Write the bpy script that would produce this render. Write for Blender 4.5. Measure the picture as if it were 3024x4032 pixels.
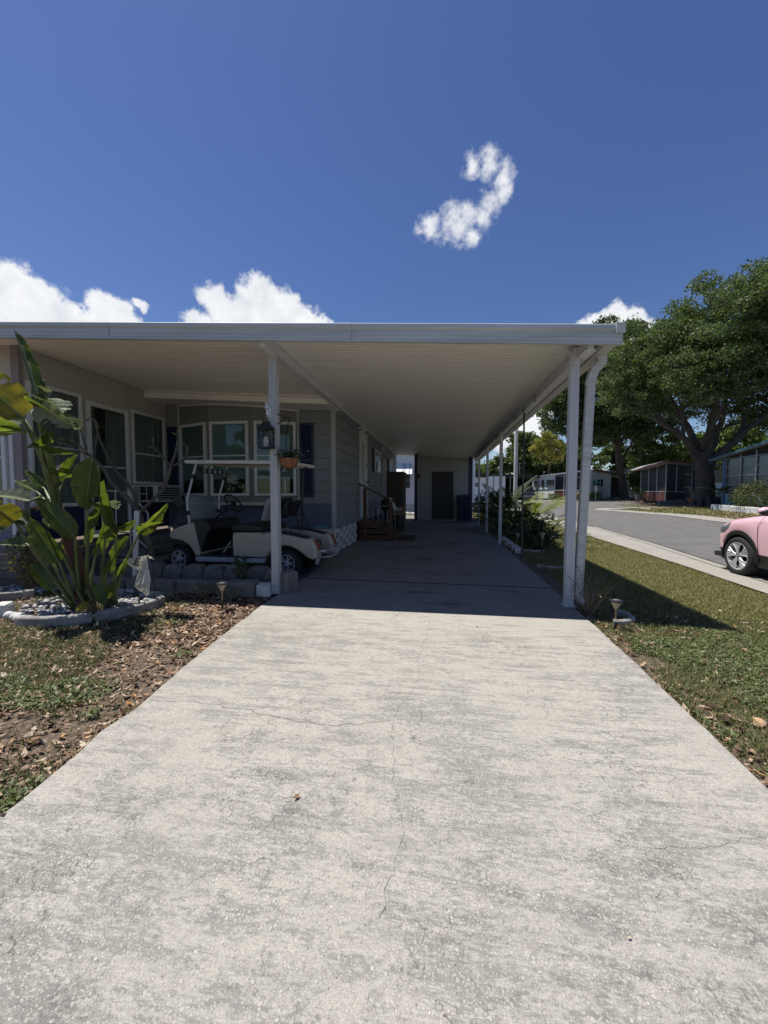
import bpy, bmesh, math, random
import numpy as np
from mathutils import Vector, Matrix, noise
R = math.radians
random.seed(7); rng = np.random.default_rng(7)
for o in list(bpy.data.objects): bpy.data.objects.remove(o)
SC = bpy.context.scene
COL = SC.collection

# ------------------------------------------------------------------ camera
EYE = 1.3
cd = bpy.data.cameras.new('camera'); cam = bpy.data.objects.new('camera', cd); COL.objects.link(cam)
cd.sensor_fit = 'VERTICAL'; cd.sensor_height = 24.0; cd.lens = 24.0 * 1515 / 4032
cd.clip_start = 0.05; cd.clip_end = 3000
_a, _b = (1738 - 1512) / 1515, (2016 - 1940) / 1515
_d = Vector((_a, _b, 1)).normalized()                      # the drive's direction seen from the camera
_t = math.atan2(_d.z, _d.y); _u = Vector((0, math.cos(_t + math.pi / 2), math.sin(_t + math.pi / 2)))
if _u.y < 0: _u = -_u
_x = _u.cross(_d)
if _x.x < 0: _x = -_x
right = Vector((_x.x, _d.x, _u.x)); up = Vector((_x.y, _d.y, _u.y)); fwd = Vector((_x.z, _d.z, _u.z))
m = Matrix((right, up, -fwd)).transposed().to_4x4(); m.translation = Vector((0, 0, EYE))
cam.matrix_world = m
SC.camera = cam

# ------------------------------------------------------------------ world, sun, exposure
SUN = Vector((-1.07, 0.12, 2.94)).normalized()
w = bpy.data.worlds.new('World'); SC.world = w; w.use_nodes = True
nt = w.node_tree; nt.nodes.clear()
def wn(t, **k):
    n = nt.nodes.new(t)
    for a, b in k.items(): setattr(n, a, b)
    return n
def lk(a, b): nt.links.new(a, b)
def wmath(op, a, b=None, clamp=False):
    n = wn('ShaderNodeMath', operation=op); n.use_clamp = clamp
    for i, v in enumerate((a, b)):
        if v is None: continue
        if isinstance(v, (int, float)): n.inputs[i].default_value = v
        else: lk(v, n.inputs[i])
    return n.outputs[0]
SKY_STRENGTH = 0.085
sky = wn('ShaderNodeTexSky', sky_type='NISHITA'); sky.sun_disc = False
sky.sun_elevation = math.asin(SUN.z); sky.sun_rotation = math.atan2(SUN.x, SUN.y)
sky.air_density = 1.0; sky.dust_density = 0.25; sky.ozone_density = 3.0; sky.altitude = 0
hs = wn('ShaderNodeHueSaturation'); hs.inputs['Saturation'].default_value = 1.16; hs.inputs['Value'].default_value = 1.0
hs.inputs['Hue'].default_value = 0.5135
lk(sky.outputs[0], hs.inputs['Color'])
tc = wn('ShaderNodeTexCoord')
def wnoise(scale, detail, rough=.5):
    n = wn('ShaderNodeTexNoise'); n.inputs['Scale'].default_value = scale; n.inputs['Detail'].default_value = detail
    n.inputs['Roughness'].default_value = rough; lk(tc.outputs['Generated'], n.inputs['Vector']); return n
n1 = wnoise(14, 6, .6)
sub = wn('ShaderNodeVectorMath', operation='SUBTRACT'); lk(n1.outputs['Color'], sub.inputs[0]); sub.inputs[1].default_value = (.5, .5, .5)
def warped(amp):
    s = wn('ShaderNodeVectorMath', operation='SCALE'); lk(sub.outputs[0], s.inputs[0]); s.inputs['Scale'].default_value = amp
    a = wn('ShaderNodeVectorMath', operation='ADD'); lk(tc.outputs['Generated'], a.inputs[0]); lk(s.outputs[0], a.inputs[1])
    return a.outputs[0]
def blobs(vec, lst, grow=1.0):
    cur = None
    for (x, y, z, r) in lst:
        if lst is CUM: z -= .013
        d = wn('ShaderNodeVectorMath', operation='DISTANCE'); lk(vec, d.inputs[0]); d.inputs[1].default_value = (x, y, z)
        f = wmath('SUBTRACT', 1.0, wmath('DIVIDE', d.outputs['Value'], r * grow))
        cur = f if cur is None else wmath('SMOOTH_MAX', cur, f)
    for n in nt.nodes:
        if n.type == 'MATH' and n.operation == 'SMOOTH_MAX': n.inputs[2].default_value = .12
    return cur
CUM = [(-0.7321,0.5755,0.3644,0.0495),(-0.7219,0.5954,0.3525,0.0560),(-0.7043,0.6201,0.3456,0.0528),(-0.7528,0.5737,0.3226,0.0725),(-0.6848,0.6457,0.3378,0.0396),(-0.6461,0.6681,0.3690,0.0363),(-0.6319,0.6875,0.3580,0.0462),(-0.6619,0.6713,0.3335,0.0396),(-0.6176,0.7084,0.3417,0.0396),(-0.5909,0.7058,0.3907,0.0185),
 (-0.4716,0.7781,0.4149,0.0495),(-0.4461,0.8040,0.3932,0.0593),(-0.3851,0.8131,0.4365,0.0560),(-0.3555,0.8382,0.4137,0.0593),(-0.3151,0.8568,0.4083,0.0462),(-0.4172,0.8063,0.4193,0.0495),(-0.2798,0.8764,0.3919,0.0396),(-0.5186,0.7760,0.3589,0.0528),
 (0.3185,0.8790,0.3590,0.034),(0.3485,0.8681,0.3600,0.038),(0.3760,0.8640,0.3438,0.040),(0.298,0.8885,0.352,0.026),
 (0.1924,0.9686,0.1578,0.0593),(0.2228,0.9538,0.2016,0.0396),(0.1586,0.9762,0.1477,0.0528)]
WISP = [(0.0537,0.7807,0.6226,0.0231),(0.0817,0.7786,0.6222,0.0264),(0.1117,0.7914,0.6010,0.0264),(0.1116,0.8048,0.5829,0.0264),(0.0913,0.8145,0.5730,0.0297),(0.0529,0.8263,0.5607,0.0330),(0.0174,0.8256,0.5639,0.0330),(-0.0239,0.8330,0.5528,0.0297),(0.0282,0.8375,0.5457,0.0330),(0.0546,0.8458,0.5306,0.0198),(0.0730,0.8262,0.5586,0.0264)]
d1 = blobs(warped(.075), CUM, .98)
n2 = wnoise(38, 7, .62)
d1 = wmath('ADD', d1, wmath('MULTIPLY', wmath('SUBTRACT', n2.outputs['Fac'], .5), 1.0))
mr = wn('ShaderNodeMapRange', interpolation_type='SMOOTHSTEP'); lk(d1, mr.inputs[0]); mr.inputs[1].default_value = -.02; mr.inputs[2].default_value = .40
m1 = mr.outputs[0]
d2 = blobs(warped(.05), WISP, 1.22)
n3 = wnoise(42, 9, .62)
d2 = wmath('ADD', d2, wmath('MULTIPLY', wmath('SUBTRACT', n3.outputs['Fac'], .5), 1.7))
mr2 = wn('ShaderNodeMapRange', interpolation_type='SMOOTHSTEP'); lk(d2, mr2.inputs[0]); mr2.inputs[1].default_value = .10; mr2.inputs[2].default_value = 1.0
m2 = wmath('MULTIPLY', mr2.outputs[0], .95)
mask = wmath('MAXIMUM', m1, m2)
# brightness inside the clouds
sh = wn('ShaderNodeMapRange'); lk(d1, sh.inputs[0]); sh.inputs[1].default_value = .05; sh.inputs[2].default_value = .9
n4 = wnoise(20, 5, .6)
br = wn('ShaderNodeMapRange'); lk(n4.outputs['Fac'], br.inputs[0]); br.inputs[1].default_value = .3; br.inputs[2].default_value = .7
br.inputs[3].default_value = .62; br.inputs[4].default_value = 1.0
cc = wn('ShaderNodeMix', data_type='RGBA'); lk(br.outputs[0], cc.inputs['Factor'])
cc.inputs[6].default_value = (3.6, 4.3, 5.4, 1); cc.inputs[7].default_value = (9.6, 9.7, 9.9, 1)
mx = wn('ShaderNodeMix', data_type='RGBA'); lk(mask, mx.inputs['Factor']); lk(hs.outputs[0], mx.inputs[6]); lk(cc.outputs[2], mx.inputs[7])
bg = wn('ShaderNodeBackground'); bg.inputs[1].default_value = SKY_STRENGTH; lk(mx.outputs[2], bg.inputs[0])
wo = wn('ShaderNodeOutputWorld'); lk(bg.outputs[0], wo.inputs[0])

sl = bpy.data.lights.new('sun', 'SUN'); sl.energy = 4.9; sl.angle = R(.55); sl.color = (1, .96, .89)
so = bpy.data.objects.new('sun', sl); COL.objects.link(so); so.rotation_euler = (-SUN).to_track_quat('-Z', 'Y').to_euler()
vs = SC.view_settings; vs.view_transform = 'Standard'; vs.look = 'None'; vs.gamma = 1; vs.exposure = 0.26; vs.use_curve_mapping = False

# ------------------------------------------------------------------ materials
MATS = {}
def mat(name, c, rough=.6, var=.12, scale=6, bump=0, bscale=60, metal=0, spec=.5, c2=None, detail=4, coat=0, stretch=None, emis=None):
    if name in MATS: return MATS[name]
    m = bpy.data.materials.new(name); m.use_nodes = True; t = m.node_tree; b = t.nodes['Principled BSDF']; L = t.links.new
    b.inputs['Roughness'].default_value = rough; b.inputs['Metallic'].default_value = metal; b.inputs['Specular IOR Level'].default_value = spec
    if coat: b.inputs['Coat Weight'].default_value = coat; b.inputs['Coat Roughness'].default_value = .04
    co = t.nodes.new('ShaderNodeTexCoord'); vec = co.outputs['Object']
    if stretch:
        mp = t.nodes.new('ShaderNodeMapping'); L(vec, mp.inputs[0]); mp.inputs['Scale'].default_value = stretch; vec = mp.outputs[0]
    n = t.nodes.new('ShaderNodeTexNoise'); n.inputs['Scale'].default_value = scale; n.inputs['Detail'].default_value = detail; n.inputs['Roughness'].default_value = .6
    L(vec, n.inputs['Vector'])
    r = t.nodes.new('ShaderNodeMapRange'); r.inputs[1].default_value = .3; r.inputs[2].default_value = .7; L(n.outputs['Fac'], r.inputs[0])
    x = t.nodes.new('ShaderNodeMix'); x.data_type = 'RGBA'; L(r.outputs[0], x.inputs['Factor'])
    lo = [v * (1 - var) for v in c]; hi = [min(1, v * (1 + var)) for v in c] if c2 is None else c2
    x.inputs[6].default_value = (*lo, 1); x.inputs[7].default_value = (*hi, 1); L(x.outputs[2], b.inputs['Base Color'])
    if bump:
        n2 = t.nodes.new('ShaderNodeTexNoise'); n2.inputs['Scale'].default_value = bscale; n2.inputs['Detail'].default_value = 6; L(vec, n2.inputs['Vector'])
        bp = t.nodes.new('ShaderNodeBump'); bp.inputs['Strength'].default_value = bump; bp.inputs['Distance'].default_value = .01
        L(n2.outputs['Fac'], bp.inputs['Height']); L(bp.outputs[0], b.inputs['Normal'])
    MATS[name] = m; return m
def leafmat(name, ramp, trans=.35, rough=.5, tint=(1.1, 1.25, .55)):
    """foliage: every leaf (mesh island) picks its own tone"""
    m = bpy.data.materials.new(name); m.use_nodes = True; t = m.node_tree; L = t.links.new
    b = t.nodes['Principled BSDF']; b.inputs['Roughness'].default_value = rough; b.inputs['Specular IOR Level'].default_value = .35
    g = t.nodes.new('ShaderNodeNewGeometry'); cr = t.nodes.new('ShaderNodeValToRGB')
    while len(cr.color_ramp.elements) < len(ramp): cr.color_ramp.elements.new(.5)
    for e, (p, c) in zip(cr.color_ramp.elements, ramp): e.position = p; e.color = (*c, 1)
    L(g.outputs['Random Per Island'], cr.inputs[0]); L(cr.outputs[0], b.inputs['Base Color'])
    tr = t.nodes.new('ShaderNodeBsdfTranslucent'); mm = t.nodes.new('ShaderNodeMix'); mm.data_type = 'RGBA'; mm.blend_type = 'MULTIPLY'
    mm.inputs['Factor'].default_value = 1; L(cr.outputs[0], mm.inputs[6]); mm.inputs[7].default_value = (*tint, 1); L(mm.outputs[2], tr.inputs[0])
    ms = t.nodes.new('ShaderNodeMixShader'); ms.inputs[0].default_value = trans
    L(b.outputs[0], ms.inputs[1]); L(tr.outputs[0], ms.inputs[2]); L(ms.outputs[0], t.nodes['Material Output'].inputs[0])
    MATS[name] = m; return m
def glassmat(name, tint, refl=.9, rough=.02, trans=.5):
    m = bpy.data.materials.new(name); m.use_nodes = True; t = m.node_tree; L = t.links.new; t.nodes.remove(t.nodes['Principled BSDF'])
    a = t.nodes.new('ShaderNodeBsdfTransparent'); a.inputs[0].default_value = (*tint, 1)
    g = t.nodes.new('ShaderNodeBsdfGlossy'); g.inputs[0].default_value = (.9, .97, .96, 1); g.inputs['Roughness'].default_value = rough
    f = t.nodes.new('ShaderNodeFresnel'); f.inputs[0].default_value = 1.55
    q = t.nodes.new('ShaderNodeMath'); q.operation = 'MULTIPLY_ADD'; q.inputs[1].default_value = refl; q.inputs[2].default_value = trans; q.use_clamp = True; L(f.outputs[0], q.inputs[0])
    x = t.nodes.new('ShaderNodeMixShader'); L(q.outputs[0], x.inputs[0]); L(a.outputs[0], x.inputs[1]); L(g.outputs[0], x.inputs[2])
    L(x.outputs[0], t.nodes['Material Output'].inputs[0]); MATS[name] = m; return m

white = mat('white_metal', (.62, .63, .64), .45, .06, 9)
white_dirty = mat('weathered_white_metal', (.60, .60, .58), .5, .0, 5, c2=(.40, .41, .39), stretch=(.6, 6, 6), bump=.15, bscale=30)
post_m = mat('post_paint', (.51, .52, .54), .42, .05, 5, stretch=(4, 4, .6))
ceil_m = mat('ceiling_paint', (.87, .835, .765), .5, .11, 3, stretch=(.22, 7, 1), detail=7)
siding_m = mat('siding_paint', (.215, .228, .242), .55, .06, 4, bump=.12, bscale=90, stretch=(1, 1, 5))
siding_blue = mat('lower_siding_paint', (.10, .12, .19), .55, .06, 4)
panel_m = mat('panel_paint', (.44, .415, .38), .6, .05, 2)
bay_m = mat('bay_panel_paint', (.19, .19, .185), .6, .05, 2)
navy = mat('navy_paint', (.014, .024, .065), .45, .15, 6)
black = mat('black_plastic', (.015, .015, .016), .5, .2, 9)
blackm = mat('black_metal', (.02, .02, .022), .4, .2, 9, metal=.3)
chrome = mat('chrome', (.62, .63, .64), .18, .06, 9, metal=1)
alu = mat('aluminium', (.42, .44, .47), .45, .2, 12, metal=.5)
stone_m = mat('concrete_block', (.165, .155, .138), .95, .3, 7, bump=.9, bscale=45)
stone_w = mat('white_block', (.55, .54, .51), .9, .2, 6, bump=.7, bscale=40)
rail_w = mat('weathered_white_edging', (.40, .385, .35), .95, 0, 7, c2=(.14, .13, .115), bump=.9, bscale=50)
wood_m = mat('brown_stained_wood', (.13, .058, .026), .6, .0, 3, c2=(.06, .028, .014), stretch=(1, 8, 8), bump=.25, bscale=30)
bark_m = mat('bark', (.115, .09, .07), .95, 0, 5, c2=(.05, .042, .035), bump=1, bscale=9, stretch=(1, 1, .3))
bark_big = mat('oak_bark', (.085, .073, .06), .95, 0, 1.6, c2=(.032, .027, .022), bump=1, bscale=6, stretch=(1, 1, .35))
glass_m = glassmat('window_glass', (.70, .77, .75), .75, .015, .015)
clear_m = glassmat('clear_plastic', (.62, .64, .64), .35, .22, .04)
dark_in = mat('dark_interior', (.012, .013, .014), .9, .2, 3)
curtain_m = mat('curtain_cloth', (.25, .28, .28), .9, .2, 3, stretch=(6, 6, .5))
blind_m = mat('blind_slats', (.30, .38, .36), .7, .1, 3)
cart_m = mat('cream_body', (.40, .365, .295), .32, .05, 3, coat=.3)
tyre_m = mat('tyre_rubber', (.018, .018, .018), .85, .2, 20, bump=.3)
clay_m = mat('terracotta', (.35, .13, .055), .85, .2, 6)

# ------------------------------------------------------------------ mesh tools
def dn(v): return Vector(v)
class MB:
    def __init__(s): s.v = []; s.f = []; s.mi = []; s.m = 0
    def add(s, vs, fs):
        o = len(s.v); s.v += [tuple(p) for p in vs]
        for f in fs: s.f.append([i + o for i in f]); s.mi.append(s.m)
        return s
    def box(s, lo, hi):
        x0, y0, z0 = lo; x1, y1, z1 = hi
        return s.add([(x0,y0,z0),(x1,y0,z0),(x1,y1,z0),(x0,y1,z0),(x0,y0,z1),(x1,y0,z1),(x1,y1,z1),(x0,y1,z1)],
            [(0,3,2,1),(4,5,6,7),(0,1,5,4),(1,2,6,5),(2,3,7,6),(3,0,4,7)])
    def bar(s, a, b, w, h, upv=(0, 0, 1)):
        a = dn(a); b = dn(b); d = (b - a).normalized(); u = dn(upv)
        if abs(d.dot(u)) > .98: u = Vector((0, 1, 0))
        sd = d.cross(u).normalized(); u = sd.cross(d).normalized(); P = []
        for p in (a, b):
            for i, j in ((-1,-1),(1,-1),(1,1),(-1,1)): P.append(p + sd * (w / 2 * i) + u * (h / 2 * j))
        return s.add(P, [(0,1,2,3),(7,6,5,4),(0,4,5,1),(1,5,6,2),(2,6,7,3),(3,7,4,0)])
    def tube(s, pts, rad, n=8, caps=True):
        pts = [dn(p) for p in pts]
        if not hasattr(rad, '__len__'): rad = [rad] * len(pts)
        P = []; u = None
        for i, p in enumerate(pts):
            d = (pts[min(i + 1, len(pts) - 1)] - pts[max(i - 1, 0)]).normalized()
            if u is None: u = d.orthogonal().normalized()
            u = (u - d * u.dot(d)).normalized(); v = d.cross(u)
            for k in range(n):
                a = 2 * math.pi * k / n; P.append(p + (u * math.cos(a) + v * math.sin(a)) * rad[i])
        F = [(i*n+k, i*n+(k+1)%n, (i+1)*n+(k+1)%n, (i+1)*n+k) for i in range(len(pts)-1) for k in range(n)]
        if caps: F += [tuple(range(n))[::-1], tuple((len(pts)-1)*n + k for k in range(n))]
        return s.add(P, F)
    def lathe(s, c, prof, n=20, axis=(0, 0, 1)):
        c = dn(c); d = dn(axis).normalized(); u = d.orthogonal().normalized(); v = d.cross(u); P = []
        for (r, h) in prof:
            for k in range(n):
                a = 2 * math.pi * k / n; P.append(c + d * h + (u * math.cos(a) + v * math.sin(a)) * max(r, 1e-4))
        return s.add(P, [(i*n+k, i*n+(k+1)%n, (i+1)*n+(k+1)%n, (i+1)*n+k) for i in range(len(prof)-1) for k in range(n)])
    def prism(s, poly, off):
        """poly: 3-D ring, extruded by the vector off"""
        n = len(poly); P = [dn(p) for p in poly]; Q = [p + dn(off) for p in P]
        return s.add(P + Q, [tuple(range(n))[::-1], tuple(range(n, 2*n))] + [(i, (i+1)%n, n+(i+1)%n, n+i) for i in range(n)])
    def quad(s, *p): return s.add(p, [tuple(range(len(p)))])
    def blob(s, c, r, seg=10, ring=7, jit=0, flat=1):
        c = dn(c); r = dn(r) if hasattr(r, '__len__') else Vector((r, r, r)); P = []; o = random.random() * 50
        for i in range(ring + 1):
            th = math.pi * i / ring
            for k in range(seg):
                a = 2 * math.pi * k / seg; q = Vector((math.sin(th)*math.cos(a), math.sin(th)*math.sin(a), math.cos(th)))
                f = 1 + jit * noise.noise(q * 1.7 + Vector((o, 0, 0))); P.append(c + Vector((q.x*r.x, q.y*r.y, q.z*r.z)) * f)
        return s.add(P, [(i*seg+k, (i+1)*seg+k, (i+1)*seg+(k+1)%seg, i*seg+(k+1)%seg) for i in range(ring) for k in range(seg)])
    def grid(s, fn, nu, nv):
        P = [fn(i / nu, j / nv) for i in range(nu + 1) for j in range(nv + 1)]
        return s.add(P, [(i*(nv+1)+j, (i+1)*(nv+1)+j, (i+1)*(nv+1)+j+1, i*(nv+1)+j+1) for i in range(nu) for j in range(nv)])
    def build(s, name, mats, parent=None, smooth=False, bevel=0, weld=False, seg=2):
        off = Vector(ORG.get(parent.name, (0, 0, 0))) if parent else Vector((0, 0, 0))
        me = bpy.data.meshes.new(name); me.from_pydata([tuple(dn(p) - off) for p in s.v], [], s.f)
        for mm in (mats if isinstance(mats, (list, tuple)) else [mats]): me.materials.append(mm)
        if any(s.mi): me.polygons.foreach_set('material_index', s.mi)
        if weld or bevel or smooth:
            bm = bmesh.new(); bm.from_mesh(me)
            if weld or smooth: bmesh.ops.remove_doubles(bm, verts=bm.verts, dist=1e-5)
            if weld or bevel: bmesh.ops.recalc_face_normals(bm, faces=bm.faces)
            bm.to_mesh(me); bm.free()
        if smooth: me.polygons.foreach_set('use_smooth', [True] * len(me.polygons))
        me.update()
        o = bpy.data.objects.new(name, me); COL.objects.link(o)
        if parent: o.parent = parent; ORG[o.name] = tuple(off)
        if bevel:
            b = o.modifiers.new('bevel', 'BEVEL'); b.width = bevel; b.segments = seg; b.limit_method = 'ANGLE'; b.angle_limit = R(35)
        return o
ORG = {}
def tag(o, label=None, cat=None, group=None, kind=None):
    for k, v in (('label', label), ('category', cat), ('group', group), ('kind', kind)):
        if v: o[k] = v
    return o
def thing(name, loc, label, cat, group=None):
    o = bpy.data.objects.new(name, None); COL.objects.link(o); o.location = loc; o.empty_display_size = .1
    ORG[o.name] = tuple(loc); return tag(o, label, cat, group)
def copy_tree(o, parent=None):
    c = o.copy(); COL.objects.link(c)
    if parent: c.parent = parent
    for ch in list(o.children): copy_tree(ch, c)
    return c
def struct(o): o['kind'] = 'structure'; return o
def npmesh(name, V, nq, mat_, parent=None, smooth=False, k=4):
    """V: (n*k,3) loose polygons of k corners"""
    V = np.asarray(V, np.float32).reshape(-1, 3)
    if parent: V = V - np.array(ORG.get(parent.name, (0, 0, 0)), np.float32)
    n = len(V); me = bpy.data.meshes.new(name); me.vertices.add(n); me.vertices.foreach_set('co', V.ravel())
    me.loops.add(n); me.loops.foreach_set('vertex_index', np.arange(n, dtype=np.int32))
    me.polygons.add(n // k); me.polygons.foreach_set('loop_start', np.arange(0, n, k, dtype=np.int32)); me.polygons.foreach_set('loop_total', np.full(n // k, k, np.int32))
    me.materials.append(mat_); me.update(calc_edges=True); me.validate()
    o = bpy.data.objects.new(name, me); COL.objects.link(o)
    if parent: o.parent = parent
    return o
def ripple(o, amp, sc, sub=0):
    for v in o.data.vertices:
        q = noise.noise_vector(v.co * sc); v.co += q * amp

# ------------------------------------------------------------------ terrain, roads, drive
def TZ(x, y):
    s = min(max((x - 1.6) / 3.0, 0), 1); s = s * s * (3 - 2 * s)
    return -.1 * s + min(max(.026 * (math.hypot(x, y) - 25), 0), .8)
def axis(pts):
    out = []
    for a, b, st in pts:
        n = max(1, round((b - a) / st)); out += [a + (b - a) * i / n for i in range(n)]
    return out + [pts[-1][1]]
xs = axis([(-900,-100,200),(-100,-12,8),(-12,10,.4),(10,60,2),(60,200,14),(200,900,175)])
ys = axis([(-900,-100,200),(-100,-4,12),(-4,24,.5),(24,80,2),(80,200,15),(200,1200,250)])
g = MB(); nx, ny = len(xs), len(ys)
for x in xs:
    for y in ys: g.v.append((x, y, TZ(x, y) - .035))
g.f = [(i*ny+j, (i+1)*ny+j, (i+1)*ny+j+1, i*ny+j+1) for i in range(nx-1) for j in range(ny-1)]; g.mi = [0] * len(g.f)
def ground_mat():
    m = bpy.data.materials.new('soil_and_turf'); m.use_nodes = True; t = m.node_tree; L = t.links.new; b = t.nodes['Principled BSDF']
    b.inputs['Roughness'].default_value = .95; b.inputs['Specular IOR Level'].default_value = .15
    co = t.nodes.new('ShaderNodeTexCoord')
    def N(sc, de=5, ro=.6):
        n = t.nodes.new('ShaderNodeTexNoise'); n.inputs['Scale'].default_value = sc; n.inputs['Detail'].default_value = de; n.inputs['Roughness'].default_value = ro; L(co.outputs['Object'], n.inputs['Vector']); return n.outputs['Fac']
    def RP(f, st):
        r = t.nodes.new('ShaderNodeValToRGB')
        while len(r.color_ramp.elements) < len(st): r.color_ramp.elements.new(.5)
        for e, (p, c) in zip(r.color_ramp.elements, st): e.position = p; e.color = (*c, 1)
        L(f, r.inputs[0]); return r.outputs[0]
    soil = RP(N(30, 8, .75), [(.3, (.05,.038,.028)), (.5, (.15,.115,.085)), (.62, (.26,.20,.145)), (.72, (.34,.24,.16))])
    turf = RP(N(22, 8, .75), [(.3, (.025,.035,.012)), (.5, (.075,.088,.032)), (.65, (.15,.15,.06)), (.75, (.24,.2,.11))])
    msk = RP(N(.9, 5, .6), [(.44, (0,0,0)), (.56, (1,1,1))])
    # to the right of the drive the turf is closed, to its left it is bare and leaf-strewn
    sx = t.nodes.new('ShaderNodeSeparateXYZ'); L(co.outputs['Object'], sx.inputs[0])
    mr = t.nodes.new('ShaderNodeMapRange'); L(sx.outputs[0], mr.inputs[0]); mr.inputs[1].default_value = 1.4; mr.inputs[2].default_value = 2.4
    mx = t.nodes.new('ShaderNodeMath'); mx.operation = 'MULTIPLY'; mx.inputs[0].default_value = 1; L(mr.outputs[0], mx.inputs[1])
    x = t.nodes.new('ShaderNodeMix'); x.data_type = 'RGBA'; L(mx.outputs[0], x.inputs['Factor']); L(soil, x.inputs[6]); L(turf, x.inputs[7]); L(x.outputs[2], b.inputs['Base Color'])
    bp = t.nodes.new('ShaderNodeBump'); bp.inputs['Strength'].default_value = .9; bp.inputs['Distance'].default_value = .02; L(N(45, 8, .7), bp.inputs['Height']); L(bp.outputs[0], b.inputs['Normal'])
    return m
struct(g.build('ground', ground_mat(), smooth=True))

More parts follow.
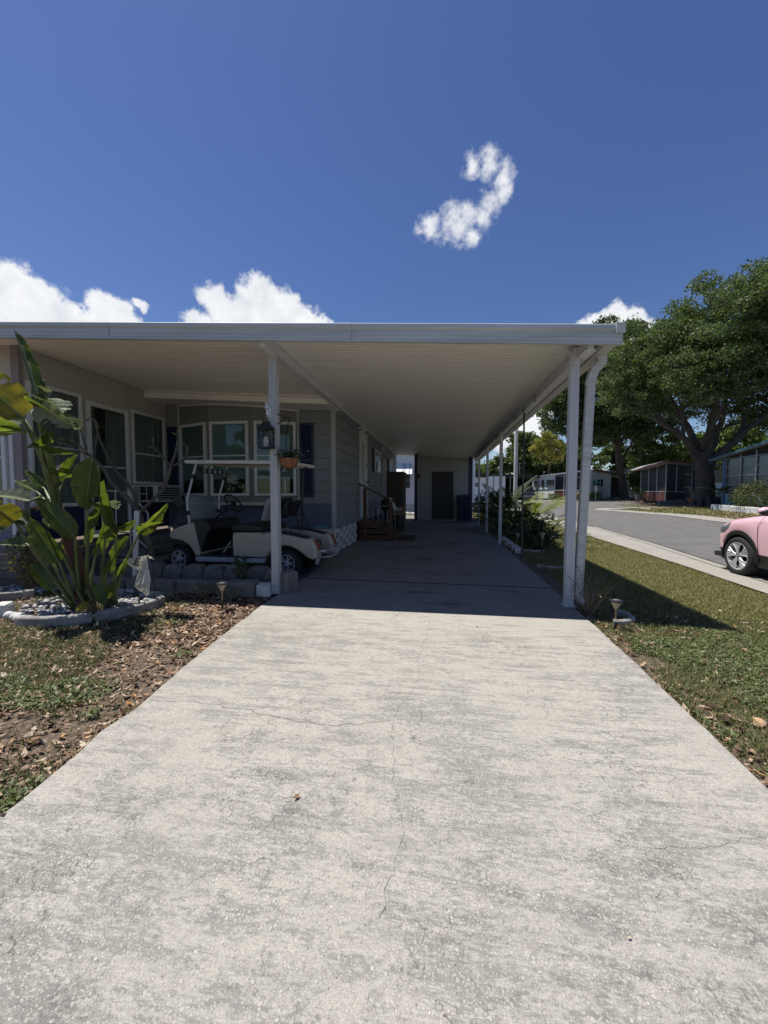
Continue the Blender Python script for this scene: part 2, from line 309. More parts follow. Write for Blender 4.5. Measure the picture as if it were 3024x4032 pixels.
def concrete(name, cream, grey, aggregate=True, stain=.5, tone=1.0):
    m = bpy.data.materials.new(name); m.use_nodes = True; t = m.node_tree; L = t.links.new; b = t.nodes['Principled BSDF']
    b.inputs['Roughness'].default_value = .9; b.inputs['Specular IOR Level'].default_value = .25
    co = t.nodes.new('ShaderNodeTexCoord'); O = co.outputs['Object']
    def MP(sc):
        mp = t.nodes.new('ShaderNodeMapping'); mp.inputs['Scale'].default_value = sc; L(O, mp.inputs[0]); return mp.outputs[0]
    def N(sc, de=5, ro=.6, v=None, out='Fac'):
        n = t.nodes.new('ShaderNodeTexNoise'); n.inputs['Scale'].default_value = sc; n.inputs['Detail'].default_value = de; n.inputs['Roughness'].default_value = ro; L(v or O, n.inputs['Vector']); return n.outputs[out]
    def MR(f, a, c, lo=0, hi=1):
        r = t.nodes.new('ShaderNodeMapRange'); L(f, r.inputs[0]); r.inputs[1].default_value = a; r.inputs[2].default_value = c; r.inputs[3].default_value = lo; r.inputs[4].default_value = hi; return r.outputs[0]
    def MA(op, a, c=None):
        n = t.nodes.new('ShaderNodeMath'); n.operation = op
        for i, v in enumerate((a, c)):
            if v is None: continue
            if isinstance(v, (int, float)): n.inputs[i].default_value = v
            else: L(v, n.inputs[i])
        return n.outputs[0]
    def MX(f, a, c, blend='MIX'):
        x = t.nodes.new('ShaderNodeMix'); x.data_type = 'RGBA'; x.blend_type = blend
        for s, v in ((x.inputs['Factor'], f), (x.inputs[6], a), (x.inputs[7], c)):
            if isinstance(v, (int, float)): s.default_value = v
            elif isinstance(v, tuple): s.default_value = (*v, 1)
            else: L(v, s)
        return x.outputs[2]
    base = MX(MR(N(1.6, 6, .65), .35, .65), tuple(v * .90 for v in cream), tuple(v * 1.06 for v in cream))
    base = MX(MR(N(170, 4, .85), .40, .60, 0, .85), base, tuple(v * .60 for v in cream))
    if aggregate:
        w1 = N(3.4, 9, .78, MP((.8, 2.8, 1)))          # worn patches, drawn out across the drive as it was screeded
        w2 = N(42, 4, .7, MP((.6, 1.5, 1)))
        w3 = N(.8, 4, .6)
        wv = MA('ADD', MA('ADD', MA('MULTIPLY', w1, .60), MA('MULTIPLY', w2, .40)), MA('MULTIPLY', w3, .34))
        wear = MR(wv, .655, .72)
        sy = t.nodes.new('ShaderNodeSeparateXYZ'); L(O, sy.inputs[0])
        wear = MA('MULTIPLY', wear, MR(sy.outputs[1], 4.1, 3.2, .12, 1.0))
        base = MX(MA('MULTIPLY', wear, .80), base, grey)
        base = MX(MR(N(60, 5, .85, MP((.7, 1.4, 1))), .46, .62, 0, .55), base, tuple(v * .52 for v in cream))
        st_ = MA('MULTIPLY', MR(N(2.2, 7, .75, MP((1.0, 9, 1))), .525, .575), MR(N(1.5, 4), .40, .54))
        base = MX(MA('MULTIPLY', MA('MULTIPLY', st_, .85), MR(N(80, 3, .7), .38, .54, .15, 1)), base, tuple(v * .40 for v in cream))
        near_ = MR(sy.outputs[1], 3.9, 2.0, .25, 1.0)
        peb = None
        wp = t.nodes.new('ShaderNodeVectorMath'); wp.operation = 'MULTIPLY_ADD'; L(N(90, 3, .6, None, 'Color'), wp.inputs[0]); wp.inputs[1].default_value = (.008, .008, .008); L(O, wp.inputs[2])
        for sc, cut, r0, r1, amt in ((78, .52, .40, .22, .62), (135, .40, .44, .28, .55), (52, .80, .34, .22, .6)):
            vo = t.nodes.new('ShaderNodeTexVoronoi'); vo.inputs['Scale'].default_value = sc; vo.inputs['Randomness'].default_value = 1; L(wp.outputs[0], vo.inputs['Vector'])
            sep = t.nodes.new('ShaderNodeSeparateColor'); L(vo.outputs['Color'], sep.inputs[0])
            pk_ = MA('MULTIPLY', MR(vo.outputs['Distance'], r0, r1), MR(sep.outputs[0], cut, cut + .03))
            rim = MA('MULTIPLY', MR(vo.outputs['Distance'], r1, r0), MA('MULTIPLY', MR(vo.outputs['Distance'], r0 + .14, r0 + .02), MR(sep.outputs[0], cut, cut + .03)))
            patch = MA('MAXIMUM', MR(N(2.2, 4), .38, .58, .25, 1.0), wear)
            base = MX(MA('MULTIPLY', MA('MULTIPLY', rim, .30), near_), base, (.15, .135, .12))
            base = MX(MA('MULTIPLY', MA('MULTIPLY', pk_, amt), MA('MULTIPLY', patch, near_)), base, MX(sep.outputs[1], (.44, .40, .33), (.68, .65, .58)))
            if peb is None: peb = pk_
        blot = MA('MULTIPLY', MR(N(4.5, 7, .7), .50, .62), MR(sy.outputs[1], 2.5, 1.3, .15, 1))
        base = MX(MA('MULTIPLY', MA('MULTIPLY', blot, .62), MR(N(70, 3, .7), .42, .56)), base, (.10, .095, .09))
        v2 = t.nodes.new('ShaderNodeTexVoronoi'); v2.inputs['Scale'].default_value = 60; L(O, v2.inputs['Vector'])
        s2 = t.nodes.new('ShaderNodeSeparateColor'); L(v2.outputs['Color'], s2.inputs[0])
        pit = MA('MULTIPLY', MR(v2.outputs['Distance'], .22, .14), MR(s2.outputs[0], .8, .83))
        base = MX(MA('MULTIPLY', pit, .6), base, (.12, .10, .085))
    # broad grime
    gr = MR(N(3.1, 7, .7, MP((1, 1.6, 1))), .56, .74)
    base = MX(MA('MULTIPLY', gr, stain), base, tuple(v * .42 for v in cream))
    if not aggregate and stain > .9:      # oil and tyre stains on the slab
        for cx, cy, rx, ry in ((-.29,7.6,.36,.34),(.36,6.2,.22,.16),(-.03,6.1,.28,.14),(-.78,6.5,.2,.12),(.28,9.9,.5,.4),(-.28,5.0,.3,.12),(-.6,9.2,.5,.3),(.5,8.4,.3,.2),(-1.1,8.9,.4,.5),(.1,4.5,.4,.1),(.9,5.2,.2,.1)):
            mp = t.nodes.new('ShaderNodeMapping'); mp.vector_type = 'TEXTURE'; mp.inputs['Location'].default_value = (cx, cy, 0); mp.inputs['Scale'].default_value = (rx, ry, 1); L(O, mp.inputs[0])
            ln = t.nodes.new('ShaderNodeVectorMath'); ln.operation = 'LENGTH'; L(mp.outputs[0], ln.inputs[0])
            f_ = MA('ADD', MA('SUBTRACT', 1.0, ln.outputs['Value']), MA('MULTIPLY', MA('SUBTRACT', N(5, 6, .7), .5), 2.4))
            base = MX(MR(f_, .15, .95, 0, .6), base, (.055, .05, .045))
    # hairline cracks
    wv2 = t.nodes.new('ShaderNodeVectorMath'); wv2.operation = 'MULTIPLY_ADD'; L(N(2.5, 5, .65, None, 'Color'), wv2.inputs[0]); wv2.inputs[1].default_value = (.5, .5, .5); L(O, wv2.inputs[2])
    for sc, wd, lo, hi, amt in ((1.1, .004, .50, .56, .6), (4.2, .010, .47, .58, .6), (9, .02, .50, .62, .45)):
        vc = t.nodes.new('ShaderNodeTexVoronoi'); vc.feature = 'DISTANCE_TO_EDGE'; vc.inputs['Scale'].default_value = sc; L(wv2.outputs[0], vc.inputs['Vector'])
        ck = MA('MULTIPLY', MR(vc.outputs['Distance'], wd, wd * .25), MR(N(1.7, 3), lo, hi))
        base = MX(MA('MULTIPLY', ck, amt), base, (.045, .04, .036))
    if tone != 1: base = MX(1.0, base, (tone, tone, tone), 'MULTIPLY')
    L(base, b.inputs['Base Color'])
    bp = t.nodes.new('ShaderNodeBump'); bp.inputs['Strength'].default_value = .55; bp.inputs['Distance'].default_value = .006
    hgt = N(120, 5, .75)
    if aggregate: hgt = MA('ADD', hgt, MA('MULTIPLY', peb, .5))
    L(hgt, bp.inputs['Height']); L(bp.outputs[0], b.inputs['Normal'])
    MATS[name] = m; return m
drive_m = concrete('worn_exposed_aggregate', (.54, .51, .442), (.21, .204, .19), True, .42)
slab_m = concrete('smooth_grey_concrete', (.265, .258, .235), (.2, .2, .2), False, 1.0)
walk_m = concrete('pale_street_concrete', (.40, .375, .325), (.3, .3, .3), False, .4)
crack_m = mat('crack_dirt', (.05, .043, .036), .95, .3, 9)

# drive: front apron (edges a little uneven), then the slab under the roof in three pours
Lp = [(-1.78,-5),(-1.77,.6),(-1.75,1.3),(-1.79,1.62),(-1.83,1.8),(-1.81,2.0),(-1.92,2.7),(-2.0,3.5),(-2.06,4.17)]
Rp = [(1.42,-5),(1.42,1.6),(1.455,2.3),(1.47,2.8),(1.49,3.4),(1.5,4.15)]
def slab(ring, name, mt, z=0.0):
    a = MB(); a.prism([(x, y, z - .12) for x, y in ring], (0, 0, .12)); o = a.build(name, mt, weld=True, bevel=.012); return struct(o)
def wig(pts, amp=.008, st=.12):
    out = []
    for (x0, y0), (x1, y1) in zip(pts, pts[1:]):
        n = max(1, int(math.hypot(x1 - x0, y1 - y0) / st))
        for i in range(n):
            t_ = i / n; out.append((x0 + (x1-x0)*t_ + random.uniform(-amp, amp), y0 + (y1-y0)*t_))
    return out + [pts[-1]]
slab(wig(Rp) + wig(Lp)[::-1], 'driveway', drive_m)
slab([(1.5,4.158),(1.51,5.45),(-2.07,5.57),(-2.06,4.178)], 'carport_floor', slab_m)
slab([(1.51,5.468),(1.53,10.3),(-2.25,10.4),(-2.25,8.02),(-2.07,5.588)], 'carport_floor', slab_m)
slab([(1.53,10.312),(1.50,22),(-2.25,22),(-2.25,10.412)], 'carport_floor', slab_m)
slab([(-2.09,5.06),(-2.09,8.0),(-6.1,8.0),(-6.1,5.06)], 'garden_paving', concrete('dark_gravelly_concrete', (.13,.12,.115), (.1,.1,.1), False, .6), -.01)
# the long crack down the middle of the drive and the one running to its left edge, as thin dirt-filled slits
def slit(pts, wd, name):
    a = MB(); P = []
    for i in range(len(pts) - 1):
        (x0, y0), (x1, y1) = pts[i], pts[i+1]; n = max(2, int(math.hypot(x1-x0, y1-y0) / .035))
        for k in range(n):
            t_ = k / n; P.append((x0+(x1-x0)*t_ + random.gauss(0, .007), y0+(y1-y0)*t_ + random.gauss(0, .007)))
    P.append(pts[-1])
    for i in range(len(P) - 1):
        x0, y0 = P[i]; x1, y1 = P[i+1]; d = math.hypot(x1-x0, y1-y0) or 1; nx_, ny_ = -(y1-y0)/d, (x1-x0)/d
        w0 = wd * random.uniform(.3, 1); w1 = wd * random.uniform(.3, 1)
        a.quad((x0+nx_*w0, y0+ny_*w0, .0015), (x1+nx_*w1, y1+ny_*w1, .0015), (x1-nx_*w1, y1-ny_*w1, .0015), (x0-nx_*w0, y0-ny_*w0, .0015))
    a.build(name, crack_m)
for P_, wd in (([(-.10,4.1),(-.13,3.4),(-.17,3.0),(-.15,2.6),(-.22,2.3),(-.27,2.12),(-.20,1.7),(-.14,1.4),(-.18,1.1)], .0007),
               ([(-.27,2.12),(-.6,2.02),(-.9,2.05),(-1.2,2.1),(-1.55,2.13),(-1.8,2.1)], .0013), ([(1.44,1.72),(1.2,1.58),(.95,1.5),(.7,1.47)], .0006)):
    slit(P_, wd, 'driveway_crack')
for o in COL.objects:
    if o.name.startswith('driveway_crack'): o['kind'] = 'structure'

asph_m = mat('asphalt', (.105, .10, .093), .92, .0, 2.0, c2=(.165, .155, .145), bump=.8, bscale=130, detail=9)
def ribbon(name, A, B_, off, mt, n=60, m_=8):
    def along(P, t_):
        q = t_ * (len(P) - 1); i = min(int(q), len(P) - 2); f = q - i
        return (P[i][0] + (P[i+1][0]-P[i][0])*f, P[i][1] + (P[i+1][1]-P[i][1])*f)
    def fn(u, v):
        a = along(A, u); b = along(B_, u); x = a[0]+(b[0]-a[0])*v; y = a[1]+(b[1]-a[1])*v; return (x, y, TZ(x, y) + off)
    return struct(MB().grid(fn, n, m_).build(name, mt))
near = [(4.3,-20),(4.35,3),(4.48,6),(4.63,8.3),(4.76,13.6),(4.84,20.4),(4.95,27),(4.6,30.5),(3.4,32.3),(-3,33)]
aspn = [(5.0,-20),(5.05,3),(5.12,6),(5.40,8.3),(5.83,11.6),(6.1,15),(6.39,18.1),(6.4,27),(6.2,31),(-3,34.5)]
farc = [(13.2,-20),(13.2,3),(13.2,6),(13.2,8.3),(13.25,12),(13.3,16),(13.35,20),(13.2,24.4),(11.6,28.4),(10.8,29.6)]
ribbon('road', aspn[:8] + [(6.4, 30), (6.4, 43.5)], farc[:8] + [(13.0, 30), (13.0, 43.5)], -.012, asph_m, 90, 10)
ribbon('cross_road', [(-70,35),(-3,34.5),(6.3,32.5),(11,31.2),(17,33.5),(70,40)], [(-70,43.8),(-3,43.8),(6.3,43.8),(11,43.8),(17,43.7),(70,52)], -.007, asph_m, 90, 8)
ribbon('pavement', near, aspn, .004, walk_m, 120, 2)
ribbon('pavement', [(x, y) for x, y in farc] + [(11.6,31.0),(17,33.4),(70,39.9)], [(14.6,-20),(14.6,3),(14.6,6),(14.6,8.3),(14.8,12),(14.9,16),(15.0,20),(14.8,24.4),(12.9,28.6),(11.9,29.5),(12.2,30.2),(17,32.4),(70,39)], .006, walk_m, 120, 2)
ribbon('pavement', [(-70,43.8),(-3,43.8),(17,43.7),(70,52)], [(-70,44.9),(-3,44.9),(17,44.9),(70,53.4)], .006, walk_m, 60, 2)
# gutter line between apron and asphalt
ribbon('gutter_line', [(x-.02, y) for x, y in aspn[:8]], [(x+.03, y) for x, y in aspn[:8]], .009, crack_m, 90, 1)
ribbon('gutter_line', [(x-.22, y) for x, y in aspn[:8]], [(x-.20, y) for x, y in aspn[:8]], .009, crack_m, 90, 1)
for yj in (4.167, 5.46 , 10.306):
    slit([(-2.05, yj+(.11 if yj > 5 and yj < 6 else .0)), (-.5, yj+.05*(5<yj<6)), (1.5, yj)], (.034 if yj < 6 else .025) if yj > 5 else .004, 'driveway_crack')
for o in COL.objects:
    if o.name.startswith('driveway_crack'): o['kind'] = 'structure'
# driveways on the far side of the street
for ya, yb in ((17.2, 20.6), (29.8, 31.2)):
    ribbon('path', [(14.5, ya), (20, ya + 4), (26, ya + 8)], [(14.5, yb), (20, yb + 4), (26, yb + 8)], .004, walk_m, 20, 3)

# ------------------------------------------------------------------ carport roof
def zc(x): return 2.94 + .067 * (1.46 - x)
XL, XR, YF, YB = -9.0, 1.62, 4.32, 19.3
cp = thing('carport', (1.46, 4.6, 0), 'long white aluminium carport roof on square posts over the driveway', 'carport')
c_ = MB()
def ceil_strip(x0, x1, y0, y1):
    y = y0
    while y < y1 - .01:
        ye = min(y + .102, y1)
        prof = [(y, .009), (y + .007, .009), (y + .010, 0), (ye - .004, 0), (ye, .009)]
        for (ya, za), (yb, zb) in zip(prof, prof[1:]):
            c_.quad((x0, ya, zc(x0)+za), (x0, yb, zc(x0)+zb), (x1, yb, zc(x1)+zb), (x1, ya, zc(x1)+za))
        y = ye
ceil_strip(XL, XR, YF, 8.2); ceil_strip(-2.42, XR, 8.2, YB)
for (x0, x1, y0, y1) in ((XL, XR, YF, 8.2), (-2.42, XR, 8.2, YB)):
    c_.prism([(x0, y0, zc(x0)+.03), (x1, y0, zc(x1)+.03), (x1, y1, zc(x1)+.03), (x0, y1, zc(x0)+.03)], (0, 0, .03))
c_.build('roof_panel', ceil_m, cp)
fa = MB()
prof = [(0,.075),(-.055,.075),(-.062,.068),(-.062,.026),(-.050,.018),(-.036,.010),(-.036,-.008),(-.042,-.012),(-.042,-.040),(-.036,-.044),(-.036,-.052),(-.042,-.056),(-.042,-.086),(-.036,-.090),(-.036,-.098),(-.044,-.102),(-.044,-.118),(0,-.118),(0,-.112),(-.038,-.112),(-.030,-.02)]
x1 = 1.80
for (ya, za), (yb, zb) in zip(prof, prof[1:]):
    fa.quad((XL, YF+ya, zc(XL)+za), (x1, YF+ya, zc(x1)+za), (x1, YF+yb, zc(x1)+zb), (XL, YF+yb, zc(XL)+zb))
fa.quad(*[(x1, YF+a, zc(x1)+b) for a, b in ((0,.075),(-.062,.07),(-.062,.02),(-.04,.01),(-.044,-.118),(0,-.118))])
fa_m = mat('fascia_paint', (.54, .565, .59), .45, .0, 1.2, c2=(.40, .44, .44), stretch=(.5, 1, 9), detail=7)
fa.build('fascia', fa_m, cp)
for x in (-7.1, -4.05, -1.0):
    sm = MB(); sm.bar((x, YF-.0405, zc(x)-.115), (x, YF-.0405, zc(x)+.0), .006, .012, (1,0,0)); sm.bar((x, YF-.0635, zc(x)+.028), (x, YF-.0635, zc(x)+.068), .006, .005, (1,0,0)); sm.build('fascia_joint', mat('grey_seam', (.26,.27,.28), .8, .3, 4), cp)
for x, y, z in ((1.43,4.589,.08),(1.48,4.589,.08),(1.43,4.589,2.7),(1.48,4.589,2.8),(-2.12,4.617,.1),(-2.08,4.617,.1),(-2.12,4.617,2.62),(-2.12,4.617,2.50),(-2.1,4.617,2.9)):
    sc_ = MB(); sc_.lathe((x, y, z), [(.006,.0),(.006,.004),(.0,.005)], 8, (0,-1,0)); sc_.build('screw', mat('grimy_seam', (.09,.09,.085), .8, .3, 4), cp)
cp2 = MB(); cp2.bar((x1-.075, YF-.066, zc(x1)+.035), (x1+.012, YF-.066, zc(x1)+.035), .012, .1); cp2.build('corner_cap', white_dirty, cp)
# gutter down the right-hand edge, with beads along its face
gu = MB(); zg = zc(1.62)
gp = [(1.60, .02), (1.60, -.045), (1.615, -.055), (1.63,-.055),(1.632,-.09),(1.65,-.095),(1.652,-.118),(1.775,-.118),(1.80,-.09),(1.805,.06),(1.80,.066),(1.79,.06),(1.79,-.08),(1.77,-.105)]
for (xa, za), (xb, zb) in zip(gp, gp[1:]):
    gu.quad((xa, YF, zg+za), (xa, YB, zg+za), (xb, YB, zg+zb), (xb, YF, zg+zb))
gu.build('gutter', white_dirty, cp)
gl = MB(); gl.bar((1.598, YF+.02, zg-.03), (1.598, YB, zg-.03), .008, .02); gl.bar((1.60, YF+.02, zg-.07), (1.60, YB, zg-.07), .006, .02); gl.build('gutter_bead', mat('grimy_seam', (.09,.09,.085), .8, .3, 4), cp)
def beam(x, y0, y1, name='beam'):
    z1 = zc(x) + .005; b_ = MB()
    b_.box((x-.03, y0, z1-.148), (x+.03, y1, z1)); b_.box((x-.055, y0+.01, z1-.16), (x+.055, y1-.01, z1-.149)); b_.box((x-.055, y0+.01, z1-.016), (x+.055, y1-.01, z1-.004))
    b_.build(name, white, cp)
beam(1.53, 4.36, 18.0); beam(-2.10, 4.36, 7.98)
def post(x, y, ztop, w_=.09, mt=post_m):
    p = MB(); h_ = w_ / 2; r = .006; prof_ = []
    for sx_, sy_ in ((-1,-1),(1,-1),(1,1),(-1,1)):
        cx, cy = x + sx_*(h_-r), y + sy_*(h_-r)
        a0 = math.atan2(sy_, sx_) - math.pi/4
        for k in range(3): a = a0 + k*math.pi/4; prof_.append((cx + r*math.cos(a), cy + r*math.sin(a)))
        # shallow flute along the next face
        nx_, ny_ = {(-1,-1):(0,-1),(1,-1):(1,0),(1,1):(0,1),(-1,1):(-1,0)}[(sx_,sy_)]
        tx, ty = -ny_, nx_
        for q, dd in ((-.30,0),(-.26,.0035),(-.08,.0035),(-.04,0),(.04,0),(.08,.0035),(.26,.0035),(.30,0)):
            prof_.append((x + nx_*(h_-dd) + tx*w_*q, y + ny_*(h_-dd) + ty*w_*q))
    p.prism([(a, b, .002) for a, b in prof_], (0, 0, ztop - .002))
    o = p.build('post', mt, cp); return o
post(1.455, 4.64, 2.90, .095)
pf_ = MB(); pf_.box((1.39, 4.575, .0), (1.52, 4.705, .012)); pf_.build('post_foot', white_dirty, cp)
post(-2.10, 4.67, zc(-2.1)-.147, .1, mat('worn_post_paint', (.46,.47,.48), .5, 0, 3, c2=(.36,.36,.355), stretch=(5,5,.5)))
for y in (10.04, 12.95, 15.75): post(1.475, y, 2.86, .075)
br_ = MB(); br_.bar((1.40, 4.585, 2.86), (1.40, 4.585, 2.93), .03, .01); br_.build('bracket', alu, cp)
dp = MB(); dp.tube([(1.50, 7.48, .0), (1.50, 7.48, 2.82)], .017, 10); dp.lathe((1.50, 7.48, 2.80), [(.02,0),(.045,.01),(.045,.03)], 12); dp.build('pole', mat('dark_pipe', (.05,.05,.048), .6, .3, 8), cp)
dsm = white_dirty
ds = MB()
def rect_tube(mb, pts, w_, d_, n=1):
    P = []; pts = [dn(p) for p in pts]
    for i, p in enumerate(pts):
        d = (pts[min(i+1, len(pts)-1)] - pts[max(i-1, 0)]).normalized(); u = Vector((0, 1, 0)); s_ = d.cross(u).normalized(); u = s_.cross(d)
        k = 1 - .06 * (i % 2) if n > 1 else 1
        ring = []
        for j in range(16):
            a = 2*math.pi*j/16 + .196; cx = max(-1, min(1, 1.3*math.cos(a))); cy = max(-1, min(1, 1.3*math.sin(a)))
            q = 1 - (.05 if j % 2 else 0); ring.append(p + s_*cx*w_/2*k*q + u*cy*d_/2*k*q)
        P += ring
    m_ = 16
    mb.add(P, [(i*m_+k, i*m_+(k+1)%m_, (i+1)*m_+(k+1)%m_, (i+1)*m_+k) for i in range(len(pts)-1) for k in range(m_)])
pp = [(1.738,4.65,2.83),(1.741,4.65,2.78)]
for k in range(9): t_ = k/8; pp.append((1.745-.012*t_-.055*t_**2, 4.65, 2.76-.09*t_))
for k in range(9): t_ = k/8; pp.append((1.675-.038*math.sin(t_*1.5), 4.65, 2.655-.12*t_))
rect_tube(ds, pp, .098, .078, 2); rect_tube(ds, [(1.637,4.65,2.55),(1.637,4.65,2.50)], .104, .084)
rect_tube(ds, [(1.636,4.65,2.54),(1.600,4.65,1.3),(1.566,4.65,.30),(1.560,4.65,.14)], .092, .07); rect_tube(ds, [(1.560,4.65,.16),(1.58,4.65,.09),(1.63,4.65,.05)], .1, .078, 2)
ds.build('downspout', white_dirty, cp)
for i, y in enumerate((6.55, 8.2, 10.9, 14.0)):
    hk = MB(); z0 = 2.84; hk.tube([(1.49,y,z0),(1.47,y,z0+.02),(1.46,y,z0),(1.465,y,z0-.02),(1.475,y,z0-.05),(1.475,y,z0-.09)], .006, 6); hk.build('hook', black, cp)
tr = MB(); tr.box((-2.235, 8.0, zc(-2.2)-.045), (-2.19, YB, zc(-2.2)-.003)); tr.build('wall_moulding', white, cp)

# lamp-lit? no: everything under the roof is lit by sky and bounce only

# ------------------------------------------------------------------ the mobile home
XW = -6.15; YH = 7.97; XS = -2.25
ho = thing('mobile_home', (-4.2, 12, 0), 'grey lap-sided mobile home with navy shutters and a bow window under the carport roof', 'mobile home')
lap_m = mat('lap_shadow', (.07, .072, .078), .8, .3, 9); dull_w = mat('dull_white', (.40, .41, .42), .5, .06, 9)  # lap_m paints the shadow line along the lower edge of each siding lap
def siding(mb, p0, p1, z0, z1, nrm, pitch=.245, lip=.013):
    """lap courses from p0 to p1 (xy), outward normal nrm; z1 may be a pair"""
    za, zb = z1 if hasattr(z1, '__len__') else (z1, z1); z = z0; n = dn((nrm[0], nrm[1], 0))
    A = dn((p0[0], p0[1], 0)); B = dn((p1[0], p1[1], 0)); top = max(za, zb)
    while z < top - .01:
        ta, tb = min(z + pitch, za), min(z + pitch, zb)
        if ta > z or tb > z:
            ta = max(ta, z + .001); tb = max(tb, z + .001)
            Z = lambda q: Vector((0, 0, q))
            mb.quad(A + n*lip + Z(z), B + n*lip + Z(z), B + n*.002 + Z(tb), A + n*.002 + Z(ta))
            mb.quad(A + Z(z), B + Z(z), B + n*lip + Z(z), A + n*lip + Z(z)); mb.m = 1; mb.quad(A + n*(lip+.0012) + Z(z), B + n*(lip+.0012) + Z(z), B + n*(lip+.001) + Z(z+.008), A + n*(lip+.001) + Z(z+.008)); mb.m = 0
        z += pitch
s_ = MB()
siding(s_, (-5.84, YH), (-6.15, YH), 1.06, (zc(-5.84), zc(-6.15)), (0, -1))
siding(s_, (-3.05, YH), (XS-.06, YH), 1.06, (zc(-3.05), zc(XS)), (0, -1))
s_.quad((-6.2, YH+.001, .5), (XS, YH+.001, .5), (XS, YH+.001, 3.2), (-6.2, YH+.001, 3.45))
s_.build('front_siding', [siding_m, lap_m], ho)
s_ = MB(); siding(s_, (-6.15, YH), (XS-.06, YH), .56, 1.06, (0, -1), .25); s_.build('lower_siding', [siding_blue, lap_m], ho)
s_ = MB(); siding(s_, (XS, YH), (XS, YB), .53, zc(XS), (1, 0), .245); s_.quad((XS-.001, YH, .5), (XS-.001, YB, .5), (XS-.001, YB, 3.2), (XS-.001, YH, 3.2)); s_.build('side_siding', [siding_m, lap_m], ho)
s_ = MB(); s_.box((XS-.065, YH-.018, .52), (XS+.018, YH+.07, zc(XS)-.01)); s_.build('corner_trim', dull_w, ho)
s_ = MB()
s_.box((-3.07, YH-.03, 1.03), (-3.02, YH-.002, zc(-3.05)-.17)); s_.build('wall_batten', dull_w, ho); s_ = MB(); s_.box((-5.87, YH-.03, 1.03), (-5.82, YH-.002, zc(-5.85)-.17)); s_.build('wall_batten', dull_w, ho)
# soffit box where the lower awning meets the wall
s_ = MB(); s_.prism([(XW, 7.32, zc(XW)-.165), (-2.13, 7.32, zc(-2.13)-.165), (-2.13, 7.32, zc(-2.13)-.005), (XW, 7.32, zc(XW)-.005)], (0, .66, 0))
s_.build('soffit', ceil_m, ho)
s_ = MB(); s_.prism([(XW, 7.30, zc(XW)-.06), (-2.13, 7.30, zc(-2.13)-.06), (-2.13, 7.30, zc(-2.13)-.045), (XW, 7.30, zc(XW)-.045)], (0, .03, 0)); s_.build('soffit_bead', white, ho)
